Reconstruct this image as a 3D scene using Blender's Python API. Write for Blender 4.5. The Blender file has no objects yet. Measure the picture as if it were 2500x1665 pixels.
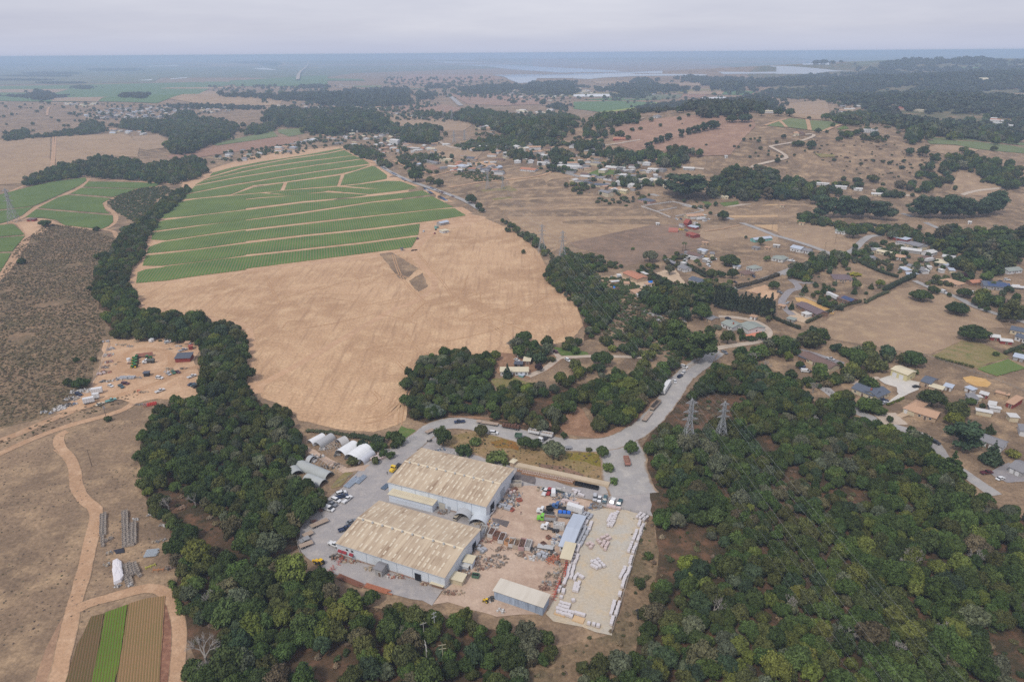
import bpy,bmesh,math,random
import numpy as np
from mathutils import Vector,Matrix
from mathutils.geometry import tessellate_polygon
SC = bpy.context.scene
COL = SC.collection
rnd = random.Random(7)
nrs = np.random.RandomState(11)
R = math.radians

# ------------------------------------------------------------------ camera, sky, sun, exposure
CAM_H = 180.0
PITCH = R(22.86)          # below the horizon
ROLL = R(-0.41)
FPX = 1666.0              # focal length in photograph pixels (24 mm on 36 mm)
cam_d = bpy.data.cameras.new('camera'); cam_d.lens = 24.0; cam_d.sensor_width = 36.0
cam_d.clip_start = 1.0; cam_d.clip_end = 120000.0
cam = bpy.data.objects.new('camera',cam_d); COL.objects.link(cam)
CAM_R = (Matrix.Rotation(math.pi/2 - PITCH,4,'X') @ Matrix.Rotation(ROLL,4,'Z'))
cam.matrix_world = Matrix.Translation((0,0,CAM_H)) @ CAM_R
SC.camera = cam

SUN_EL,SUN_AZ = R(52),R(215)     # azimuth measured from +Y clockwise
world = bpy.data.worlds.new('World'); SC.world = world; world.use_nodes = True
wn = world.node_tree.nodes; wl = world.node_tree.links
wn.clear()
sky = wn.new('ShaderNodeTexSky'); sky.sky_type = 'NISHITA'; sky.sun_disc = False
sky.sun_elevation = SUN_EL; sky.sun_rotation = SUN_AZ
bg1 = wn.new('ShaderNodeBackground'); bg1.inputs[1].default_value = 0.06
wl.new(sky.outputs[0],bg1.inputs[0])
tc = wn.new('ShaderNodeTexCoord')
sep = wn.new('ShaderNodeSeparateXYZ'); wl.new(tc.outputs['Generated'],sep.inputs[0])
mz = wn.new('ShaderNodeMath'); mz.operation = 'MAXIMUM'; mz.inputs[1].default_value = 0.0
wl.new(sep.outputs[2],mz.inputs[0])
az = wn.new('ShaderNodeMath'); az.operation = 'ADD'; az.inputs[1].default_value = 0.09
wl.new(mz.outputs[0],az.inputs[0])
dv = wn.new('ShaderNodeVectorMath'); dv.operation = 'DIVIDE'
cmb = wn.new('ShaderNodeCombineXYZ')
for k in range(3): wl.new(az.outputs[0],cmb.inputs[k])
wl.new(tc.outputs['Generated'],dv.inputs[0]); wl.new(cmb.outputs[0],dv.inputs[1])
ns = wn.new('ShaderNodeTexNoise'); ns.inputs['Scale'].default_value = 0.22; ns.inputs['Detail'].default_value = 6
ns.inputs['Roughness'].default_value = 0.55
wl.new(dv.outputs[0],ns.inputs['Vector'])
cr = wn.new('ShaderNodeValToRGB')
cr.color_ramp.elements[0].position = 0.30; cr.color_ramp.elements[0].color = (0.37,0.385,0.475,1)
cr.color_ramp.elements[1].position = 0.68; cr.color_ramp.elements[1].color = (0.53,0.535,0.595,1)
wl.new(ns.outputs[0],cr.inputs[0])
bg2 = wn.new('ShaderNodeBackground'); bg2.inputs[1].default_value = 1.0
hr = wn.new('ShaderNodeMapRange'); hr.inputs[1].default_value = 0.0; hr.inputs[2].default_value = 0.03; wl.new(mz.outputs[0],hr.inputs[0])
hm_ = wn.new('ShaderNodeMix'); hm_.data_type = 'RGBA'; hm_.inputs[6].default_value = (0.375,0.405,0.52,1)
wl.new(hr.outputs[0],hm_.inputs[0]); wl.new(cr.outputs[0],hm_.inputs[7]); wl.new(hm_.outputs[2],bg2.inputs[0])
mx = wn.new('ShaderNodeMixShader'); mx.inputs[0].default_value = 0.93
wl.new(bg1.outputs[0],mx.inputs[1]); wl.new(bg2.outputs[0],mx.inputs[2])
wo = wn.new('ShaderNodeOutputWorld'); wl.new(mx.outputs[0],wo.inputs[0])

sun_d = bpy.data.lights.new('sun','SUN'); sun_d.energy = 1.5; sun_d.angle = R(10); sun_d.color = (1,.95,.87)
sun = bpy.data.objects.new('sun',sun_d); COL.objects.link(sun)
sdir = Vector((math.sin(SUN_AZ)*math.cos(SUN_EL),math.cos(SUN_AZ)*math.cos(SUN_EL),math.sin(SUN_EL)))
sun.rotation_euler = (-sdir).to_track_quat('-Z','Y').to_euler(); sun.location = sdir*600
vs = SC.view_settings
SC.display_settings.display_device = 'sRGB'
vs.view_transform = 'Standard'; vs.look = 'None'; vs.exposure = 0.5; vs.gamma = 1.0; vs.use_curve_mapping = False
SC.render.engine = 'CYCLES'
cy = SC.cycles
cy.use_denoising = False
cy.max_bounces = 7; cy.diffuse_bounces = 2; cy.glossy_bounces = 2; cy.transmission_bounces = 2
cy.volume_bounces = 3; cy.caustics_reflective = False; cy.caustics_refractive = False
cy.use_adaptive_sampling = False; cy.sample_clamp_indirect = 6
HAZE_DENSITY = 1.5e-4
HAZE_COLOR = (0.59,0.76,1.0,1)

# ------------------------------------------------------------------ photograph pixel -> place
VIEWS = dict(F=(0,0,.9416),Y1=(650,950,2.355),Y2=(1150,1100,3.484),Y3=(700,1020,3.647),L4=(100,780,4.529),
             L5=(0,1100,2.776),R6=(950,780,2.944),A1=(1300,400,3.92),A2=(1900,400,3.92),A3=(1900,750,3.485),
             A4=(1600,600,4.48),A5=(750,200,3.623),A6=(1400,150,3.925),A7=(1900,100,3.925),B1=(0,100,2.944),
             B2=(700,90,2.944),B3=(0,400,3.92),B4=(400,340,2.944),B5=(1550,1150,2.479),B6=(400,1350,1.9625),
             B7=(0,780,4.612),S=(0,0,1.0))
HILLS = []                # (x, y, sx, sy, amp, rot)
def hgt(x,y):
 s = -1.5
 for hx,hy,sx,sy,a,c,n in HILLS:
  dx,dy = x-hx,y-hy
  u,v = dx*c+dy*n,-dx*n+dy*c
  s += a*math.exp(-.5*((u/sx)**2+(v/sy)**2))
 k = min(max((y-750)/300,0),1)
 return max(s,0)*k*k*(3-2*k)
def ray(px,py):
 d = CAM_R.to_3x3() @ Vector(((px-1250)/FPX,-(py-832.5)/FPX,-1))
 return d.normalized()
def P(px,py,z=0.0):
 """photograph pixel -> the point at height z above the ground there"""
 d = ray(px,py)
 if d.z > -0.0035: d.z = -0.0035
 t = (CAM_H-z)/-d.z
 x,y = d.x*t,d.y*t
 if y < 740 or not HILLS: return Vector((x,y,0))
 t0 = 700/d.y; n = 140; st = (t-t0)/n; a = t0
 for i in range(n+1):
  b = t0+st*i
  if CAM_H+d.z*b-z < hgt(d.x*b,d.y*b):
   break
  a = b
 for i in range(14):
  m = (a+b)/2
  if CAM_H+d.z*m-z < hgt(d.x*m,d.y*m): b = m
  else: a = m
 x,y = d.x*b,d.y*b
 return Vector((x,y,hgt(x,y)))
def px(view,s):
 x0,y0,k = VIEWS[view]
 out = []
 for q in s.split():
  a,b = q.split(',')
  out.append((x0+float(a)/k,y0+float(b)/k))
 return out
def W(view,s,z=0.0): return [P(a,b,z) for a,b in px(view,s)]
def W1(view,a,b,z=0.0):
 x0,y0,k = VIEWS[view]
 return P(x0+a/k,y0+b/k,z)
def addhill(view,a,b,sx,sy,amp,rot=0):
 x0,y0,k = VIEWS[view]; d = ray(x0+a/k,y0+b/k); t = (CAM_H-amp)/-min(d.z,-.004)
 HILLS.append((d.x*t,d.y*t,sx,sy,amp,math.cos(R(rot)),math.sin(R(rot))))
addhill('A6',900,640,330,260,34)
addhill('A6',1600,700,300,280,34)
addhill('A7',700,1130,330,200,20)
addhill('A7',1450,560,500,380,50)
HILLS.append((2300,3300,900,420,75,1,0))
HILLS.append((3300,5200,1700,700,122,1,0))
HILLS.append((900,16000,5000,1500,70,1,0))
HILLS.append((-150,2100,300,260,16,1,0))
HILLS.append((-1300,3000,420,260,30,1,0))

# ------------------------------------------------------------------ materials
MATS = {}
def newmat(name):
 m = bpy.data.materials.new(name); m.use_nodes = True
 n = m.node_tree.nodes; l = m.node_tree.links
 b = n['Principled BSDF']; b.inputs['Roughness'].default_value = .9
 b.inputs['Specular IOR Level'].default_value = .15
 return m,n,l,b
def rgba(c): return (c[0],c[1],c[2],1)
def srgb(r,g,b):
 f = lambda v: (v/255/12.92) if v <= 10 else ((v/255+.055)/1.055)**2.4
 return (f(r),f(g),f(b))
def noise(n,l,vec,scale,detail=3,rough=.55):
 t = n.new('ShaderNodeTexNoise'); t.inputs['Scale'].default_value = scale; t.inputs['Detail'].default_value = detail
 t.inputs['Roughness'].default_value = rough
 if vec is not None: l.new(vec,t.inputs['Vector'])
 return t.outputs[0]
def ramp(n,l,fac,lo,hi):
 r = n.new('ShaderNodeMapRange'); r.inputs[1].default_value = lo; r.inputs[2].default_value = hi
 r.clamp = True; l.new(fac,r.inputs[0]); return r.outputs[0]
def mixc(n,l,fac,a,b):
 m = n.new('ShaderNodeMix'); m.data_type = 'RGBA'
 if isinstance(fac,(int,float)): m.inputs[0].default_value = fac
 else: l.new(fac,m.inputs[0])
 for i,c in ((6,a),(7,b)):
  if isinstance(c,tuple): m.inputs[i].default_value = rgba(c)
  else: l.new(c,m.inputs[i])
 return m.outputs[2]
def pos(n): return n.new('ShaderNodeNewGeometry').outputs['Position']
def ground_color(n,l,p,c0,c1,c2,big=1/70,mid=1/9,fine=1/1.3,fk=.5):
 a = mixc(n,l,ramp(n,l,noise(n,l,p,big,4),.38,.62),c0,c1)
 b = mixc(n,l,ramp(n,l,noise(n,l,p,mid,4,.6),.46,.72),a,c2)
 f = ramp(n,l,noise(n,l,p,fine,3,.7),.25,.8)
 m = n.new('ShaderNodeMix'); m.data_type = 'RGBA'; m.blend_type = 'MULTIPLY'; m.inputs[0].default_value = fk
 l.new(b,m.inputs[6])
 k = n.new('ShaderNodeMapRange'); k.inputs[3].default_value = .45; k.inputs[4].default_value = 1.45; l.new(f,k.inputs[0])
 l.new(k.outputs[0],m.inputs[7])
 return m.outputs[2],f
GC = {}      # colours of ground kinds, reused where one surface fades into another
def gmat(name,c0,c1,c2,big=1/70,mid=1/9,fine=1/1.3,fk=.5,bump=.4,over=None,streak=None):
 """natural surface; over = name of the ground it frays into along the mesh's 'edge' attribute"""
 if name in MATS: return MATS[name]
 m,n,l,b = newmat(name); p = pos(n)
 GC[name] = (c0,c1,c2,big,mid,fine,fk)
 if streak:
  ang,sx,sy,cs,amt = streak
  mp = n.new('ShaderNodeMapping'); mp.vector_type = 'POINT'
  mp.inputs['Rotation'].default_value = (0,0,R(ang)); mp.inputs['Scale'].default_value = (sx,sy,1)
  l.new(p,mp.inputs[0])
  st = ramp(n,l,noise(n,l,mp.outputs[0],1,4,.65),.50,.72)
 c,f = ground_color(n,l,p,c0,c1,c2,big,mid,fine,fk)
 if streak:
  mm = n.new('ShaderNodeMath'); mm.operation = 'MULTIPLY'; mm.inputs[1].default_value = amt; l.new(st,mm.inputs[0])
  c = mixc(n,l,mm.outputs[0],c,cs)
 if over:
  c2_,f2 = ground_color(n,l,p,*GC[over])
  at = n.new('ShaderNodeAttribute'); at.attribute_name = 'edge'
  nz = noise(n,l,p,1/2.2,4,.7)
  ad = n.new('ShaderNodeMath'); ad.operation = 'ADD'; l.new(at.outputs['Fac'],ad.inputs[0]); l.new(nz,ad.inputs[1])
  c = mixc(n,l,ramp(n,l,ad.outputs[0],.62,1.0),c2_,c)
 l.new(c,b.inputs['Base Color'])
 bp = n.new('ShaderNodeBump'); bp.inputs['Strength'].default_value = bump; bp.inputs['Distance'].default_value = .6
 l.new(f,bp.inputs['Height']); l.new(bp.outputs[0],b.inputs['Normal'])
 MATS[name] = m; return m
def paint(name,c,rough=.6,metal=0.,dirt=.25,scale=.6,spec=.3):
 if name in MATS: return MATS[name]
 m,n,l,b = newmat(name)
 t = n.new('ShaderNodeTexCoord').outputs['Object']
 f = ramp(n,l,noise(n,l,t,scale,5,.65),.35,.75)
 mm = n.new('ShaderNodeMath'); mm.operation = 'MULTIPLY'; mm.inputs[1].default_value = dirt; l.new(f,mm.inputs[0])
 d = tuple(.55*c[i]*(.9,.8,.68)[i]+.02 for i in range(3))
 l.new(mixc(n,l,mm.outputs[0],tuple(c),d),b.inputs['Base Color'])
 b.inputs['Roughness'].default_value = rough; b.inputs['Metallic'].default_value = metal
 b.inputs['Specular IOR Level'].default_value = spec
 MATS[name] = m; return m
def sheetmetal(name,c,c2,rib=.5,axis=0,rough=.6,stain=.6,ss=(.5,.03)):
 """ribbed sheet in the part's own coordinates, with run-off stains along the ribs"""
 if name in MATS: return MATS[name]
 m,n,l,b = newmat(name)
 t = n.new('ShaderNodeTexCoord').outputs['Object']
 mp = n.new('ShaderNodeMapping'); sc = [ss[1]]*3; sc[axis] = ss[0]; mp.inputs['Scale'].default_value = sc; l.new(t,mp.inputs[0])
 f = ramp(n,l,noise(n,l,mp.outputs[0],1,6,.7),.34,.72)
 g = ramp(n,l,noise(n,l,t,.09,4,.6),.35,.7)
 mm = n.new('ShaderNodeMath'); mm.operation = 'MULTIPLY'; l.new(f,mm.inputs[0]); l.new(g,mm.inputs[1])
 ma = n.new('ShaderNodeMath'); ma.operation = 'MULTIPLY_ADD'; ma.inputs[1].default_value = .45; l.new(f,ma.inputs[0]); l.new(mm.outputs[0],ma.inputs[2])
 mb = n.new('ShaderNodeMath'); mb.operation = 'MULTIPLY'; mb.inputs[1].default_value = stain; l.new(ma.outputs[0],mb.inputs[0])
 sx = n.new('ShaderNodeSeparateXYZ'); l.new(t,sx.inputs[0])
 w = n.new('ShaderNodeMath'); w.operation = 'MULTIPLY'; w.inputs[1].default_value = 2*math.pi/rib; l.new(sx.outputs[axis],w.inputs[0])
 s = n.new('ShaderNodeMath'); s.operation = 'SINE'; l.new(w.outputs[0],s.inputs[0])
 l.new(mixc(n,l,mb.outputs[0],tuple(c),tuple(c2)),b.inputs['Base Color'])
 bp = n.new('ShaderNodeBump'); bp.inputs['Strength'].default_value = .35; bp.inputs['Distance'].default_value = .06
 l.new(s.outputs[0],bp.inputs['Height']); l.new(bp.outputs[0],b.inputs['Normal'])
 b.inputs['Roughness'].default_value = rough
 MATS[name] = m; return m
def glassmat():
 if 'glass' in MATS: return MATS['glass']
 m,n,l,b = newmat('glass'); b.inputs['Base Color'].default_value = (.02,.025,.03,1)
 b.inputs['Roughness'].default_value = .12; b.inputs['Specular IOR Level'].default_value = .6
 MATS['glass'] = m; return m
def leafmat():
 m,n,l,b = newmat('leaves')
 a = n.new('ShaderNodeAttribute'); a.attribute_type = 'INSTANCER'; a.attribute_name = 'tint'
 v = n.new('ShaderNodeAttribute'); v.attribute_name = 'vary'
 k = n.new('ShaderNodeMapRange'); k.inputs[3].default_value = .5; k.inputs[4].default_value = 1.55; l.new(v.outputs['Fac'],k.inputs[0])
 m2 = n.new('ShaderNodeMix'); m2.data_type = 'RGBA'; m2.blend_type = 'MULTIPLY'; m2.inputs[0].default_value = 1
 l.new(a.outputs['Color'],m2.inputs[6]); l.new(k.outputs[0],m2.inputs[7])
 l.new(m2.outputs[2],b.inputs['Base Color']); b.inputs['Roughness'].default_value = .75
 b.inputs['Specular IOR Level'].default_value = .12
 return m
LEAF = leafmat(); MATS['leaves'] = LEAF
BARK = paint('bark',(.11,.085,.065),.95,0,.5,2)
DEADWOOD = paint('dead_wood',(.34,.31,.28),.95,0,.4,2)

# ------------------------------------------------------------------ mesh building
class MB:
 def __init__(s): s.v = []; s.f = []; s.mi = []; s.mats = []; s.m = 0
 def mat(s,m):
  if m not in s.mats: s.mats.append(m)
  s.m = s.mats.index(m); return s
 def add(s,vs,fs):
  o = len(s.v); s.v += [tuple(v) for v in vs]
  for f in fs: s.f.append([i+o for i in f]); s.mi.append(s.m)
  return s
 def box(s,x0,y0,z0,x1,y1,z1,taper=0.):
  t = taper
  return s.add([(x0,y0,z0),(x1,y0,z0),(x1,y1,z0),(x0,y1,z0),(x0+t,y0+t,z1),(x1-t,y0+t,z1),(x1-t,y1-t,z1),(x0+t,y1-t,z1)],
                     [(3,2,1,0),(4,5,6,7),(0,1,5,4),(1,2,6,5),(2,3,7,6),(3,0,4,7)])
 def prism(s,prof,w0,w1,axis='y',tops=None):
  """profile (x, z) extruded from y=w0 to y=w1"""
  n = len(prof)
  vs = [(a,w0,b) for a,b in prof]+[(a,w1,b) for a,b in prof]
  if axis == 'x': vs = [(y,x,z) for x,y,z in vs]
  fs = [tuple(range(n)),tuple(range(2*n-1,n-1,-1))]+[(i,i+n,(i+1) % n+n,(i+1) % n) for i in range(n)]
  if axis == 'x': fs = [f[::-1] for f in fs]
  return s.add(vs,fs)
 def beam(s,a,b,r,n=4,r2=None):
  a = Vector(a); b = Vector(b); d = b-a
  if d.length < 1e-6: return s
  q = d.to_track_quat('Z','Y'); r2 = r if r2 is None else r2
  vs = []
  for p,rr in ((a,r),(b,r2)):
   for i in range(n):
    t = 2*math.pi*(i+.5)/n
    vs.append(p+q @ Vector((math.cos(t)*rr,math.sin(t)*rr,0)))
  return s.add(vs,[tuple(range(n))[::-1],tuple(range(n,2*n))]+[(i,(i+1) % n,(i+1) % n+n,i+n) for i in range(n)])
 def cyl(s,x,y,z0,z1,r,n=10,r2=None): return s.beam((x,y,z0),(x,y,z1),r,n,r2)
 def wheel(s,x,y,r,w,n=12): return s.beam((x,y-w/2,r),(x,y+w/2,r),r,n)
 def mesh(s,name):
  me = bpy.data.meshes.new(name); me.from_pydata(s.v,[],s.f)
  for m in s.mats: me.materials.append(m)
  if len(s.mats) > 1: me.polygons.foreach_set('material_index',s.mi)
  me.update(); return me
def obj(name,me,parent=None,loc=None,rz=0.,sc=None):
 o = bpy.data.objects.new(name,me); COL.objects.link(o)
 if parent: o.parent = parent
 if loc is not None: o.location = loc
 if rz: o.rotation_euler = (0,0,rz)
 if sc is not None: o.scale = sc if hasattr(sc,'__len__') else (sc,sc,sc)
 return o
def thing(o,label,cat,group=None):
 o['label'] = label; o['category'] = cat
 if group: o['group'] = group
 return o
def empty(name,loc,rz,label,cat,group=None):
 o = obj(name,None,None,loc,rz); o.empty_display_size = .5
 return thing(o,label,cat,group)
def setting(o,kind='structure',label=None):
 o['kind'] = kind
 if label: o['label'] = label
 return o
GX = sorted(set([i*50 for i in range(-70,71)]+[sg*3500*1.14**k for k in range(1,21) for sg in (-1,1)]))
GY = sorted(set([i*50 for i in range(-8,131)]+[6500*1.13**k for k in range(1,14)]))
def subdiv(pts,seg,jit,closed=True,seed=0):
 out = []; n = len(pts); rr = random.Random(seed+n)
 for i in range(n if closed else n-1):
  a,b = pts[i],pts[(i+1) % n]
  k = max(1,min(40,int((b-a).length/seg)))
  for j in range(k):
   p = a.lerp(b,j/k)
   if jit: p = p+Vector((rr.uniform(-jit,jit),rr.uniform(-jit,jit),0))
   out.append(p)
 if not closed: out.append(pts[-1].copy())
 return out
def drape(me,off):
 """cut a flat sheet along the ground's grid lines and lay it on the terrain"""
 xs = [v.co.x for v in me.vertices]; ys = [v.co.y for v in me.vertices]
 if max(ys) > 750:
  need = any(hgt(min(xs)+(max(xs)-min(xs))*i/6,min(ys)+(max(ys)-min(ys))*j/6) > .01 for i in range(7) for j in range(7))
  if need:
   bm = bmesh.new(); bm.from_mesh(me)
   for vals,nrm,lo,hi in ((GX,(1,0,0),min(xs),max(xs)),(GY,(0,1,0),min(ys),max(ys))):
    for g in vals:
     if lo < g < hi:
      bmesh.ops.bisect_plane(bm,geom=bm.verts[:]+bm.edges[:]+bm.faces[:],plane_co=tuple(g*c for c in nrm),plane_no=nrm,dist=1e-4)
   bmesh.ops.triangulate(bm,faces=bm.faces[:])
   bm.to_mesh(me); bm.free()
 for v in me.vertices: v.co.z = hgt(v.co.x,v.co.y)+off
 me.update()
def sheet(name,pts,m,z,jit=.4,seg=5,thick=0,kind='structure',seed=1,label=None,edge=0):
 pts = subdiv([Vector((p.x,p.y,0)) for p in pts],seg,jit,True,seed)
 tri = tessellate_polygon([pts])
 me = bpy.data.meshes.new(name)
 area = sum((pts[i].x*pts[(i+1) % len(pts)].y-pts[(i+1) % len(pts)].x*pts[i].y) for i in range(len(pts)))
 fs = []
 for a,b,c in tri:
  A,B,C = pts[a],pts[b],pts[c]
  fs.append((a,b,c) if (B-A).cross(C-A).z > 0 else (a,c,b))
 n = len(pts); vs = [tuple(p) for p in pts]
 me.from_pydata(vs,[],fs); me.materials.append(m)
 drape(me,z+thick)
 if thick:
  bm = bmesh.new(); bm.from_mesh(me)
  r = bmesh.ops.extrude_edge_only(bm,edges=[e for e in bm.edges if e.is_boundary])
  for v in r['geom']:
   if isinstance(v,bmesh.types.BMVert): v.co.z -= thick
  bmesh.ops.recalc_face_normals(bm,faces=bm.faces[:])
  bm.to_mesh(me); bm.free()
 at = me.attributes.new('edge','FLOAT','POINT'); at.data.foreach_set('value',[1.0]*len(me.vertices))
 return setting(obj(name,me),kind,label)
def smooth(pts,step=4.):
 out = []
 n = len(pts)
 for i in range(n-1):
  p0 = pts[max(i-1,0)]; p1 = pts[i]; p2 = pts[i+1]; p3 = pts[min(i+2,n-1)]
  k = max(2,min(24,int((p2-p1).length/step)))
  for j in range(k):
   t = j/k
   out.append(.5*((2*p1)+(p2-p0)*t+(2*p0-5*p1+4*p2-p3)*t*t+(3*p1-p0-3*p2+p3)*t**3))
 out.append(pts[-1]); return out
def ribbon(name,pts,w,m,z,step=4.,wj=.06,kind='structure',label=None):
 """a road laid along a line of points, its borders marked for fraying"""
 c = smooth([Vector((p.x,p.y,0)) for p in pts],step)
 cross = ((-.5,0),(-.36,1),(0,1),(.36,1),(.5,0)); vs = []; ed = []; fs = []
 for i,p in enumerate(c):
  t = (c[min(i+1,len(c)-1)]-c[max(i-1,0)]).normalized(); nn = Vector((t.y,-t.x,0))
  ww = w*(1+rnd.uniform(-wj,wj))
  for a,e in cross:
   vs.append(p+nn*a*ww); ed.append(e)
 for i in range(len(c)-1):
  for k in range(4):
   a = i*5+k; fs.append((a,a+1,a+6,a+5))
 me = bpy.data.meshes.new(name); me.from_pydata([tuple(v) for v in vs],[],[f[::-1] for f in fs]); me.materials.append(m)
 at = me.attributes.new('edge','FLOAT','POINT'); at.data.foreach_set('value',[float(e) for e in ed])
 for v in me.vertices: v.co.z = hgt(v.co.x,v.co.y)+z
 if me.polygons and me.polygons[0].normal.z < 0: me.flip_normals()
 me.update()
 return setting(obj(name,me),kind,label)
def inpoly(x,y,poly):
 x = np.asarray(x); y = np.asarray(y); r = np.zeros(x.shape,bool); n = len(poly)
 for i in range(n):
  ax,ay = poly[i][0],poly[i][1]; bx,by = poly[(i+1) % n][0],poly[(i+1) % n][1]
  c = ((ay > y) != (by > y)) & (x < (bx-ax)*(y-ay)/((by-ay) if by != ay else 1e-9)+ax)
  r ^= c
 return r

# ------------------------------------------------------------------ ground
GRASS = gmat('dry_grass',srgb(149,125,101),srgb(120,101,82),srgb(180,152,120),1/70,1/14,1/1.6,.75)
SCRUB = gmat('scrub_ground',srgb(132,110,86),srgb(108,96,72),srgb(160,132,104),1/40,1/7,1/1.5,.85)
FOREST = gmat('leaf_litter',srgb(92,74,56),srgb(72,64,46),srgb(128,94,72),1/30,1/6,1/1.2,.6)
SOIL = gmat('bare_soil',srgb(200,164,130),srgb(186,150,118),srgb(212,178,144),1/60,1/10,1/1.5,.5)
PLOW = gmat('ploughed_soil',srgb(202,166,130),srgb(182,146,112),srgb(214,180,142),1/75,1/16,1/1.6,.65,streak=(28,1/3.2,1/46,srgb(152,120,94),.6))
PASTURE = gmat('mown_pasture',srgb(172,144,114),srgb(156,130,104),srgb(184,158,124),1/60,1/10,1/1.4,.4,streak=(-40,1/3.5,1/18,srgb(150,122,98),.3))
GRASSG = gmat('greenish_grass',srgb(136,124,80),srgb(150,130,94),srgb(112,116,66),1/25,1/6,1/1.3,.5)
GREEN = gmat('green_lawn',srgb(86,110,52),srgb(98,116,60),srgb(120,124,76),1/20,1/5,1/1.2,.4)
TRACK = gmat('dirt_track',srgb(188,152,120),srgb(172,138,108),srgb(202,168,136),1/40,1/5,1/1.1,.35,over='dry_grass')
TRACKS = gmat('dirt_track_in_soil',srgb(198,160,126),srgb(186,150,118),srgb(210,174,140),1/40,1/5,1/1.1,.35,over='bare_soil')
GRAVEL = gmat('gravel_road',srgb(170,165,160),srgb(160,156,153),srgb(182,176,168),1/30,1/5,1/.9,.25,.15,over='dry_grass')
ASPHALT = gmat('asphalt',srgb(164,160,156),srgb(154,150,148),srgb(174,168,162),1/30,1/4,1/.9,.2,.1,over='dry_grass')
LANE = gmat('pale_lane',srgb(188,172,154),srgb(176,160,144),srgb(200,184,166),1/30,1/4,1/.9,.25,.1,over='dry_grass')

g = MB()
nx,ny = len(GX),len(GY)
g.v = [(x,y,hgt(x,y)) for y in GY for x in GX]
g.f = [(j*nx+i,j*nx+i+1,(j+1)*nx+i+1,(j+1)*nx+i) for j in range(ny-1) for i in range(nx-1)]
g.mi = [0]*len(g.f); g.mats = [GRASS]
gm = g.mesh('ground'); setting(obj('ground',gm),label='dry brown grassland of the whole valley')
# ------------------------------------------------------------------ fields, tracks, roads, water
def crop(name,c0,c1,soil,ang,rows=1.3,amt=.55):
 """row crop: foliage rows with soil showing between, in world coordinates"""
 if name in MATS: return MATS[name]
 m,n,l,b = newmat(name); p = pos(n)
 mp = n.new('ShaderNodeMapping'); mp.inputs['Rotation'].default_value = (0,0,R(ang)); l.new(p,mp.inputs[0])
 sx = n.new('ShaderNodeSeparateXYZ'); l.new(mp.outputs[0],sx.inputs[0])
 w = n.new('ShaderNodeMath'); w.operation = 'MULTIPLY'; w.inputs[1].default_value = 2*math.pi/rows; l.new(sx.outputs[0],w.inputs[0])
 s = n.new('ShaderNodeMath'); s.operation = 'SINE'; l.new(w.outputs[0],s.inputs[0])
 nz = noise(n,l,p,.8,4,.7)
 a = n.new('ShaderNodeMath'); a.operation = 'MULTIPLY_ADD'; a.inputs[1].default_value = 2.2; a.inputs[2].default_value = -.9; l.new(nz,a.inputs[0])
 ad = n.new('ShaderNodeMath'); ad.operation = 'ADD'; l.new(s.outputs[0],ad.inputs[0]); l.new(a.outputs[0],ad.inputs[1])
 f = ramp(n,l,ad.outputs[0],-.9,.5)
 c = mixc(n,l,ramp(n,l,noise(n,l,p,1/40,4),.35,.65),c0,c1)
 mm = n.new('ShaderNodeMath'); mm.operation = 'SUBTRACT'; mm.inputs[0].default_value = 1; l.new(f,mm.inputs[1])
 m3 = n.new('ShaderNodeMath'); m3.operation = 'MULTIPLY'; m3.inputs[1].default_value = amt; l.new(mm.outputs[0],m3.inputs[0])
 l.new(mixc(n,l,m3.outputs[0],c,soil),b.inputs['Base Color'])
 bp = n.new('ShaderNodeBump'); bp.inputs['Strength'].default_value = .5; bp.inputs['Distance'].default_value = .4
 l.new(f,bp.inputs['Height']); l.new(bp.outputs[0],b.inputs['Normal'])
 MATS[name] = m; return m
def rowang(v,a,b):
 d = W1(v,*b)-W1(v,*a); return 90-math.degrees(math.atan2(d.y,d.x))
GA = rowang('L5',(640,1568),(715,1100)); SA = rowang('B4',(980,900),(1000,600))
CROP = crop('strawberry_rows',srgb(72,107,50),srgb(92,122,57),srgb(146,124,90),SA,2.6,.62)
CROPL = crop('strawberry_rows_left',srgb(72,106,48),srgb(88,118,54),srgb(136,116,86),SA+8,2.6,.55)
CROPG = crop('garden_green_rows',srgb(88,118,38),srgb(106,130,46),srgb(112,92,58),GA,.85,.85)
CROPB = crop('garden_brown_rows',srgb(120,108,66),srgb(140,112,78),srgb(160,122,90),GA,.85,.9)
CROPM = crop('garden_mixed_rows',srgb(104,88,58),srgb(84,92,46),srgb(126,96,72),GA,.85,.9)
VINE = crop('vineyard_rows',srgb(96,116,72),srgb(112,126,84),srgb(150,124,96),10,3,.4)
FARG = crop('far_green_rows',srgb(84,116,70),srgb(96,124,80),srgb(140,118,90),40,6,.2)
FARY = crop('yellow_green_rows',srgb(150,160,70),srgb(136,150,66),srgb(150,130,90),40,6,.2)

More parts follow.
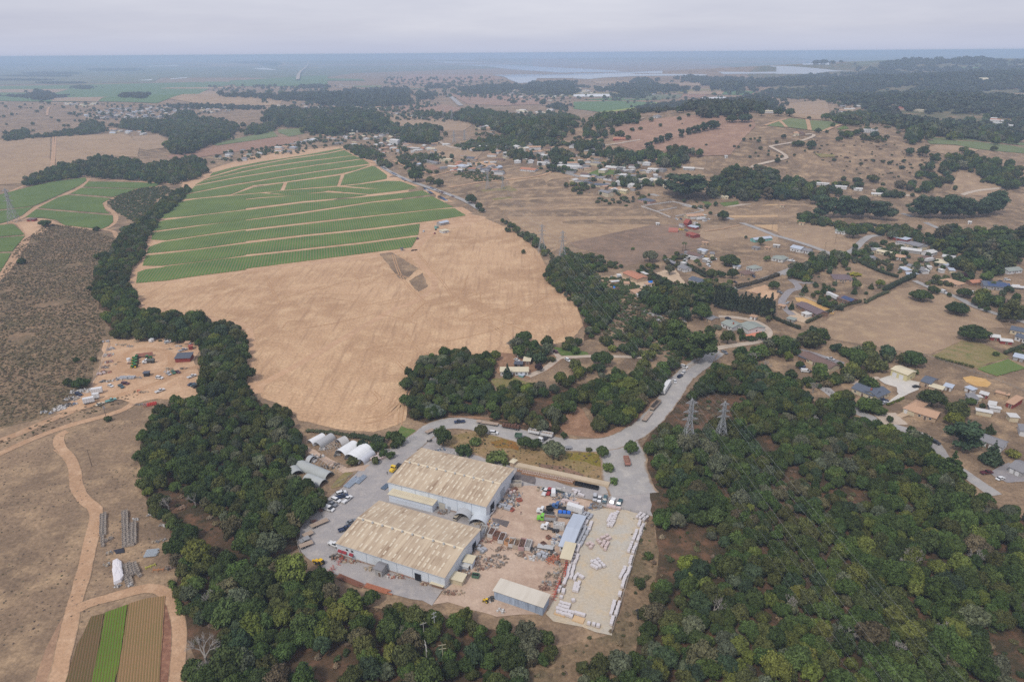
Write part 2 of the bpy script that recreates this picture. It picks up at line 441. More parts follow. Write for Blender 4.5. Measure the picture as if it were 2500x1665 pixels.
Z = 0.03
sheet('scrub_hillside',W('F','0,640 40,560 110,510 200,520 275,545 280,600 230,640 225,700 260,765 235,800 210,880 150,930 100,960 0,985'),SCRUB,Z,1.5,8,seed=3)
WOODS = {
 'right': W('F','1475,1015 1490,990 1540,925 1580,880 1650,835 1700,825 1740,835 1800,860 1860,900 1930,935 1990,965 2050,990 2120,1015 2150,1055 2240,1120 2300,1155 2380,1180 2400,1600 1300,1600 1330,1510 1400,1500 1450,1545 1470,1440 1490,1390 1505,1350 1505,1300 1510,1190 1495,1150 1465,1090 1450,1050',4),
 'creek': W('F','430,425 440,432 405,468 370,492 335,545 328,585 300,612 292,650 325,705 400,722 480,735 548,750 562,790 566,870 598,918 655,942 690,985 705,1035 665,1070 700,1110 755,1125 735,1160 690,1190 688,1240 640,1265 700,1305 730,1320 770,1345 900,1385 1020,1405 1130,1430 1200,1440 1290,1465 1300,1485 1200,1535 1215,1600 420,1600 432,1500 430,1440 410,1370 400,1300 385,1200 335,1150 320,1050 325,980 370,930 440,905 465,885 455,785 400,775 260,768 240,720 220,670 225,600 262,560 285,525 318,507 345,482 385,452 415,436',4),
 'knoll': W('R6','100,385 250,255 400,210 540,205 620,245 700,190 780,240 760,330 720,470 760,540 700,600 640,690 400,720 250,690 130,650 110,560 130,480',4),
 'road': W('R6','720,580 850,450 1000,440 1130,480 1250,390 1420,430 1600,375 1750,335 1900,300 2050,290 2100,350 2050,430 1960,440 1930,560 1880,640 1800,720 1680,800 1510,850 1490,700 1470,600 1400,570 1300,640 1200,790 1080,780 940,760 820,720 720,680',4),
 'line': W('F','1262,610 1290,590 1330,585 1350,600 1375,640 1405,668 1425,700 1405,735 1370,765 1345,770 1345,720 1320,690 1280,660 1255,635',4),
}
for k,p in WOODS.items():
 sheet('woodland_floor',p,FOREST,Z+.02,2,8,seed=5)
sheet('scrub_bank',W('F','1450,1180 1510,1180 1512,1300 1508,1400 1480,1450 1460,1560 1200,1600 1210,1530 1300,1480 1400,1450 1440,1400'),SCRUB,Z+.03,1.5,8)
sheet('road_bank',W('Y1','920,140 1100,165 1300,170 1480,200 1700,250 1900,285 2050,270 2200,190 2270,80 2240,60 2160,120 2080,190 1940,250 1880,230 1820,120 1760,90 1700,200 1450,190 1200,160 1000,150'),gmat('red_earth',srgb(158,122,96),srgb(138,106,82),srgb(176,140,112),1/30,1/6,1/1.3,.5),Z+.04,1,6)

sheet('ploughed_field',W('F','310,655 500,628 700,602 900,577 955,573 985,535 1065,500 1110,500 1180,530 1240,580 1258,620 1290,660 1325,700 1342,750 1310,782 1270,792 1200,830 1060,830 960,860 928,872 937,920 932,968 860,993 780,988 690,965 655,935 600,912 568,850 572,780 548,742 480,728 400,718 330,705 300,670'),PLOW,Z+.06,.8,6)
sheet('bare_strip',W('F','780,338 835,365 900,402 985,440 1075,492 1120,500 1080,520 1000,530 960,580 760,605 500,635 310,662 296,650 318,590 330,520 345,490 415,440 420,420 455,402 530,376 650,348'),SOIL,Z+.08,.8,6)
S4 = ['330,270 560,205 690,180 900,140 1180,100 1290,75 1268,70 1000,120 700,165 500,205 350,245',
 '280,300 560,235 760,195 1000,160 1360,118 1300,82 1180,108 900,148 690,188 560,215 330,280',
 '225,332 520,275 800,230 1100,185 1425,142 1365,122 1000,168 760,203 560,243 275,306',
 '165,395 480,330 800,278 1100,232 1480,178 1430,148 1100,192 800,238 520,283 225,340 205,360',
 '135,435 300,420 480,400 520,385 640,335 860,310 1000,290 1270,250 1380,225 1480,188 1100,240 800,286 480,340 160,402',
 '495,403 650,350 750,335 860,318 838,370 650,390',
 '868,368 890,315 1000,300 1272,263 1245,338 1050,352',
 '1270,335 1300,258 1500,195 1525,205 1605,262 1600,288 1400,322',
 '1310,340 1600,304 1700,305 1820,350 1650,362 1450,352',
 '740,385 850,374 1050,360 1250,346 1450,360 1820,358 1700,372 1480,398 1180,372 1150,380 1000,395 850,398',
 '20,492 300,465 700,420 1000,402 1150,390 840,402 700,392 250,432 110,455 60,465',
 '0,508 300,474 600,438 700,428 1000,404 1160,386 1330,395 1460,402 1420,412 1000,448 600,498 300,535 0,572',
 '0,588 400,540 1000,462 1420,422 1700,392 1860,372 1920,402 1500,450 1100,510 600,580 300,615 0,645',
 '0,665 400,612 1000,538 1500,460 1930,414 2080,490 1700,530 1300,570 900,615 500,660 0,728',
 '0,742 500,675 1000,618 1500,560 1950,510 2090,500 2170,550 1950,585 1500,640 1000,690 500,745 0,810',
 '0,830 500,765 1000,705 1500,655 1840,612 1830,690 1400,745 900,800 400,850 0,902',
 '0,920 400,868 900,815 1400,760 1825,705 1780,780 1500,815 1000,880 500,945 0,1015']
for i,s in enumerate(S4):
 pts = W('B4',s)
 sheet('strawberry_bed',pts,CROP,Z+.10,.25,4,.45,'stuff',seed=i)
for i,s in enumerate(['1500,530 1540,465 1640,400 2352,310 2352,372 1900,428','1490,530 1545,468 1900,430 2352,375 2352,440 1800,505',
                       '1448,650 1450,580 1560,550 2000,490 2352,450 2352,520 1900,590','1452,730 1460,665 1900,602 2352,540 2352,625 1900,690 1600,735',
                       '1405,862 1430,800 1560,755 1900,702 2352,640 2352,750 1900,815','1365,978 1400,885 1900,830 2352,770 2352,880 1900,940 1540,980',
                       '1305,1145 1320,1045 1400,1015 1900,955 2352,900 2352,1018 1900,1075 1600,1120']):
 sheet('strawberry_bed',W('B3',s),CROP,Z+.10,.25,4,.44,'stuff',seed=50+i)
for i,s in enumerate(['130,265 450,185 820,135 830,165 760,215 570,300 330,405 170,425 0,440 -60,330 0,300','0,455 320,415 210,500 80,555 0,575 -60,560',
                       '850,175 1200,180 1540,190 1500,215 1330,238 1050,232 800,222','780,235 1250,245 1310,240 1180,295 1080,320 900,305 680,290',
                       '640,303 1060,335 980,380 1010,450 1050,480 800,460 370,425 560,325','250,515 350,440 700,470 1080,500 1085,560 1040,600 970,628 800,610 620,590 540,540 420,520',
                       '0,590 130,582 240,680 0,700 -60,680','0,715 240,695 120,840 0,845 -60,820','0,862 110,860 30,1000 0,1005 -60,960','0,1015 25,1012 0,1045 -40,1040']):
 sheet('strawberry_bed',W('B3',s),CROPL,Z+.10,.25,4,.43,'stuff',seed=80+i)
ribbon('dirt_track',W('B3','850,140 770,225 640,290 560,330 350,420 200,520 60,570 -40,600'),8,TRACK,Z+.07)
ribbon('dirt_track',W('B3','60,570 180,570 260,660 230,760 150,880 70,1000 0,1080 -60,1140'),9,TRACK,Z+.075)
ribbon('dirt_track',W('B3','200,540 420,535 560,580 700,605 900,630 1000,625 1090,570 1110,510 1080,460 1000,400 1060,340 1180,305 1320,245 1560,215'),6,TRACK,Z+.078)
ribbon('dirt_track',W('B3','850,150 1100,160 1350,175 1600,195 1760,200'),7,TRACK,Z+.079)
ribbon('dirt_track',W('B3','1000,630 1090,650 1120,700 1180,730'),5,TRACK,Z+.08)
ribbon('dirt_track',W('B3','100,270 260,205 500,165 830,130'),6,TRACK,Z+.08)
sheet('dirt_pad',W('B3','180,560 270,515 430,530 520,560 460,620 420,660 330,680 250,670'),SOIL,Z+.082,.8)
ribbon('dirt_track',W('F','310,640 318,600 345,545 350,500 400,460 425,430 445,408 540,374 660,345 785,340 850,372 905,404 990,440 1080,492'),9,TRACKS,Z+.085)
ribbon('dirt_track',W('F','305,650 500,630 700,604 960,575'),5,TRACKS,Z+.088)
ribbon('dirt_track',W('F','1090,505 1020,520 985,545 950,580 960,600 1000,650 960,690 900,715 820,760 700,830 590,890'),6,TRACKS,Z+.088)
ribbon('dirt_track',W('F','300,655 320,700 400,722 545,745 575,780 570,840 595,905'),7,TRACKS,Z+.09)
sheet('weedy_patch',W('B4','1550,825 1640,815 1830,930 1740,1010 1690,1000'),GRASS,Z+.09,.5,4)
sheet('weedy_patch',W('B4','1760,1020 1860,960 1900,1060 1830,1100'),GRASS,Z+.09,.5,4)
DARKS = gmat('pressed_soil',srgb(184,146,110),srgb(174,136,102),srgb(198,160,122),1/40,1/5,1/1.1,.35,over='ploughed_soil')
for s in ['1640,830 1700,990 1840,1150 1900,1178','1800,800 1920,940 2020,1060 2080,1170','720,980 780,1100 820,1178','1500,1000 1640,970 1760,1000']:
 for d in (0,9): ribbon('wheel_track',[p+Vector((d*.22,0,0)) for p in W('B4',s)],.8,DARKS,Z+.095)
for s in ['590,150 640,130 700,100 740,40','540,200 640,180 720,130 780,60','560,170 660,150 745,85','600,10 640,60 560,120']:
 for d in (0,2.2): ribbon('wheel_track',[p+Vector((d,0,0)) for p in W('Y1',s)],.55,DARKS,Z+.095)
for s in ['1000,60 880,30 700,90 400,160','200,420 100,560 60,760','120,330 220,270 420,170','700,20 820,110','100,100 200,220','40,300 160,420']:
 for d in (0,2.2): ribbon('wheel_track',[p+Vector((d,0,0)) for p in W('R6',s)],.6,DARKS,Z+.095)
for k in range(26):
 a = W1('F',rnd.uniform(620,1240),rnd.uniform(620,760)); th = rnd.uniform(0,6.28)
 b = a+Vector((math.cos(th),math.sin(th),0))*rnd.uniform(20,60); c = (a+b)/2+Vector((rnd.uniform(-6,6),rnd.uniform(-6,6),0))
 ribbon('wheel_track',[a,c,b],rnd.uniform(.7,1.5),DARKS,Z+.095+.0004*k)

sheet('dry_pasture',W('A1','-180,120 0,140 200,75 450,150 250,210 560,300 720,360 880,390 1220,520 1130,590 700,680 350,760 150,860 60,800 0,690 -200,560 -420,300'),PASTURE,Z+.05,1,8)
sheet('green_stubble',W('A5','1480,920 1720,880 1960,1020 1660,1045'),GRASSG,Z+.08,2,8)
sheet('grey_pasture',W('A1','350,760 700,680 1130,590 1260,520 1420,580 1440,660 1560,700 1700,740 1480,850 1180,900 1000,960 800,1010 760,930 600,850 400,800'),gmat('grey_grass',srgb(140,118,100),srgb(124,104,88),srgb(156,128,106),1/50,1/9,1/1.4,.5),Z+.06,1,8)
TANF = gmat('tan_field',srgb(166,140,114),srgb(152,128,104),srgb(180,154,122),1/60,1/10,1/1.4,.35)
sheet('tan_field',W('A1','1640,560 1750,530 1880,540 2352,700 2352,760 2000,700 1700,740 1560,690 1620,640'),TANF,Z+.05,1,8)
sheet('tan_field',W('A1','1880,500 2000,440 2352,370 2352,660 2150,600 1900,520'),gmat('yellow_field',srgb(196,164,124),srgb(180,148,116),srgb(206,174,132),1/50,1/9,1/1.4,.35),Z+.05,1,8)
sheet('tan_field',W('A2','0,370 350,400 160,490 400,560 620,600 780,720 700,800 540,860 200,750 0,680'),TANF,Z+.052,1,8)
sheet('tan_field',W('A2','420,1530 900,1300 1150,1200 1300,1180 1560,1250 1900,1400 2100,1500 2180,1568 2050,1568 400,1568'),TANF,Z+.05,1,8)
sheet('tan_field',W('A3','350,140 480,60 720,-10 900,-90 1400,-70 1700,50 1950,100 1880,130 1780,170 1560,290 1300,400 1150,390 900,350 700,310 480,280 390,240'),TANF,Z+.054,1,8)
sheet('green_verge',W('A3','1300,410 1560,290 1720,300 1950,420 1700,520 1500,470'),GRASSG,Z+.06,1,6)
sheet('vegetable_plot',W('A3','1690,530 1950,445 2100,520 1860,590'),CROP,Z+.08,.3,4,.4,'stuff')
ribbon('dirt_track',W('L5','400,-20 480,60 510,150 520,240 570,330 650,400 640,520 610,640 580,780 540,930 500,1060 460,1250 420,1420 380,1600'),5.5,TRACK,Z+.09)
ribbon('dirt_track',W('L5','500,1080 620,1030 800,980 1000,930 1120,960 1180,1040 1215,1200 1210,1400 1190,1600'),5,TRACK,Z+.092)
ribbon('dirt_track',W('L5','510,1060 420,1200 330,1400 280,1600'),4,gmat('faint_track',srgb(172,138,110),srgb(150,120,98),srgb(184,150,120),1/30,1/5,1/1.1,.4,over='dry_grass'),Z+.088)
sheet('garden_rows',W('L5','620,1130 710,1105 690,1200 640,1568 600,1620 430,1620 520,1330'),CROPM,Z+.06,.2,3,.25,'stuff')
sheet('garden_rows',W('L5','715,1100 870,1045 850,1200 780,1600 620,1620 690,1250'),CROPG,Z+.06,.2,3,.45,'stuff')
sheet('garden_rows',W('L5','872,1042 1000,1000 1120,985 1110,1200 1080,1600 780,1620 850,1200'),CROPB,Z+.06,.2,3,.25,'stuff')
sheet('bare_strip',W('L5','1125,985 1160,1020 1190,1200 1180,1600 1080,1620 1110,1200'),gmat('brown_soil',srgb(140,100,80),srgb(120,84,66),srgb(170,128,102),1/30,1/3,1/1.1,.5),Z+.06,.3,4)
ribbon('dirt_track',W('B7','-100,1400 200,1290 500,1160 800,1040 1080,930 1300,830 1500,770 1700,700'),6,TRACK,Z+.09)
ribbon('dirt_track',W('B7','-100,1560 150,1440 400,1330 700,1220 900,1160 1200,1080 1400,1010 1520,930'),5,TRACK,Z+.09)
ribbon('dirt_track',W('B7','760,1260 680,1300 660,1380 700,1460 800,1568'),5,TRACK,Z+.094)
sheet('dirt_pad',W('L4','700,235 1050,190 1250,170 1550,190 1740,240 1760,330 1700,420 1720,540 1760,640 1770,740 1780,810 1700,850 1450,880 1280,880 1030,940 900,880 800,890 500,980 180,1040 350,900 480,800 560,730 640,600'),SOIL,Z+.1,.8,4)
ribbon('dirt_track',W('L4','900,470 960,370 1150,330 1380,360 1460,440 1420,530 1300,610 1100,600 930,560 890,490 900,470'),6,gmat('worn_soil',srgb(186,148,114),srgb(176,140,108),srgb(198,162,128),1/30,1/5,1/1.1,.35,over='bare_soil'),Z+.104)
ribbon('dirt_track',W('L4','500,960 800,860 1100,770 1350,680 1600,560 1750,520'),6,MATS['worn_soil'],Z+.107)
YG = gmat('yard_gravel',srgb(166,160,157),srgb(155,150,148),srgb(178,170,163),1/25,1/4,1/.8,.25,.15)
YD = gmat('yard_dirt',srgb(190,166,146),srgb(178,152,132),srgb(202,178,156),1/25,1/5,1/.9,.3,.2)
YP = gmat('pale_yard',srgb(190,175,152),srgb(186,180,168),srgb(196,176,146),1/40,1/5,1/.9,.3,.2)
sheet('gravel_yard',W('Y1','850,285 960,250 1000,320 1400,440 1560,500 1760,560 1990,570 2040,540 2060,480 2010,380 1960,330 2040,300 2080,420 2140,520 2210,600 2215,730 2100,710 1980,690 1880,640 1700,600 1560,560 1400,700 1250,760 1100,1100 1010,1160 960,1240 900,1215 720,1180 560,1120 420,1075 330,1030 230,970 195,930 180,880 200,800 250,720 320,650 440,560 520,480 560,440 700,350'),YG,Z+.09,.5,4)
sheet('dirt_yard',W('Y1','1290,720 1400,560 1560,555 1700,600 1880,650 1830,720 1760,900 1700,1080 1640,1240 1600,1290 1320,1310 1180,1270 1040,1220 960,1235 1020,1160 1110,1090 1250,830'),YD,Z+.1,.5,4)
sheet('pale_yard',W('Y1','1845,690 1960,680 2180,720 2190,760 2130,900 2070,1100 2010,1250 1980,1410 1900,1390 1650,1330 1600,1290 1650,1220 1710,1060 1770,880'),YP,Z+.11,.5,4)
sheet('concrete_apron',W('Y1','240,330 420,430 470,455 560,440 600,430 560,470 440,480 330,420 240,360'),YD,Z+.115,.4,3)
ribbon('gravel_road',W('R6','130,920 250,830 340,770 450,745 600,755 800,800 1000,850 1200,890 1400,905 1550,895 1650,870 1800,790 1900,700 2000,580 2100,430 2200,340 2355,230'),12.5,GRAVEL,Z+.125)
ribbon('gravel_road',W('R6','1640,880 1680,960 1690,1080 1720,1180 1760,1260'),22,GRAVEL,Z+.12)
ribbon('gravel_road',W('R6','1400,900 1560,930 1640,1000 1680,1100 1640,1180 1500,1230'),8,GRAVEL,Z+.118)
sheet('wet_patch',W('Y1','1440,470 1550,500 1540,545 1420,515'),gmat('wet_ground',srgb(112,104,102),srgb(98,92,92),srgb(128,118,112),1/10,1/3,1/.8,.3),Z+.13,.6,3)
for s in ['1290,745 1330,740 1400,765 1390,800 1330,775','1350,735 1370,720 1360,740']:
 sheet('wet_patch',W('Y1',s),MATS['wet_ground'],Z+.135,1.0,2)
sheet('weedy_field',W('Y1','1010,315 1060,270 1200,235 1300,250 1450,290 1700,350 1900,370 1960,360 2000,440 2020,540 1960,560 1420,425 1330,400'),gmat('weeds',srgb(138,122,78),srgb(150,124,88),srgb(166,138,104),1/18,1/6,1/1.2,.6),Z+.06,.8,5)
sheet('orange_weeds',W('Y1','1290,300 1360,280 1440,290 1460,350 1400,345 1310,330'),gmat('rust_weeds',srgb(150,104,54),srgb(128,112,54),srgb(140,96,50),1/9,1/3,1/1,.6),Z+.1,1,3)
sheet('orange_weeds',W('Y1','1720,365 1880,360 1940,380 1980,470 1880,430 1740,400'),gmat('olive_weeds',srgb(128,116,50),srgb(144,122,60),srgb(110,108,46),1/9,1/3,1/1,.6),Z+.1,1,3)
sheet('bare_patch',W('Y1','1560,420 1700,440 1850,490 1820,520 1650,470 1560,440'),gmat('charred_ground',srgb(116,92,78),srgb(140,112,92),srgb(156,124,100),1/14,1/4,1/1,.5),Z+.1,1.2,4)
sheet('green_verge',W('Y1','770,215 850,230 900,255 830,290 760,290'),GREEN,Z+.1,1,4)
sheet('green_verge',W('Y1','450,480 500,480 430,560 380,575 370,560'),GRASSG,Z+.12,.6,3)
sheet('green_verge',W('R6','1180,195 1300,210 1430,235 1440,260 1340,265 1230,255'),GREEN,Z+.1,.6,4)
sheet('green_verge',W('R6','740,420 900,410 1050,460 1100,500 960,540 780,520'),GRASSG,Z+.1,1.5,4)
sheet('green_verge',W('A4','150,1020 330,1010 360,1100 420,1250 300,1250 180,1180'),GREEN,Z+.1,1.5,4)
sheet('dirt_clearing',W('R6','800,240 930,240 1050,330 1160,330 1180,260 1260,270 1200,330 1040,410 1000,420 800,400 740,330'),gmat('red_earth',(0,0,0),(0,0,0),(0,0,0)),Z+.09,1,4)
ribbon('gravel_lane',W('R6','1000,410 1110,360 1180,310 1230,275 1340,270 1440,265 1700,268 1870,272'),4.5,LANE,Z+.12)
ribbon('gravel_lane',W('R6','1230,275 1190,240 1190,220'),4,LANE,Z+.122)
ribbon('asphalt_road',W('R6','2180,360 2280,290 2340,220'),8,ASPHALT,Z+.13)
ribbon('gravel_lane',W('A4','560,1180 640,1130 900,1085 1100,1055 1200,1010 1240,960 1220,910 1130,850 1000,805 850,785 690,775'),6,LANE,Z+.13)
ribbon('asphalt_road',W('A4','600,1170 540,1290 450,1350 360,1430'),9,ASPHALT,Z+.135)
ribbon('asphalt_road',W('A1','960,1345 1060,1400 1180,1450 1290,1530 1400,1600'),7,ASPHALT,Z+.12)
ribbon('asphalt_road',W('A1','210,65 560,155 900,235 1200,310 1400,385 1650,445 1760,485 1900,530 2150,620 2352,700'),7,ASPHALT,Z+.12)
ribbon('asphalt_road',W('A2','0,695 300,785 530,875'),7,ASPHALT,Z+.121)
ribbon('asphalt_road',W('A2','980,690 880,695 800,745 720,825 640,860 530,878 300,955 150,1005 20,1060'),8,ASPHALT,Z+.124)
ribbon('asphalt_road',W('A4','1700,180 1480,260 1250,345 1000,430 850,475'),7,ASPHALT,Z+.126)
ribbon('gravel_lane',W('A1','1690,450 1800,430 1960,400 2150,375 2352,362'),6,LANE,Z+.12)
ribbon('gravel_lane',W('A2','0,352 120,342 260,335'),5,LANE,Z+.12)
ribbon('asphalt_road',W('A2','1080,445 1300,515 1500,605 1600,635 1750,645 1900,660'),7,ASPHALT,Z+.12)
ribbon('asphalt_road',W('A2','1300,1120 1500,1205 1700,1275 1900,1375 2180,1465 2400,1530'),6,ASPHALT,Z+.12)
ribbon('asphalt_road',W('A3','380,680 600,850 760,930 930,1000 1100,1050 1250,1105 1330,1170 1420,1300 1560,1400 1720,1510 1850,1600'),7,ASPHALT,Z+.12)
ribbon('gravel_lane',W('A3','900,900 960,960 1000,1000'),14,LANE,Z+.128)
sheet('gravel_drive',W('A3','850,610 960,580 1200,640 1190,700 1000,790 920,820 960,780 1020,740 1000,680 900,650'),gmat('white_gravel',srgb(206,200,190),srgb(196,190,182),srgb(214,206,194),1/20,1/4,1/.8,.2,.1),Z+.12,.3,3)
ribbon('gravel_lane',W('A3','640,660 740,620 860,600'),3.5,LANE,Z+.121)
ribbon('gravel_lane',W('A4','1480,370 1550,430 1560,470 1480,490 1420,550 1380,620 1420,690 1500,760'),6,gmat('drive_asphalt',srgb(150,144,144),srgb(142,137,138),srgb(160,152,148),1/20,1/4,1/.8,.2,.1,over='dry_grass'),Z+.12)
ribbon('gravel_lane',W('A4','1500,380 1620,410 1720,400'),5,MATS['drive_asphalt'],Z+.122)
sheet('sandy_paddock',W('A4','1530,570 1620,570 1960,700 1950,750 1850,740 1700,660 1540,610'),gmat('orange_sand',srgb(206,166,104),srgb(196,154,98),srgb(214,176,120),1/20,1/4,1/.9,.25),Z+.1,.3,3)
sheet('dirt_clearing',W('A4','980,490 1200,430 1360,500 1340,580 1260,600 1100,540'),SOIL,Z+.1,.8,4)
sheet('dirt_clearing',W('A4','1480,690 1600,760 1760,800 1640,850 1460,800'),gmat('pale_dirt',srgb(200,176,148),srgb(186,162,136),srgb(210,186,158),1/20,1/4,1/.9,.25),Z+.1,.6,4)
sheet('dirt_clearing',W('A4','0,300 200,240 320,400 360,470 180,470 60,350'),MATS['pale_dirt'],Z+.1,.6,4)
sheet('dirt_clearing',W('A1','650,1110 900,1030 1100,1120 1180,1180 1100,1290 900,1240 760,1170'),MATS['pale_dirt'],Z+.1,.6,4)
sheet('terracotta_terrace',W('A4','950,985 1150,935 1195,980 1140,1010 1090,990 960,1000'),paint('terracotta',srgb(214,140,112),.9,0,.2),Z+.14,0,3)
sheet('riding_ring',W('A3','1570,600 1640,585 1760,610 1815,650 1780,680 1690,675 1600,640'),MATS['orange_sand'],Z+.12,.2,3)
sheet('concrete_drive',W('A3','995,920 1080,885 1130,910 1050,940'),MATS['pale_dirt'],Z+.135,0,4)
sheet('concrete_drive',W('A3','170,350 330,390 560,470 540,520 460,500 300,430'),MATS['drive_asphalt'],Z+.12,.3,3)
sheet('concrete_drive',W('A3','1790,1400 1960,1320 2090,1360 2091,1480 1950,1490 1850,1450'),MATS['drive_asphalt'],Z+.12,.3,3)
FS = [('ploughed_field','B1','0,715 365,690 360,935 240,970 150,1030 -60,1040',PASTURE),('ploughed_field','B1','405,688 880,670 940,690 1005,760 990,838 800,830 570,880 400,890',PASTURE),
 ('ploughed_field','B1','945,688 1150,680 1215,720 1190,770 1060,790 1010,780',TANF),('crop_field','B1','1520,740 1960,650 2000,690 1560,755',VINE),
 ('ploughed_field','B1','1200,830 1480,760 1560,757 2000,692 2150,695 2160,730 1500,830 1250,870',gmat('red_soil',srgb(156,122,102),srgb(146,112,94),srgb(166,132,110),1/60,1/10,1/1.5,.3)),
 ('crop_field','B1','2000,640 2180,630 2190,670 2080,690 2000,660',VINE),('ploughed_field','B1','1210,420 1330,385 1480,365 1560,368 1600,390 2050,400 2010,470 1500,462 1400,450',PASTURE),
 ('crop_field','B1','-60,330 600,320 1400,300 1700,310 1500,350 1300,392 1210,422 1130,452 450,442 -60,432',FARG),('crop_field','B1','1650,290 2355,250 2355,320 2100,330 1700,330',FARG),
 ('crop_field','B1','-60,255 500,250 1200,245 1100,300 500,310 -60,320',gmat('far_mixed_field',srgb(120,116,92),srgb(100,112,80),srgb(140,124,100),1/400,1/120,1/20,.3)),
 ('crop_field','A6','0,392 420,382 800,397 700,430 240,490 100,470 0,460',FARG),('crop_field','A6','250,490 560,402 800,399 820,412 500,470 300,497',FARY),
 ('crop_field','A6','80,372 400,350 860,338 840,372 500,378',FARG),('crop_field','A6','1240,290 1480,275 1750,295 1660,330 1330,320',FARG),
 ('ploughed_field','A6','930,345 1130,300 1310,317 1220,350',MATS['red_soil']),('ploughed_field','A6','1680,330 1760,298 1900,295 1900,330',MATS['red_soil']),
 ('crop_field','A6','1830,620 1960,572 2030,636',VINE),('crop_field','A7','20,760 130,745 270,760 292,858 80,830',VINE),('crop_field','A7','305,765 500,775 600,805 430,870 308,860',VINE),
 ('crop_field','A7','1400,940 1520,918 1900,928 2400,985 2400,1010 1900,960 1500,945',VINE),('crop_field','A7','1420,955 1500,950 1900,970 2400,1025 2400,1085 2200,1070 1900,1040 1700,1000 1450,990',VINE),
 ('tan_field','A7','1420,1050 1500,1002 1750,1012 1920,1047 1850,1082 1600,1092',TANF),('tan_field','A7','50,620 450,560 490,680 500,770 300,755 130,735 40,700',TANF),
 ('crop_field','A7','340,1080 540,1095 550,1115 400,1118',GRASSG),('crop_field','A7','555,848 640,815 680,845 600,855',GREEN),
 ('tan_field','A7','1660,1390 1720,1260 1900,1280 2200,1400 2250,1440 2100,1490 1800,1480 1640,1440',TANF),
 ('crop_field','A1','500,110 640,55 870,70 860,100 700,110 560,140',GREEN),('crop_field','A1','1600,350 1650,335 1720,390 1690,420',GREEN),('crop_field','A1','1790,380 1960,340 1980,390 1830,410',GREEN),
 ('tan_field','A5','650,320 900,285 1200,320 1480,370 1380,440 1250,440 1000,420 760,380',TANF),('tan_field','A5','1080,570 1300,560 1560,620 1500,680 1250,690 1100,640',TANF),
 ('tan_field','A5','1250,110 1600,100 2150,150 2100,200 1750,215 1420,200',gmat('mauve_field',srgb(160,128,108),srgb(146,116,98),srgb(174,142,118),1/80,1/14,1/1.6,.35)),
 ('tan_field','A5','680,195 1200,205 1370,235 1300,270 1000,280 700,250',MATS['mauve_field']),('tan_field','B2','880,275 1450,275 1560,310 1200,330 900,345 700,330',MATS['mauve_field']),
 ('tan_field','A6','180,195 480,190 700,205 420,230 220,215',TANF),('tan_field','A6','700,215 1290,205 1300,235 950,240',TANF),
 ('tan_field','A6','400,640 700,570 1100,520 1700,540 1750,620 1650,720 1500,900 1100,920 760,840 600,860 400,800',MATS['mauve_field']),
 ('bare_field','A5','1040,745 1120,738 1170,770 1100,788',MATS['red_soil']),('sand_lot','A5','1480,720 1600,700 1680,740 1640,770 1500,765',SOIL)]
for i,(nm,v,s,m) in enumerate(FS):
 pts = W(v,s); far = max(p.y for p in pts)
 sheet(nm,pts,m,.12+.00025*far+.01*(i % 9),.6 if far < 2500 else 0,12 if far < 2500 else 60,seed=i)
for v,s,w,m in [('A5','1150,520 1250,575 1400,600 1560,620',7,LANE),('A5','1240,115 1300,160 1360,215',22,ASPHALT),('A5','600,700 700,780 880,870 1050,930 1250,1000 1400,1060 1560,1150',8,ASPHALT),
                   ('A6','1700,1020 1780,990 1960,950 2040,930 2010,890 1900,830 1900,815 2050,790 2200,760 2300,720 2270,700 2100,720',6,LANE),('A6','220,790 290,810 640,755',6,LANE),('A6','370,625 500,590 680,545',7,LANE),
                   ('A6','1830,620 2040,555',6,TRACK),('A6','1975,572 2040,636',6,TRACK),('A7','275,755 300,860',7,TRACK),('A7','600,805 430,872',7,TRACK),('A7','1500,930 1900,945 2355,1030',5,TRACK),('A7','1500,912 1900,922 2355,978',5,TRACK),
                   ('A7','1760,1480 1900,1440 2200,1410',6,LANE),('A7','900,1430 1050,1470 1300,1490',7,LANE),('A7','1000,680 1120,740',10,LANE),('B1','385,690 380,800 365,935',4,TRACK),('B1','402,690 395,800 385,920',4,TRACK),
                   ('B1','340,540 360,480 480,470',8,TRACK),('B2','80,320 100,260 150,210 180,160',28,LANE),('A5','1080,845 1250,800 1330,780',5,TRACK),('A5','1240,940 1550,890 1780,870 1960,850 2080,830 2180,790',6,TRACK),
                   ('A5','600,720 520,690 420,630 300,580',8,TRACKS),('A5','1130,830 900,760 760,700',6,TRACK),('A1','1640,650 1800,630 1980,590',3,TRACK),('A6','1010,1010 1250,1035',7,LANE),('A6','550,1215 700,1185',6,LANE)]:
 pts = W(v,s); ribbon('country_lane' if m in (LANE,ASPHALT) else 'dirt_track',pts,w,m,.16+.0004*max(p.y for p in pts),12)
FARP = gmat('far_plain',srgb(112,118,92),srgb(88,104,78),srgb(136,120,100),1/420,1/140,1/25,.3)
sheet('far_plain',[P(x,y) for x,y in ((-120,153),(300,152),(800,148),(1300,143),(1300,165),(1000,175),(860,180),(760,195),(600,190),(300,192),(-120,188))],FARP,.9,0,120,seed=3)
sheet('far_plain',[P(x,y) for x,y in ((1300,143),(1900,136),(2650,131),(2650,165),(2100,160),(1700,155),(1400,152))],FARP,.9,0,120,seed=4)
sheet('far_plain',W('A7','-200,250 300,230 900,210 1300,180 2450,160 2450,930 1900,900 1500,900 1200,800 950,700 500,560 0,500 -300,330'),gmat('far_woodland_floor',srgb(104,100,72),srgb(82,90,60),srgb(150,124,98),1/160,1/40,1/9,.4),.85,0,60,seed=5)
FCOL = [FARG,FARP,TANF,PASTURE,MATS['mauve_field'],GRASSG,VINE]
fr_ = random.Random(5)
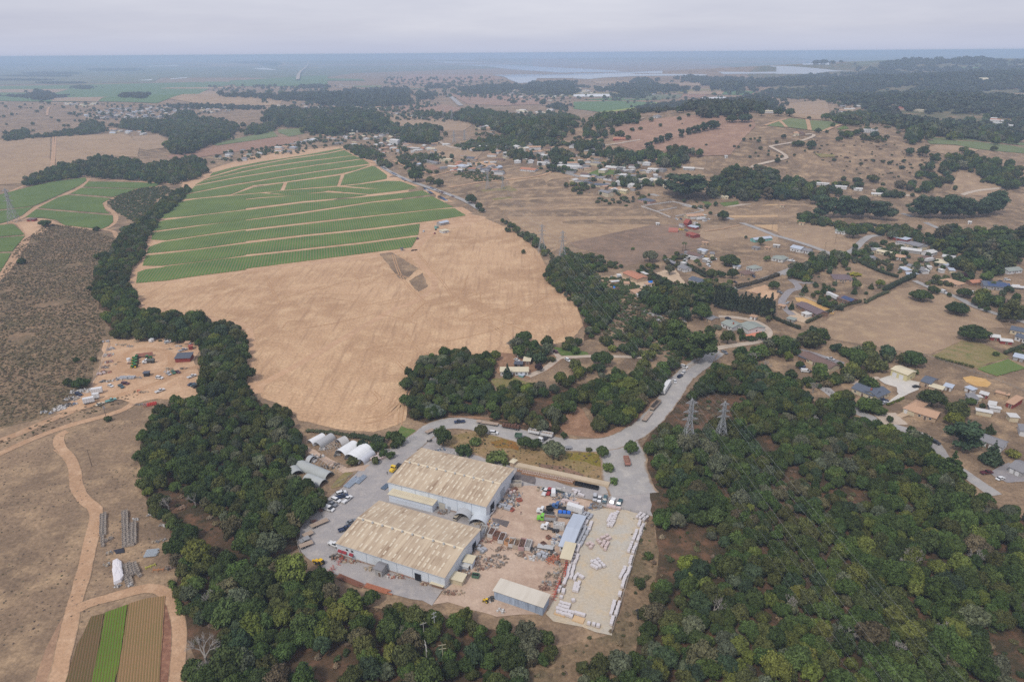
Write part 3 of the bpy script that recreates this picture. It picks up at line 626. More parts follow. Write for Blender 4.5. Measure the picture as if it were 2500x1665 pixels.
for i in range(70):
 x,y = fr_.uniform(-60,2560),fr_.uniform(153,240); w = fr_.uniform(60,260); h = fr_.uniform(1.5,6)*(y-120)/60
 if 1000 < x+w and x < 2150 and y < 205: continue
 sheet('far_field',[P(x,y+fr_.uniform(-1,1)),P(x+w,y+fr_.uniform(-2,2)),P(x+w*fr_.uniform(.8,1.1),y+h+fr_.uniform(-1,1)),P(x+w*fr_.uniform(-.2,.2),y+h)],fr_.choice(FCOL),1.0+.03*i/2,0,150,seed=i)
wm,n_,l_,b_ = newmat('slough_water'); b_.inputs['Base Color'].default_value = (.30,.33,.36,1); b_.inputs['Roughness'].default_value = .08; b_.inputs['Specular IOR Level'].default_value = .5
for i,(v,s) in enumerate([('B2','1030,178 1300,184 1560,190 1600,205 1900,222 2355,244 2700,248 2700,268 2355,266 1900,256 1600,236 1450,216 1210,205 1130,190'),
  ('B2','1480,278 1700,273 2000,271 2355,272 2355,290 2200,300 1800,302 1780,330 1670,338 1600,312 1560,290'),('A6','0,118 600,126 1270,130 1280,142 600,146 300,160 150,175 0,170'),
  ('A6','1380,105 1700,108 2355,100 2355,125 1800,122 1440,128'),('A7','-20,248 380,273 480,280 560,290 740,294 480,300 300,322 -20,322'),('A7','240,212 500,212 490,235 230,235'),
  ('B2','980,158 1300,160 1350,168 1060,170'),('A6','750,8 1400,16 1300,24 900,18'),('A6','1880,48 2355,75 2355,85 1900,56'),('A6','2230,20 2355,18 2355,38 2240,38')]):
 sheet('slough_water',W(v,s),wm,1.2+.05*i,0,500,label='pale water of the distant slough')
PLAS = paint('field_plastic',(.75,.75,.75),.5)
for i,(v,s) in enumerate([('B1','1060,182 1280,178 1300,188 1080,190'),('B1','1640,165 1780,156 1900,160 1890,167'),('B1','1810,203 1900,196 1990,212 1920,212'),('B1','210,309 660,287 670,293 470,304 230,312'),('B1','1225,275 1345,266 1340,272 1230,279'),
  ('B1','805,293 895,290 890,296'),('A6','1220,355 1420,346 1600,360 1480,372 1260,382'),('A6','0,325 200,318 480,322 800,318 700,335 300,345 0,345'),('B1','960,290 1100,280 1095,286')]):
 sheet('plastic_covered_field',W(v,s),PLAS,1.5+.06*i,0,500)
# ------------------------------------------------------------------ trees: crowns are lobes covered with leaf clumps
def leafcloud(centers,radii,per,leaf,seed,squash=1.,core=True,up=.25,name='crown'):
 rs = np.random.RandomState(seed)
 C = np.array(centers,float); Rr = np.array(radii,float); V = []; T = []; F = []
 nq = 0; verts = []; vary = []
 for i in range(len(C)):
  n = max(4,int(per*(Rr[i]/Rr.mean())**2))
  d = rs.normal(size=(n,3)); d[:,2] += up; d /= np.linalg.norm(d,axis=1)[:,None]
  p = C[i]+d*Rr[i]*rs.uniform(.82,1.08,(n,1))*np.array([1,1,squash])
  keep = np.ones(n,bool)
  for j in range(len(C)):
   if j != i: keep &= np.linalg.norm((p-C[j])/np.array([1,1,squash]),axis=1) > Rr[j]*.8
  keep &= p[:,2] > .03
  p = p[keep]; d = d[keep]; n = len(p)
  if not n: continue
  nn = d+rs.normal(size=(n,3))*.38; nn /= np.linalg.norm(nn,axis=1)[:,None]
  t = np.cross(nn,rs.normal(size=(n,3))); t /= np.linalg.norm(t,axis=1)[:,None]; b = np.cross(nn,t)
  s = leaf*rs.uniform(.6,1.3,(n,1))
  q = np.stack([p-t*s-b*s*.7,p+t*s*.9-b*s*.8,p+t*s+b*s*.75,p-t*s*.8+b*s*.8],1)
  verts.append(q.reshape(-1,3)); lob = rs.uniform(.25,.75)
  vary.append(np.repeat(np.clip(lob+rs.normal(size=n)*.10,0,1),4))
 v = np.concatenate(verts); va = np.concatenate(vary); nq = len(v)//4
 f = np.arange(nq*4).reshape(-1,4)
 faces = f.tolist()
 vs = v.tolist(); vl = va.tolist()
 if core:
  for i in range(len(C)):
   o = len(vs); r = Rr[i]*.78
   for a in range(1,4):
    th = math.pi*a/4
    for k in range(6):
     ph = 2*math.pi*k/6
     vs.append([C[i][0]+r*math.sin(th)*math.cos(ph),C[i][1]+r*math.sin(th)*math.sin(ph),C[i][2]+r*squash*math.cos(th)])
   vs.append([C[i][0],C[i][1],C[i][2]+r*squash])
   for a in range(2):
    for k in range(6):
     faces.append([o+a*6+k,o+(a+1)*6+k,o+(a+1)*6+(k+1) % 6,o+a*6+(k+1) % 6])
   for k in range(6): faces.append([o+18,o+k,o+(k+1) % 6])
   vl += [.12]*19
 me = bpy.data.meshes.new(name); me.from_pydata(vs,[],faces); me.materials.append(LEAF)
 me.attributes.new('vary','FLOAT','POINT').data.foreach_set('value',vl)
 me.update(); return me
def dome(n,seed,rx=1.,rz=.8,zc=.85,lob=(.26,.42),low=-.25):
 r = random.Random(seed); C = []; Q = []
 for i in range(n):
  z = 1-(1-low)*(i+.5)/n; a = i*2.39996+r.uniform(-.5,.5); h = math.sqrt(max(0,1-z*z))
  k = r.uniform(.55,.76)
  C.append((math.cos(a)*h*rx*k,math.sin(a)*h*rx*k,zc+z*rz*k)); Q.append(r.uniform(*lob))
 C.append((0,0,zc)); Q.append(.5*rz)
 return C,Q
OAKS = []
for i in range(7):
 n = (26,30,22,34,28,20,30)[i]
 C,Q = dome(n,30+i,1,(.78,.7,.85,.75,.68,.9,.8)[i],(.85,.78,.92,.82,.75,.95,.88)[i],((.2,.36),(.18,.32),(.24,.42),(.17,.3),(.2,.36),(.26,.44),(.18,.36))[i])
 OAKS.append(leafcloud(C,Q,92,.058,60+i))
MIDS = []
for i in range(4):
 C,Q = dome(13,130+i,1,.8,.85,(.3,.5)); MIDS.append(leafcloud(C,Q,42,.115,160+i))
FARS = []
for i in range(3):
 C,Q = dome(6,230+i,1,.75,.8,(.4,.6)); FARS.append(leafcloud(C,Q,16,.22,260+i))
BUSH = []
for i in range(3):
 C,Q = dome(10,330+i,1,.6,.45,(.3,.5),-.1); BUSH.append(leafcloud(C,Q,34,.11,360+i))
def eucalypt(seed,n=26,tall=2.6):
 r = random.Random(seed); C = []; Q = []
 for i in range(n):
  z = r.uniform(.75,tall); w = .95*math.sin(math.pi*min(max((z-.35)/(tall-.1),.05),.95))**.6
  a = r.uniform(0,6.28); k = w*r.uniform(.3,1); C.append((math.cos(a)*k,math.sin(a)*k,z)); Q.append(r.uniform(.24,.42))
 return C,Q
EUCS = [leafcloud(*eucalypt(400+i),60,.075,420+i) for i in range(4)]
def slim(seed):
 r = random.Random(seed); C = []; Q = []
 for i in range(16):
  z = .8+i*.21; a = r.uniform(0,6.28); k = r.uniform(.1,.5)*(1-.5*i/16); C.append((math.cos(a)*k,math.sin(a)*k,z)); Q.append(r.uniform(.32,.5)*(1.1-.6*i/16))
 return C,Q
SLIM = [leafcloud(*slim(440+i),60,.1,450+i) for i in range(3)]
def conifer(seed):
 r = random.Random(seed); C = []; Q = []
 for i in range(11):
  t = i/10; n = max(1,int(7*(1-t)))
  for k in range(n):
   a = 2*math.pi*k/n+r.uniform(-.4,.4)+i; rad = .68*(1-t)*(1 if n > 1 else 0)
   C.append((math.cos(a)*rad,math.sin(a)*rad,.35+2.1*t)); Q.append(.34*(1-.72*t)*r.uniform(.85,1.15))
 return C,Q
CONS = [leafcloud(*conifer(470+i),40,.08,480+i,.6) for i in range(3)]
def trunkmesh(h,r,limbs,seed,spread=.6,m=BARK):
 rr = random.Random(seed); b = MB().mat(m); b.beam((0,0,-.05),(0,0,h),r,7,r*.7)
 for i in range(limbs):
  a = 2*math.pi*i/limbs+rr.uniform(-.4,.4); b.beam((0,0,h*.9),(math.cos(a)*spread,math.sin(a)*spread,h+spread*.8),r*.5,5,r*.2)
 return b.mesh('trunk')
TR_OAK = trunkmesh(.5,.08,4,1,.5); TR_EUC = trunkmesh(1.0,.05,4,2,.5,paint('pale_bark',(.3,.26,.22),.9,0,.4,2)); TR_SLIM = trunkmesh(1.3,.05,2,3,.2); TR_CON = trunkmesh(.4,.05,0,4)
TINTS = [('deep green',(.054,.078,.023)),('dark olive',(.084,.092,.029)),('mid green',(.074,.108,.028)),('grey green',(.120,.130,.076)),('bright olive',(.125,.142,.032)),('blue green',(.054,.080,.038)),('brown olive',(.12,.105,.055))]
TW = [.32,.25,.2,.09,.04,.06,.04]
TV = dict(TINTS)
def jitter(c,k=.16,r=rnd):
 f = r.uniform(1-k,1+k); return tuple(max(.004,v*f*r.uniform(.93,1.07)) for v in c)
def tree(name,crown,trunk,p,s,sz,rz,tint,label,cat,group=None,zoff=0.):
 t = empty(name,(p.x,p.y,hgt(p.x,p.y)-zoff*sz),rz,label,cat,group)
 u = rnd.uniform(.84,1.18); t.scale = (s*u,s/u,sz)
 c = obj('crown',crown,t); c['tint'] = list(tint)
 if trunk: obj('trunk',trunk,t)
 return t
def scatter_group(protos):
 ng = bpy.data.node_groups.new('scatter','GeometryNodeTree')
 ng.interface.new_socket('Geometry',in_out='INPUT',socket_type='NodeSocketGeometry')
 ng.interface.new_socket('Geometry',in_out='OUTPUT',socket_type='NodeSocketGeometry')
 n = ng.nodes; l = ng.links
 gi = n.new('NodeGroupInput'); go = n.new('NodeGroupOutput'); jn = n.new('GeometryNodeJoinGeometry'); ip = n.new('GeometryNodeInstanceOnPoints')
 for o in protos:
  oi = n.new('GeometryNodeObjectInfo'); oi.inputs['Object'].default_value = o; oi.inputs['As Instance'].default_value = True
  l.new(oi.outputs['Geometry'],jn.inputs[0])
 def attr(nm,ty):
  a = n.new('GeometryNodeInputNamedAttribute'); a.data_type = ty; a.inputs['Name'].default_value = nm; return a.outputs['Attribute']
 l.new(gi.outputs[0],ip.inputs['Points']); l.new(jn.outputs[0],ip.inputs['Instance'])
 ip.inputs['Pick Instance'].default_value = True
 l.new(attr('variant','INT'),ip.inputs['Instance Index']); l.new(attr('turn','FLOAT_VECTOR'),ip.inputs['Rotation']); l.new(attr('size','FLOAT_VECTOR'),ip.inputs['Scale'])
 l.new(ip.outputs[0],go.inputs[0]); return ng
def protos(meshes,nm): return [bpy.data.objects.new(nm,m) for m in meshes]
NG = {'oak': scatter_group(protos(OAKS,'oak_crown')),'mid': scatter_group(protos(MIDS,'mid_crown')),'far': scatter_group(protos(FARS,'far_crown')),'bush': scatter_group(protos(BUSH,'bush_crown')),'euc': scatter_group(protos(EUCS,'eucalyptus_crown'))}
NV = {'oak': 7,'mid': 4,'far': 3,'bush': 3,'euc': 4}
def stuffmass(name,kind,rows,label):
 """rows of (x, y, z, s, sz, tint)"""
 if not rows: return
 me = bpy.data.meshes.new(name); me.vertices.add(len(rows))
 me.vertices.foreach_set('co',[c for r in rows for c in r[:3]])
 me.attributes.new('variant','INT','POINT').data.foreach_set('value',[rnd.randrange(NV[kind]) for r in rows])
 me.attributes.new('turn','FLOAT_VECTOR','POINT').data.foreach_set('vector',[c for r in rows for c in (rnd.uniform(-.1,.1),rnd.uniform(-.1,.1),rnd.uniform(0,6.28))])
 me.attributes.new('size','FLOAT_VECTOR','POINT').data.foreach_set('vector',[c for r in rows for c in (r[3]*rnd.uniform(.78,1.2),r[3]*rnd.uniform(.78,1.2),r[4])])
 me.attributes.new('tint','FLOAT_COLOR','POINT').data.foreach_set('color',[c for r in rows for c in (*r[5],1)])
 me.update(); o = obj(name,me); md = o.modifiers.new('scatter','NODES'); md.node_group = NG[kind]
 return setting(o,'stuff',label)
def pts_in(poly,spacing,jit=.4,skip=(),seed=0):
 r = np.random.RandomState(seed); xs = [p[0] for p in poly]; ys = [p[1] for p in poly]
 gx = np.arange(min(xs),max(xs)+spacing,spacing); gy = np.arange(min(ys),max(ys)+spacing,spacing*.87)
 X,Y = np.meshgrid(gx,gy); X[1::2] += spacing/2
 X = (X+r.uniform(-jit,jit,X.shape)*spacing).ravel(); Y = (Y+r.uniform(-jit,jit,Y.shape)*spacing).ravel()
 k = inpoly(X,Y,poly)
 for s in skip: k &= ~inpoly(X,Y,s)
 return X[k],Y[k]
def proj(x,y,z):
 v = CAM_R.to_3x3().transposed() @ Vector((x,y,z-CAM_H))
 return (1250+FPX*v.x/-v.z,832.5-FPX*v.y/-v.z,-v.z) if v.z < -1 else (-999,-999,1e9)
def patchy(x,y,k): return math.sin(x*k+1.3*math.sin(y*k*.7+.5))*math.sin(y*k*1.1+1.7*math.sin(x*k*.6+2))
def pick(): return rnd.choices(TINTS,TW)[0]

CLEAR = [W('F',s,0) for s in ['1725,1005 1760,1000 1795,1040 1770,1060 1735,1050','1930,1130 1985,1125 2000,1165 1945,1170','1500,1320 1560,1320 1585,1345 1500,1355','1500,1385 1545,1370 1560,1420 1520,1440',
        '2110,1290 2210,1280 2230,1310 2120,1325','680,1510 800,1490 840,1530 760,1570 660,1568','580,1220 640,1230 655,1270 600,1275','440,1440 500,1430 520,1490 490,1560 440,1560','1270,1490 1330,1470 1330,1560 1280,1570','1790,1090 1830,1080 1860,1110 1810,1125',
        '2050,1085 2120,1075 2120,1110','940,1170 960,1170 960,1190']]
WLAB = {'right': 'oak wood on the slope right of the stone yard','creek': 'oak wood along the creek left of the sheds','knoll': 'oak wood on the knoll below the ploughed field','road': 'oak wood above the curving gravel road','line': 'oak wood under the power lines'}
ROADS_ = [(smooth(W('R6','250,830 340,770 450,745 600,755 800,800 1000,850 1200,890 1400,905 1550,895 1650,870 1800,790 1900,700 2000,580 2100,430 2200,340 2355,230'),4),6.5),(smooth(W('R6','1640,880 1680,960 1690,1080 1720,1180 1760,1260'),4),11),(smooth(W('R6','1000,410 1110,360 1180,310 1230,275 1340,270 1440,265'),4),3),(smooth(W('A4','640,1130 900,1085 1100,1055'),4),3)]
RP = [(np.array([[p.x,p.y] for p in q]),w) for q,w in ROADS_]
def hides(x,y,hs=(0,2.5,5,7)):
 """would a crown here stand on the road or hide it"""
 for h in hs:
  k = CAM_H/(CAM_H-h); c = np.array([x*k,y*k])
  for a,w in RP:
   if ((a-c)**2).sum(1).min() < (w+1.5)**2: return True
 return False
cand = []
for wi,(k,poly) in enumerate(WOODS.items()):
 X,Y = pts_in(poly,5.1,.42,CLEAR,40+wi)
 for x,y in zip(X,Y):
  if hides(x,y): continue
  if patchy(x,y,.035) > (.77 if k == 'right' else .93): continue
  q = proj(x,y,5)
  if q[1] > 1790 or q[0] < -90 or q[0] > 2590: continue
  big = .5+.5*patchy(x+300,y,.028)
  s = rnd.uniform(2.3,4.3)*(1+.3*(big-.5));
  if rnd.random() < .12: s *= 1.25
  nm,tint = pick()
  if patchy(x,y+500,.02) > .45 and rnd.random() < .5: nm,tint = TINTS[2] if rnd.random() < .6 else TINTS[4]
  cand.append([s*FPX/q[2],k,x,y,s,nm,jitter(tint,.26),-40 < q[0] < 2540 and -20 < q[1] < 1690])
MARKS = [(W1(v,x,y),t) for v,x,y,t in (('F',1600,1060,'at the foot of the near pylons'),('F',1470,1040,'along the road below the junction'),('F',1500,1200,'at the parking strip end of the right wood'),('F',1580,1270,'around the yellow green maple'),('F',1530,1420,'on the wood edge by the round dark oak'),('F',1500,1530,'at the bottom beside the bare bank'),('F',1700,1500,'at the bottom of the right wood'),('F',1900,1530,'low in the right wood by the twisted bare tree'),('F',2100,1530,'at the bottom under the wires'),('F',2300,1520,'in the bottom right corner'),('F',2300,1350,'at the right edge by the orange path'),('F',2150,1300,'beside the white lichen covered tree'),('F',2000,1250,'under the wires in the right wood'),('F',1800,1200,'in the middle of the right wood'),('F',1700,1350,'behind the bare grey trees'),('F',1900,1400,'in the hollow of the right wood'),('F',2250,1180,'by the road at the right edge'),('F',2050,1080,'below the tan ranch house road'),('F',1850,1000,'on the upper slope of the right wood'),('F',1650,900,'on the road bank of the right wood'),
 ('F',450,1420,'at the curved track of the garden'),('F',560,1520,'at the bottom left of the creek wood'),('F',700,1420,'below the gravel yard tip'),('F',850,1480,'around the reddish clearing'),('F',1000,1450,'around the pale poles'),('F',1130,1520,'at the bottom beside the poles'),('F',1250,1460,'below the corrugated shed'),('F',600,1300,'left of the gravel yard tip'),('F',500,1250,'inland of the crate meadow'),('F',420,1150,'on the meadow side of the creek wood'),('F',600,1120,'beside the tunnel greenhouses'),('F',420,1000,'below the equipment yard'),('F',600,980,'below the ploughed field'),('F',1000,900,'on the knoll'),('F',1300,900,'above the gravel road'))]
def near_mark(x,y): return min(MARKS,key=lambda m: (m[0].x-x)**2+(m[0].y-y)**2)[1]
def rnd_size(s): return 'broad' if s > 4.2 else 'small' if s < 3.1 else 'rounded'
cand.sort(key=lambda c: -c[0]*c[7])
NEAR = 290
rows = {}
for i,(_,k,x,y,s,nm,tint,vis) in enumerate(cand):
 sz = s*rnd.uniform(.9,1.25)
 if i < NEAR:
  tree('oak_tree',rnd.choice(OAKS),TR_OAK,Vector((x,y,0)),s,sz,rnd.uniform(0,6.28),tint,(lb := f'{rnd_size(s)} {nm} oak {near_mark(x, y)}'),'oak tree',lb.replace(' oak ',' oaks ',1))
 else: rows.setdefault(k,[]).append((x,y,-.1*s,s,sz,tint))
for k,rr in rows.items(): stuffmass('oak_wood','oak',rr,'dense '+WLAB[k])
def scrub(name,poly,sp,smin,smax,cols,label,dens=1.,k=.06,thr=-2,seed=0):
 X,Y = pts_in(poly,sp,.5,[],seed); rr = []
 for x,y in zip(X,Y):
  if rnd.random() > dens or patchy(x,y,k) < thr: continue
  if y < 480 and hides(x,y,(0,)): continue
  q = proj(x,y,1)
  if q[1] > 1730 or q[0] < -60 or q[0] > 2560: continue
  s = rnd.uniform(smin,smax); rr.append((x,y,hgt(x,y)-.1,s,s*rnd.uniform(.45,.9),jitter(cols[int((patchy(x,y,.03)*.5+.5+rnd.uniform(-.35,.35))*len(cols)) % len(cols)],.22)))
 stuffmass(name,'bush',rr,label)
SCR = [(.13,.112,.058),(.175,.13,.075),(.21,.155,.10),(.10,.10,.045),(.24,.175,.115)]
GRN = [(.07,.09,.035),(.085,.1,.04),(.06,.075,.03)]
scrub('hillside_scrub',W('F','0,640 45,560 110,515 195,525 262,548 275,600 225,640 222,700 245,765 230,800 205,880 150,925 100,955 0,980'),1.8,.3,.95,[(.145,.125,.066),(.175,.14,.08),(.205,.158,.098),(.16,.135,.075),(.22,.17,.108)],'low brown scrub on the left hillside',.8,.045,-.9,3)
scrub('undergrowth',WOODS['right'],5,.6,1.6,SCR+GRN,'brush between the oaks of the right wood',.5,seed=4)
scrub('undergrowth',WOODS['creek'],5,.6,1.8,SCR+GRN,'brush between the oaks along the creek',.5,seed=5)
scrub('undergrowth',W('F','1345,720 1400,780 1460,790 1560,835 1600,850 1530,700 1440,640 1380,640 1345,600 1300,570 1290,590 1340,690'),3.0,.8,2.4,[(.085,.115,.04),(.10,.125,.045),(.075,.1,.035)]+SCR[:2],'green brush in the gully under the power lines',.8,seed=6)
scrub('bank_scrub',W('F','1450,1190 1510,1180 1510,1400 1480,1450 1460,1568 1330,1568 1210,1560 1300,1480 1400,1450 1445,1400'),3,.4,1.1,SCR,'dry weeds on the bank beside the stone yard',.45,seed=7)
scrub('meadow_weeds',W('Y1','1010,315 1060,270 1200,235 1300,250 1450,290 1700,350 1900,370 1960,360 2000,440 2020,540 1960,560 1420,425 1330,400'),1.9,.25,.7,SCR+SCR+GRN+[(.26,.15,.06)],'weeds in the rough field behind the long shed',.5,seed=8)
scrub('grass_tufts',W('F','0,1060 130,1000 320,960 330,1150 390,1290 250,1350 150,1568 0,1568'),2.1,.15,.42,[(.25,.19,.14),(.2,.155,.11),(.3,.23,.17),(.17,.15,.09)],'dry grass tufts on the lower left meadow',.5,.05,-.3,seed=9)
scrub('roadside_scrub',W('F','0,1016 140,952 250,920 318,896 316,912 240,940 130,982 0,1034'),2,.3,.8,SCR,'scrub between the two dirt tracks',.5,seed=10)
scrub('gully_scrub',W('B3','1030,370 1150,300 1340,240 1600,215 1650,260 1500,350 1430,460 1300,560 1220,530 1110,460'),3.0,.8,2.0,[(.10,.12,.05),(.115,.125,.06),(.09,.11,.045)],'bushes in the gully between the strawberry fields',.9,seed=11)
scrub('hill_scrub',W('A7','350,960 1000,960 1460,1000 1400,1100 1600,1200 1500,1300 1000,1350 500,1200 300,1100'),9,.8,2.6,SCR+GRN,'scattered brush on the brown hill',.3,seed=12)
scrub('orchard_bushes',W('A5','1280,822 1480,792 1760,852 1760,872 1540,890'),5.5,2.0,2.6,[(.09,.11,.03),(.1,.12,.04)],'bushy orchard behind the dry pasture',.95,seed=13)

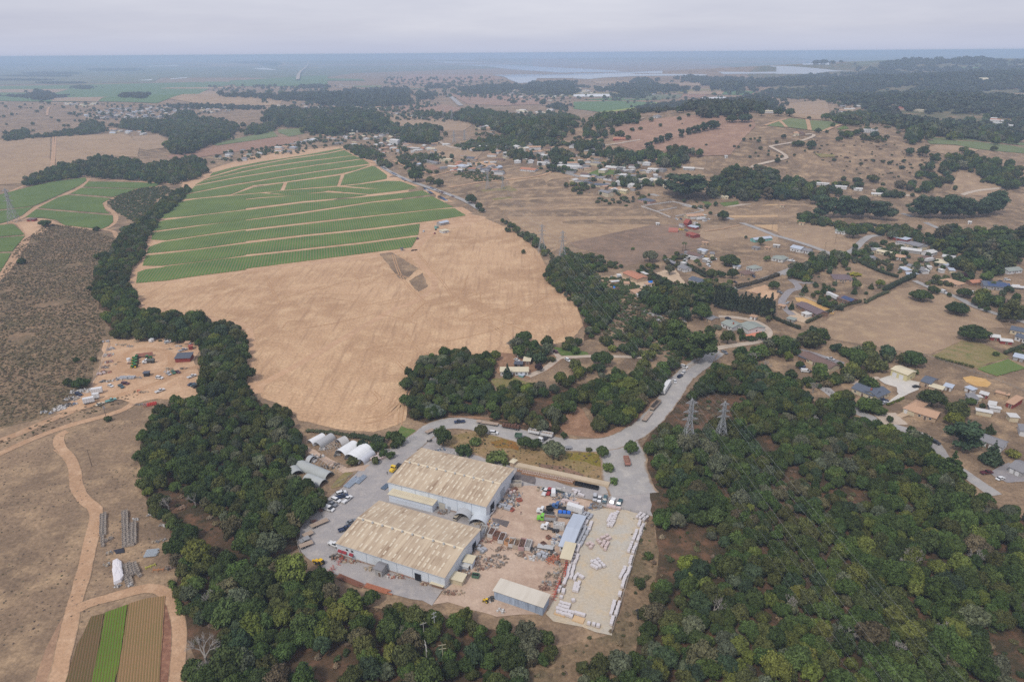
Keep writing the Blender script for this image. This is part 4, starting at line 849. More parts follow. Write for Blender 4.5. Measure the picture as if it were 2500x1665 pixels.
FW = [('B1','20,715 100,640 200,640 230,690 140,705',9,5,1,'mid','dark trees at the edge of the left plough land'),('B1','530,640 640,570 740,600 760,640 700,660 600,670 330,685 240,690',9,5,1,'mid','tree belt behind the left plough land'),
 ('B1','150,1030 240,970 400,905 560,870 575,970 480,985 350,1000 250,1030',6.5,4,1.1,'mid','dark trees beside the left strawberry field'),
 ('B1','580,900 700,840 960,860 1060,900 1180,880 1380,840 1490,870 1480,920 1420,980 1250,1020 1040,1000 900,985 700,975 600,960',7.5,4.6,1.25,'mid','thick wood at the head of the creek'),
 ('B1','1220,800 1230,730 1400,680 1540,640 1660,660 1640,700 1500,740 1400,790 1280,810',9,6,1.6,'mid','eucalyptus wood beyond the creek'),('B1','1170,670 1300,600 1500,560 1700,600 1720,640 1540,660 1400,690 1250,700',10,6,1.1,'mid','tree belt by the village houses'),
 ('B1','850,620 900,570 1060,570 1240,580 1380,560 1540,560 1500,620 1200,660 1000,640',12,6.5,1.1,'mid','trees around the village houses'),('B1','1240,560 1280,520 1400,530 1390,570',12,8,1.2,'mid','grove at the mobile home park'),
 ('B1','1760,670 1800,620 1920,590 2000,600 1960,640 1860,665',10,6,1,'mid','trees beside the village field'),('B1','1900,560 1960,490 2150,500 2355,560 2355,640 2200,620 2000,600',12,8,1.5,'mid','dark eucalyptus wood behind the village'),
 ('B1','1560,380 1700,385 2040,395 2200,380 2355,400 2355,420 2000,412 1600,392',18,9,1,'far','wood along the far field'),('B1','2140,325 2355,320 2355,335 2150,335',20,9,1,'far','far tree belt'),('B1','240,400 260,360 330,375 370,410 300,420',22,11,1,'far','far grove in the plain'),
 ('B1','860,390 1000,380 1060,405 900,398',22,11,.8,'far','grove in the far plain'),('B1','1900,175 1900,155 1980,160 1980,178',60,26,.8,'far','trees near the horizon'),
 ('A5','0,420 0,290 250,260 560,280 660,330 700,400 580,440 400,420 200,470',11,8,1.4,'mid','eucalyptus wood above the strawberry field'),('A5','600,420 720,370 830,400 830,440 700,450',10,6.5,1.2,'mid','trees behind the white house'),
 ('A5','330,580 460,560 640,620 650,660 560,690 430,640',8,5,.9,'mid','trees along the field corner'),('A5','600,690 660,680 740,715 730,750 650,740',7,4.2,.9,'mid','trees beside the field lane'),
 ('A5','850,520 880,410 960,420 1050,390 1130,420 1160,500 1120,540 1000,530',8,6,1.3,'mid','dark grove in the middle of the pastures'),('A5','960,300 1040,270 1200,290 1360,280 1480,300 1500,350 1380,330 1200,310 1040,305',13,7,1.1,'mid','tree belt across the pastures'),
 ('A5','1360,330 1370,270 1500,260 1700,300 1900,330 2100,370 2200,430 2150,500 1950,490 1700,440 1560,370',11,7.5,1.3,'mid','long dark wood in the valley'),('A5','1300,560 1450,520 1650,480 1950,470 2180,500 2355,560 2200,550 1950,560 1700,600 1500,600 1380,580',7,4.6,.8,'mid','olive coloured wood in the valley bottom'),
 ('A5','70,190 60,130 250,110 500,130 700,150 880,140 900,190 600,210 300,210',18,10,1.1,'far','wood before the village'),('A5','320,70 500,80 700,60 880,60 880,130 700,140 400,110',20,10,1,'far','trees of the upper village'),('A5','970,150 980,90 1100,100 1110,150',18,8,1,'far','grove by the far lane'),
 ('A5','1330,60 1500,40 1850,20 1860,60 1650,100 1400,100',20,9.5,1,'far','wood by the slough'),('A5','1880,50 2000,10 2355,0 2355,100 2200,110 1900,90',20,10,1.1,'far','wood at the slough shore'),('A5','1030,45 1100,25 1260,35 1250,50',22,10,.9,'far','far belt of trees'),
 ('A5','2050,290 2300,290 2355,350 2355,500 2200,470 2080,380',14,5.5,1.1,'mid','open oak grove on the slope'),('A5','800,700 840,680 960,740 1120,790 1100,805 960,770 830,720',6,3.4,.9,'mid','garden trees in a row'),('A5','800,665 900,640 1200,650 1200,690 1050,690 850,690',9,4.5,1,'mid','garden trees by the houses'),
 ('A5','1780,640 1850,600 1950,640 1930,690 1820,680',8,5.5,1.2,'mid','dark trees beside the farm houses'),('A5','2150,640 2250,610 2355,640 2355,720 2200,700',9,5.5,1,'mid','trees at the house gardens'),('A5','2040,740 2355,760 2355,810 2200,790 2060,760',8,4,.9,'mid','hedge trees by the lane'),
 ('A6','0,780 100,770 300,830 420,870 560,850 760,860 760,940 620,970 460,960 200,880 60,850',10,6,1.1,'mid','tree belt below the mauve hill'),('A6','780,930 900,890 1060,880 1150,850 1140,900 1040,950 1000,1000 820,1000',10,6.5,1.2,'mid','dark grove below the mauve hill'),
 ('A6','100,700 120,640 260,640 300,700 160,720',11,6,1,'mid','grove left of the mauve hill'),('A6','110,590 130,550 340,520 620,520 620,560 450,590 250,620',13,7.5,1,'mid','wood beyond the mauve hill'),('A6','1060,450 1250,400 1600,370 1860,355 1850,380 1940,430 1700,470 1450,510 1230,520 1240,490 1380,450',14,9,1.1,'far','dark wood along the ridge'),
 ('A6','350,240 360,215 700,215 900,240 1100,255 1100,300 900,310 600,310 440,290 200,270',26,11,1,'far','wood in front of the slough'),('A6','560,200 600,160 740,165 760,195',24,11,.9,'far','grove by the slough'),('A6','950,150 1300,150 1600,160 2000,160 2355,130 2355,300 1900,290 1700,270 1660,230 1300,215 1100,190',30,13,.9,'far','dark woodland behind the slough'),
 ('A6','1420,270 1430,230 1600,225 1640,270',24,14,1.3,'far','tall dark grove'),('A6','2150,790 2160,765 2290,780 2280,805',9,6,.9,'mid','grove by the hill house'),('A6','780,400 1100,380 1250,400 1100,430 860,470 560,490 520,480',16,6,.8,'far','brush along the fields'),
 ('A7','950,660 700,580 400,540 0,500 0,330 400,320 800,300 1300,290 2400,270 2400,470 2400,880 1900,900 1500,850 1250,900 1100,780 960,720',26,12,.8,'far','wooded hills of the far right'),
 ('A7','760,290 1200,170 1700,155 2400,165 2400,290 1300,300',46,20,.7,'far','farthest wooded ridge'),('A7','510,770 540,730 740,770 760,800 640,790',13,7,1,'mid','trees beside the vineyard'),('A7','620,700 800,680 940,740 900,760 700,740',13,7,1,'mid','garden trees by the vineyard'),
 ('A7','480,900 540,880 850,900 960,880 1000,960 900,940 700,920 500,920',11,6,.9,'mid','dark hedge wood on the hill'),('A7','1230,950 1240,870 1360,850 1380,900 1340,970',11,8,1.2,'mid','dark grove above the hill'),
 ('A7','1640,900 1700,840 1900,840 2250,900 2355,930 2240,960 1900,920 1640,915',15,8,1,'mid','tree belt behind the right vineyard'),
 ('A7','1580,1190 1600,1100 1750,1110 1850,1070 2000,1110 2180,1180 2310,1220 2260,1300 2350,1390 2200,1400 2080,1330 1930,1330 1920,1230 1700,1230',9,6,1.05,'mid','rounded oak grove on the right hill'),
 ('A7','1240,1400 1290,1330 1450,1340 1560,1320 1570,1400 1400,1420 1250,1460',9,5.5,1,'mid','oaks on the slope above the road'),('A7','1370,1250 1460,1215 1610,1230 1590,1270 1440,1320 1430,1290',11,5.5,.9,'mid','oaks on the brown slope'),
 ('A1','1770,230 1780,130 1850,110 1960,80 2352,90 2352,320 2150,330 1980,330 1940,300 1700,300 1690,260',8.5,6.5,1.5,'mid','big dark grove behind the sheds'),('A2','0,330 0,200 130,180 340,190 540,220 520,300 400,320 240,320 120,330',8.5,6,1.2,'mid','dark wood beside the upper lane'),
 ('A2','160,500 200,470 330,480 480,540 680,570 900,600 930,650 800,660 560,600 300,560',7,4,.9,'mid','row of dark trees above the lane'),('A2','950,650 960,600 1200,610 1360,650 1400,700 1370,745 1200,710 1000,680',7,4.6,1,'mid','dark trees behind the blue building'),
 ('A2','1000,300 900,250 1100,240 1300,290 1250,300',9,5,.9,'mid','trees along the white lane'),('A2','500,170 800,170 800,220 640,230 560,200',10,5,.8,'mid','green trees above the white lane'),
 ('A2','1520,780 1540,700 1640,640 1900,700 2100,660 2400,640 2400,900 2150,920 1960,860 1700,830',8,6,1.4,'mid','big dark wood at the right edge'),('A2','1640,1000 1700,900 1880,880 1950,960 1800,1000',7,5.5,1.2,'mid','dark cypress grove'),('A2','700,870 850,760 1000,760 1200,800 1250,850 1100,880 900,820 780,870',6.5,3.4,.8,'mid','hedge trees around the long roof'),
 ('A2','820,870 1000,960 1080,1000 1060,1030 900,980 700,920',6,2.8,.8,'mid','garden shrubs behind the hedge'),('A2','1400,1120 1560,1080 1700,1050 1900,1060 2040,1100 2000,1140 1800,1120 1600,1150 1480,1150',7,3,.9,'mid','garden trees by the right road'),('A2','90,1060 200,960 420,920 540,870 640,900 680,940 480,960 340,1060 200,1100',6,4,1.3,'mid','dark pines at the road corner'),
 ('A2','1900,1330 1850,1270 2050,1260 2110,1330 1980,1350',6,4.4,1.1,'mid','dark trees by the right road'),('A2','2180,1280 2352,1250 2352,1310 2250,1300',7,4,1,'mid','trees by the solar roof'),('A2','2190,1440 2352,1380 2352,1480 2220,1500',6,4,1.1,'mid','trees at the right edge'),
 ('A2','360,1230 480,1240 600,1350 590,1380 480,1340 380,1290',5,3,.9,'mid','hedge below the white coach'),('A2','330,1150 480,1140 490,1165 350,1180',5,2.6,.8,'mid','shrubs by the terracotta yard'),
 ('A1','1060,1290 1050,1220 1300,1210 1480,1260 1490,1400 1400,1450 1200,1450',6.5,4.6,1.3,'mid','dark oaks by the gully road'),('A1','1380,1240 1500,1190 1740,1170 1800,1190 1700,1300 1480,1300',6,4,1.4,'mid','dark trees behind the blue roofed house'),
 ('A1','980,1010 1060,960 1180,950 1210,990 1100,1030 1180,1090 1140,1110',6,2.8,.8,'mid','hedge around the paddock'),('A1','1190,900 1420,880 1480,930 1620,1020 1640,1060 1500,1010 1380,960',6,2.6,.8,'mid','hedge behind the white houses'),
 ('A1','450,900 560,850 640,870 780,960 800,980 660,1010 520,1000',6,3.4,.8,'mid','bushes at the pasture corner'),('A1','400,180 520,190 540,240 400,270 330,230',8,4,.9,'mid','garden trees behind the pasture'),('A1','740,370 900,310 1000,300 1120,320 1000,350 860,380',7,3,.8,'mid','garden shrubs along the lane'),
 ('A1','580,300 700,330 740,380 620,320',7,2.6,.8,'mid','hedge at the pasture'),('A1','780,170 900,120 980,170 1160,180 1150,210 950,200 800,180',8,5,1,'mid','trees between the gardens'),('A1','1500,390 1700,400 1680,430 1540,420',7,3,.8,'mid','hedge at the road fork'),
 ('A1','0,690 60,720 160,820 250,880 200,900 100,850 0,780',6,3.6,.9,'mid','bushes along the field edge'),('A1','-300,540 -250,530 -120,620 -10,690 0,760 -120,680',6,3.2,.9,'mid','bushes between field and pasture'),
 ('A1','330,60 560,110 620,160 500,130 340,80',9,3,.8,'mid','hedge along the white fence'),('A1','600,120 700,110 760,140 650,150',9,4,.9,'mid','shrubs by the lawn'),
 ('A4','150,400 200,440 350,480 600,430 780,470 900,520 880,600 600,600 400,640 200,600 0,600 0,450',5,3.5,1.6,'mid','dark wood behind the eucalyptus row'),
 ('A4','60,990 0,870 130,860 330,830 340,900 260,960 200,1000',6,4.6,1.2,'mid','trees beside the gully road'),('A4','590,1320 620,1240 780,1240 860,1330 1000,1350 1050,1400 900,1440 640,1350',6,4,1.1,'mid','oaks along the road bank'),
 ('A4','910,1230 950,1130 1100,1100 1280,1130 1250,1180 1100,1210 1000,1250',6,4.6,1.1,'mid','oaks below the long white house'),('A4','1200,1060 1240,1000 1330,980 1530,1010 1540,1070 1400,1110 1250,1090',6,4.4,1,'mid','oaks beside the drive'),
 ('A4','1570,1000 1600,930 1780,890 1830,1000 1790,1070 1600,1080',5.5,4.6,1.1,'mid','oaks at the field corner'),('A4','1050,1330 1250,1350 1450,1390 1600,1480 1600,1568 1300,1530 1100,1480 1000,1400',5.5,3.8,1,'mid','oaks in the dip'),('A4','1620,1500 1900,1450 2100,1400 2240,1370 2240,1450 1900,1530 1650,1568',5.5,3.2,.9,'mid','oaks along the lower fence'),
 ('A3','610,560 600,420 640,370 800,360 1000,400 1000,460 880,520 760,580',5.5,4.4,1.1,'mid','dark oaks left of the cream barn'),('A3','500,420 500,340 600,360 620,420',5,3.4,1,'mid','round oaks by the red earth'),('A3','200,640 300,600 560,580 680,560 690,590 500,640 300,670',5,2.8,.9,'mid','brush below the brown house'),
 ('A3','0,340 20,270 150,270 160,330 60,370',5.5,4,1,'mid','oaks left of the brown house'),('A3','490,760 560,720 640,760 800,800 900,850 900,900 780,880 640,840',5,3,.9,'mid','garden trees along the road'),('A3','1050,1010 1100,980 1200,1010 1230,1080 1100,1090',5,3.6,1,'mid','dark oaks at the drive'),
 ('A3','1940,390 2091,320 2091,380 1960,410',5,2.2,.8,'mid','hedge above the vegetable plot'),('F','925,1010 880,1000 830,1030 870,1040',4.5,3,1,'mid','bushes behind the hoop houses'),('Y1','590,340 620,300 700,260 780,270 770,300 700,310 640,350',5,3.2,1,'mid','bushes behind the white hoop house'),
 ('R6','880,190 920,160 1020,150 1150,190 1160,270 1080,300 1000,260 900,250',5.5,3.8,1.1,'mid','oaks behind the homestead'),('R6','800,490 900,440 960,460 920,510 820,520',5,3.2,.9,'mid','oaks below the homestead'),('R6','1330,330 1400,290 1500,300 1540,370 1440,390 1350,380',5.5,3.8,1.1,'mid','oaks below the lane'),
 ('R6','1230,190 1300,140 1400,160 1420,220 1330,230',5.5,3,1,'mid','bushes above the lawn'),('R6','1550,170 1700,60 1900,30 2050,80 2100,160 1950,200 1880,260 1760,240 1600,220',6,3.6,1,'mid','trees in the gully'),
]
fr_ = random.Random(9)
for i in range(46):
 x,y = fr_.uniform(-60,2560),146+120*fr_.random()**1.3; w = fr_.uniform(40,190); h = fr_.uniform(1,4)*(y-115)/55
 if y < 200 and 1000 < x+w and x < 1950: continue
 FW.append(('S',f'{x:.0f},{y:.1f} {x+w*.5:.0f},{y-h*.6:.1f} {x+w:.0f},{y:.1f} {x+w*.9:.0f},{y+h:.1f} {x+w*.2:.0f},{y+h*.8:.1f}',max(14,1500/(y-118)),max(6,560/(y-118)),.85,'far','dark tree belt in the far plain'))
for i,(v,s,sp,r,hf,kind,lab) in enumerate(FW):
 poly = W(v,s,r*.8); X,Y = pts_in(poly,sp,.45,[],300+i); rr = []
 for x,y in zip(X,Y):
  if rnd.random() < .1 or (sp > 24 and patchy(x,y,.0075) > .3): continue
  if rnd.random() < .3: x += rnd.gauss(0,sp*1.3); y += rnd.gauss(0,sp*1.3)
  if y < 620 and hides(x,y): continue
  q = rnd.uniform(.55,1.2)*r
  tint = jitter(pick()[1] if kind != 'far' else rnd.choice([(.05,.068,.035),(.06,.074,.04),(.07,.078,.042)]))
  rr.append((x,y,hgt(x,y)-.12*q,q,q*hf*rnd.uniform(.85,1.2),tint))
 stuffmass('grove' if kind == 'mid' else 'far_woodland','euc' if 'eucalyptus' in lab or hf >= 1.4 and kind == 'mid' else kind,[(a,b,c,d,e*(.55 if (hf >= 1.4 or 'eucalyptus' in lab) and kind == 'mid' else 1),t) for a,b,c,d,e,t in rr],lab)
# ------------------------------------------------------------------ buildings
ROOFC = dict(grey=srgb(138,136,138),dark=srgb(92,96,106),navy=srgb(98,104,116),brown=srgb(122,100,92),tan=srgb(190,154,126),rust=srgb(186,130,104),white=srgb(206,204,200),green=srgb(150,156,148),blue=srgb(184,192,204),cream=srgb(212,200,172),red=srgb(158,88,76),purple=srgb(120,104,106),black=srgb(52,52,56))
WALLC = dict(white=srgb(206,206,206),cream=srgb(202,190,162),tan=srgb(182,158,132),grey=srgb(160,158,156),blue=srgb(208,214,222),red=srgb(140,62,54),pink=srgb(196,160,144),teal=srgb(120,180,172),brown=srgb(136,108,90),black=srgb(50,50,54),yellow=srgb(206,196,150))
def roofm(c): return sheetmetal('roof_'+c,ROOFC[c],tuple(v*.72 for v in ROOFC[c]),.45,0,.75,.5)
def wallm(c): return paint('wall_'+c,WALLC[c],.8,0,.18,.4)
def frame_at(A,B):
 """origin, heading and length of a wall from A to B, its far side away from the camera"""
 m = (A+B)/2; d = B-A; n = Vector((-d.y,d.x,0))
 if n.dot(m) < 0: A,B = B,A; d = B-A
 return A,math.atan2(d.y,d.x),Vector((d.x,d.y,0)).length
def roof_mesh(L,w,h,kind,pitch,m,ov=.45,th=.16):
 b = MB().mat(m); r = h+pitch*w/2
 if kind == 'gable':
  e = pitch*ov
  for s in (0,1):
   y0,y1 = (-ov,w/2) if s == 0 else (w+ov,w/2)
   q = [(-ov,y0,h-e),(L+ov,y0,h-e),(L+ov,y1,r),(-ov,y1,r)]
   q2 = [(x,y,z+th) for x,y,z in q]
   f = [(0,3,2,1),(4,5,6,7),(0,1,5,4),(1,2,6,5),(3,0,4,7)]
   b.add(q+q2,f if s == 0 else [t[::-1] for t in f])
 elif kind == 'hip':
  k = min(w/2,L/2-.2); r = h+pitch*w/2; e = pitch*ov
  v = [(-ov,-ov,h-e),(L+ov,-ov,h-e),(L+ov,w+ov,h-e),(-ov,w+ov,h-e),(k,w/2,r),(L-k,w/2,r)]
  b.add(v,[(0,1,5,4),(1,2,5),(2,3,4,5),(3,0,4),(3,2,1,0)])
 else:
  s = pitch*w if kind == 'shed' else .02*w
  q = [(-ov,-ov,h+.003),(L+ov,-ov,h+.003),(L+ov,w+ov,h+s),(-ov,w+ov,h+s)]
  b.add(q+[(x,y,z+th) for x,y,z in q],[(3,2,1,0),(4,5,6,7),(0,1,5,4),(1,2,6,5),(2,3,7,6),(3,0,4,7)])
 return b.mesh('roof')
def wall_mesh(L,w,h,kind,pitch,m):
 b = MB().mat(m); z = -1.2
 if kind == 'gable':
  b.prism([(0,z),(w,z),(w,h),(w/2,h+pitch*w/2-.02),(0,h)],0,L,'x')
 elif kind == 'shed': b.prism([(0,z),(w,z),(w,h+pitch*w-.02),(0,h)],0,L,'x')
 else: b.box(0,0,z,L,w,h)
 return b.mesh('wall')
WINMESH = {}
def window_mesh(w=1.3,h=1.1,trim=(.62,.62,.6)):
 k = (w,h)
 if k not in WINMESH:
  b = MB().mat(paint('window_trim',trim,.6,0,.1)); t = .09
  b.box(0,-.06,0,w,.02,t); b.box(0,-.06,h-t,w,.02,h); b.box(0,-.06,t,t,.02,h-t); b.box(w-t,-.06,t,w,.02,h-t)
  b.mat(glassmat()).box(t,-.03,t,w-t,.02,h-t); WINMESH[k] = b.mesh('window')
 return WINMESH[k]
DOORMESH = {}
def door_mesh(w,h,c,nm):
 k = (w,h,nm)
 if k not in DOORMESH:
  b = MB().mat(paint('door_'+nm,c,.6,0,.15)).box(0,-.05,0,w,.03,h); b.mat(paint('window_trim',(.62,.62,.6)))
  b.box(-.1,-.08,0,0,.03,h+.1); b.box(w,-.08,0,w+.1,.03,h+.1); b.box(0,-.08,h,w,.03,h+.1); DOORMESH[k] = b.mesh('door')
 return DOORMESH[k]
def house(view,a,b,w,h,roof,rc,wc,label,cat='house',name='house',pitch=.32,win=None,door=True,chimney=False,solar=0,group=None,garage=0,z=0.):
 A,ang,L = frame_at(W1(view,*a),W1(view,*b))
 return house_at(A,ang,L,w,h,roof,rc,wc,label,cat,name,pitch,win,door,chimney,solar,group,garage)
def house_at(A,ang,L,w,h,roof,rc,wc,label,cat='house',name='house',pitch=.32,win=None,door=True,chimney=False,solar=0,group=None,garage=0):
 e = empty(name,(A.x,A.y,hgt(A.x,A.y)+.03),ang,label,cat,group)
 obj('wall',wall_mesh(L,w,h,roof,pitch,wallm(wc)),e)
 rf = obj('roof',roof_mesh(L,w,h,roof,pitch,roofm(rc)),e)
 x = L*.46
 for g_ in range(garage):
  obj('garage_door',door_mesh(min(3.2,L/4),min(2.8,h-.5),(.66,.66,.66),'white'),e,(L*.12+g_*L*.42,-.004,0))
 if door and not garage: obj('door',door_mesh(1.1,2.05,(.16,.11,.08),'wood'),e,(x,-.004,0))
 n = int(L/3.6) if win is None else win
 for i in range(n):
  xx = (i+.5)*L/n-.65
  if door and not garage and abs(xx+.65-x-.5) < 1.5: continue
  if garage: continue
  obj('window',window_mesh(),e,(xx,-.004,min(1.0,h-1.6)))
 for sd in ((0,1) if n and win is None else ()):
  o = obj('window',window_mesh(),e,(-.004 if sd == 0 else L+.004,w*.5+(.65 if sd == 0 else -.65),1.0)); o.rotation_euler = (0,0,-math.pi/2 if sd == 0 else math.pi/2)
 if chimney: obj('chimney',MB().mat(paint('chimney_brick',srgb(160,90,70),.9,0,.3)).box(L*.7,w*.3,h-.5,L*.7+.8,w*.3+.8,h+pitch*w/2+1.0).mesh('chimney'),rf)
 for i in range(solar):
  y0 = .5; s = pitch; pm = MB().mat(paint('solar_cells',(.03,.06,.16),.25,0,.05,1,.5))
  x0 = L*.2+i*2.0; pm.add([(x0,.7,h+.7*s+.22),(x0+1.8,.7,h+.7*s+.22),(x0+1.8,w*.45,h+w*.45*s+.22),(x0,w*.45,h+w*.45*s+.22),(x0,.7,h+.7*s+.1),(x0+1.8,.7,h+.7*s+.1),(x0+1.8,w*.45,h+w*.45*s+.1),(x0,w*.45,h+w*.45*s+.1)],
   [(0,1,2,3),(4,5,1,0),(5,6,2,1),(7,4,0,3),(6,7,3,2)]); obj('solar_panel',pm.mesh('solar_panel'),rf)
 return e
# ---- the two big sheds
SHEDROOF = sheetmetal('tan_stained_roof',srgb(204,186,160),srgb(146,122,100),.9,0,.8,.95,(.9,.035))
SHEDWALL = sheetmetal('pale_blue_cladding',srgb(214,220,226),srgb(186,190,192),.6,0,.6,.5,(.5,.12))
SKYL = paint('skylight_sheet',srgb(216,202,178),.5,0,.3,.3)
skm = {}
def bigshed(label,FL,FR,BR,h,seed,nx):
 A = P(*FL,h); B = P(*FR,h); C = P(*BR,h)
 for q in (A,B,C): q.z = 0
 d = B-A; L = d.length; ang = math.atan2(d.y,d.x); u = d.normalized(); nn = Vector((-u.y,u.x,0)); w = (C-B).dot(nn)
 e = empty('warehouse',(A.x,A.y,.1),ang,label,'warehouse','two big tan roofed sheds of the yard')
 pitch = .115
 obj('wall',wall_mesh(L,w,h,'gable',pitch,SHEDWALL),e)
 rf = obj('roof',roof_mesh(L,w,h,'gable',pitch,SHEDROOF,.35,.12),e)
 b = MB().mat(paint('ridge_sheet',srgb(222,206,178),.7,0,.3)); rz = h+pitch*w/2+.15
 b.prism([(w/2-.5,rz-.05),(w/2+.5,rz-.05),(w/2,rz+.1)],-.3,L+.3,'x'); obj('ridge_cap',b.mesh('ridge_cap'),rf)
 r = random.Random(seed)
 sl = math.atan(pitch)
 for row,(v,side) in enumerate(((.08,0),(.2,0),(.31,0),(.44,0),(.57,1),(.69,1),(.81,1),(.92,1))):
  for i in range(nx):
   if (i*3+row*2) % 7 == 0 or r.random() < .2: continue
   y = v*w+(r.choice((-.9,.9)) if row % 2 else 0); x = (i+.5)*L/nx+r.uniform(-.15,.15)
   k = side
   if k not in skm: skm[k] = MB().mat(SKYL).box(-.36,-1.05,0,.36,1.05,.05,.02).mesh('skylight')
   z = h+pitch*(y if side == 0 else w-y)+.125
   o = obj('skylight',skm[k],rf,(x,y,z)); o.rotation_euler = (sl if side == 0 else -sl,0,0)
 vent = MB().mat(paint('vent_metal',(.5,.5,.48),.5,.3)).cyl(0,0,0,.5,.3,8).cyl(0,0,.5,.95,.5,10,.3).mesh('roof_vent')
 for i in range(10): obj('roof_vent',vent,rf,((i+.6)*L/10.3,w/2-.9,rz-.2))
 seam = MB().mat(paint('seam',srgb(150,160,172),.7)).box(-.06,-.07,0,.06,0,h-.1).mesh('downpipe')
 for i in range(1,7): obj('downpipe',seam,e,(L*i/7,-.003,0))
 g = MB().mat(paint('gutter',srgb(186,190,194),.6)).box(-.3,-.5,h-.14,L+.3,-.36,h+.02).mesh('gutter'); obj('gutter',g,e)
 sk = MB().mat(paint('stained_base',srgb(168,148,136),.9,0,.5)).box(0,-.05,-.1,L,-.006,.7).mesh('base_course'); obj('base_course',sk,e)
 return e,A,L,w,ang
def s3(x,y): return (700+x/3.647,1020+y/3.647)
shA,oA,LA,wA,aA = bigshed('farther of the two big pale blue sheds with tan skylit roof',s3(903,570),s3(1775,790),s3(1993,450),7.0,1,22)
shB,oB,LB,wB,aB = bigshed('nearer of the two big pale blue sheds with tan skylit roof',s3(445,1115),s3(1405,1420),s3(1690,985),5.6,2,22)
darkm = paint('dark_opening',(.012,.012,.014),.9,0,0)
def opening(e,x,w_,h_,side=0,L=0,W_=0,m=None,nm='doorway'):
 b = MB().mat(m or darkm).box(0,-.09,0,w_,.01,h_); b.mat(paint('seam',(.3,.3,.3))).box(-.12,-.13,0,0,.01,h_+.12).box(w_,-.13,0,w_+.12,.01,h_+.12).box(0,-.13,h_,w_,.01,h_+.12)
 o = obj(nm,b.mesh(nm),e,(x,-.005,0) if side == 0 else (L+.005,x,0))
 if side: o.rotation_euler = (0,0,math.pi/2)
 return o
opening(shB,LB*.735,2.6,3.4); opening(shB,LB*.15,1,2.1,m=paint('door_grey',(.4,.42,.45)),nm='door')
opening(shA,LA*.53,2.8,3.2,m=paint('door_beige',srgb(190,184,170)),nm='roller_door'); opening(shA,LA*.62,1,2.1,m=paint('door_grey',(.4,.42,.45)),nm='door')
opening(shA,4,4,4.6,1,LA); opening(shA,15,4,4.5,1,LA,m=paint('door_grey',(.4,.42,.45)),nm='roller_door'); opening(shA,27,3.5,3.5,1,LA)
opening(shB,22,3,3.4,1,LB); opening(shB,30,3,3.4,1,LB,m=paint('door_grey',(.4,.42,.45)),nm='roller_door')
aw = MB().mat(paint('maroon_awning',srgb(150,50,58),.8)).add([(0,0,.7),(1.9,0,.7),(1.9,-.8,0),(0,-.8,0),(0,0,.62),(1.9,0,.62),(1.9,-.8,-.06),(0,-.8,-.06)],[(3,2,1,0),(4,5,6,7),(0,4,7,3),(1,2,6,5),(2,3,7,6)]).mesh('awning')
for f in (.01,.055,.12): obj('awning',aw,shB,(LB*f,-.01,2.2))
for f in (.085,.135): obj('window',window_mesh(),shB,(LB*f,-.004,3.4))
A,ang,L = frame_at(W1('Y3',915,745),W1('Y3',1300,845))
an = house_at(A,ang,L,4.6,4.0,'flat','cream','blue','long flat roofed annexe against the farther big shed','annexe','annexe',win=0,door=False)
lid = MB().mat(SKYL).box(-.25,-.9,0,.25,.9,.06).mesh('roof_rib')
for i in range(22): obj('roof_rib',lid,next(c for c in an.children if c.name.startswith('roof')),(.9+i*(L-1.6)/21,2.3,4.22))
lb = MB().mat(wallm('blue')).box(0,-.12,2.2,L,-.004,2.35).mesh('ledge'); obj('ledge',lb,an)
house('Y3',(790,1400),(850,1420),4.2,3.4,'gable','grey','grey','small grey cabin standing before the nearer big shed','cabin','cabin',.2,1)
house('Y3',(1578,1335),(1650,1350),3.6,3.2,'flat','cream','blue','pale cabin with beige roof right of the nearer shed','cabin','cabin',win=1)
house('Y3',(1450,1470),(1560,1500),3.6,2.4,'flat','cream','cream','low beige tank house at the near shed corner','shed','shed',win=0,door=False)
house('Y3',(1290,1500),(1390,1530),3.4,1.6,'flat','cream','brown','low beige platform roof at the near shed corner','shed','shed',win=0,door=False)
house('Y3',(1535,1340),(1610,1365),2,2.0,'flat','white','blue','tiny white lean-to beside the pale cabin','lean-to','lean_to',win=0,door=False)
tw = MB().mat(SHEDWALL).box(0,0,0,1.4,1.6,5.2).mat(roofm('cream')).box(-.1,-.1,5.2,1.5,1.7,5.4)
for k,(x,y) in enumerate(((1525,1310),(1570,1225))):
 o = obj('dust_stack',tw.mesh('dust_stack'),None,W1('Y3',x,y)+Vector((0,0,.05)),aB); thing(o,('square dust duct nearer the corner of the near shed','square dust duct farther along the near shed')[k],'duct','ducts on the side of the near shed')
house('Y2',(198,1262),(608,1402),5.8,4.0,'shed','cream','blue','long corrugated shed with bluish wall at the lower yard','shed','shed',.05,0,False)
CW = sheetmetal('corrugated_blue',srgb(176,190,208),srgb(116,126,142),.8,0,.6,.9,(1.4,.1))
for o in bpy.data.objects:
 if o.get('label','').startswith('long corrugated'):
  w_ = next(c for c in o.children if c.name.startswith('wall')).data; w_.materials.clear(); w_.materials.append(CW)
  r_ = next(c for c in o.children if c.name.startswith('roof')).data; r_.materials.clear(); r_.materials.append(sheetmetal('pale_roof',srgb(210,202,188),srgb(182,172,156),.6,0,.8,.7))
A,ang,L = frame_at(W1('Y2',752,852),W1('Y2',852,876))
so = house_at(A,ang,L,21,2.6,'gable','blue','white','long site office with pale blue and beige roof halves','office','site_office',.12,2)
house('Y2',(762,962),(842,978),9,3.0,'flat','cream','tan','square tan roofed block house beside the pallets','hut','hut',win=1)
house('Y2',(332,135),(362,145),3,2.8,'hip','cream','tan','tiny tan booth at the corner of the far shed','booth','booth',.3,0,False)
A = W1('Y1',1410,445); B = W1('Y1',1968,566); d = (B-A); ang = math.atan2(d.y,d.x)
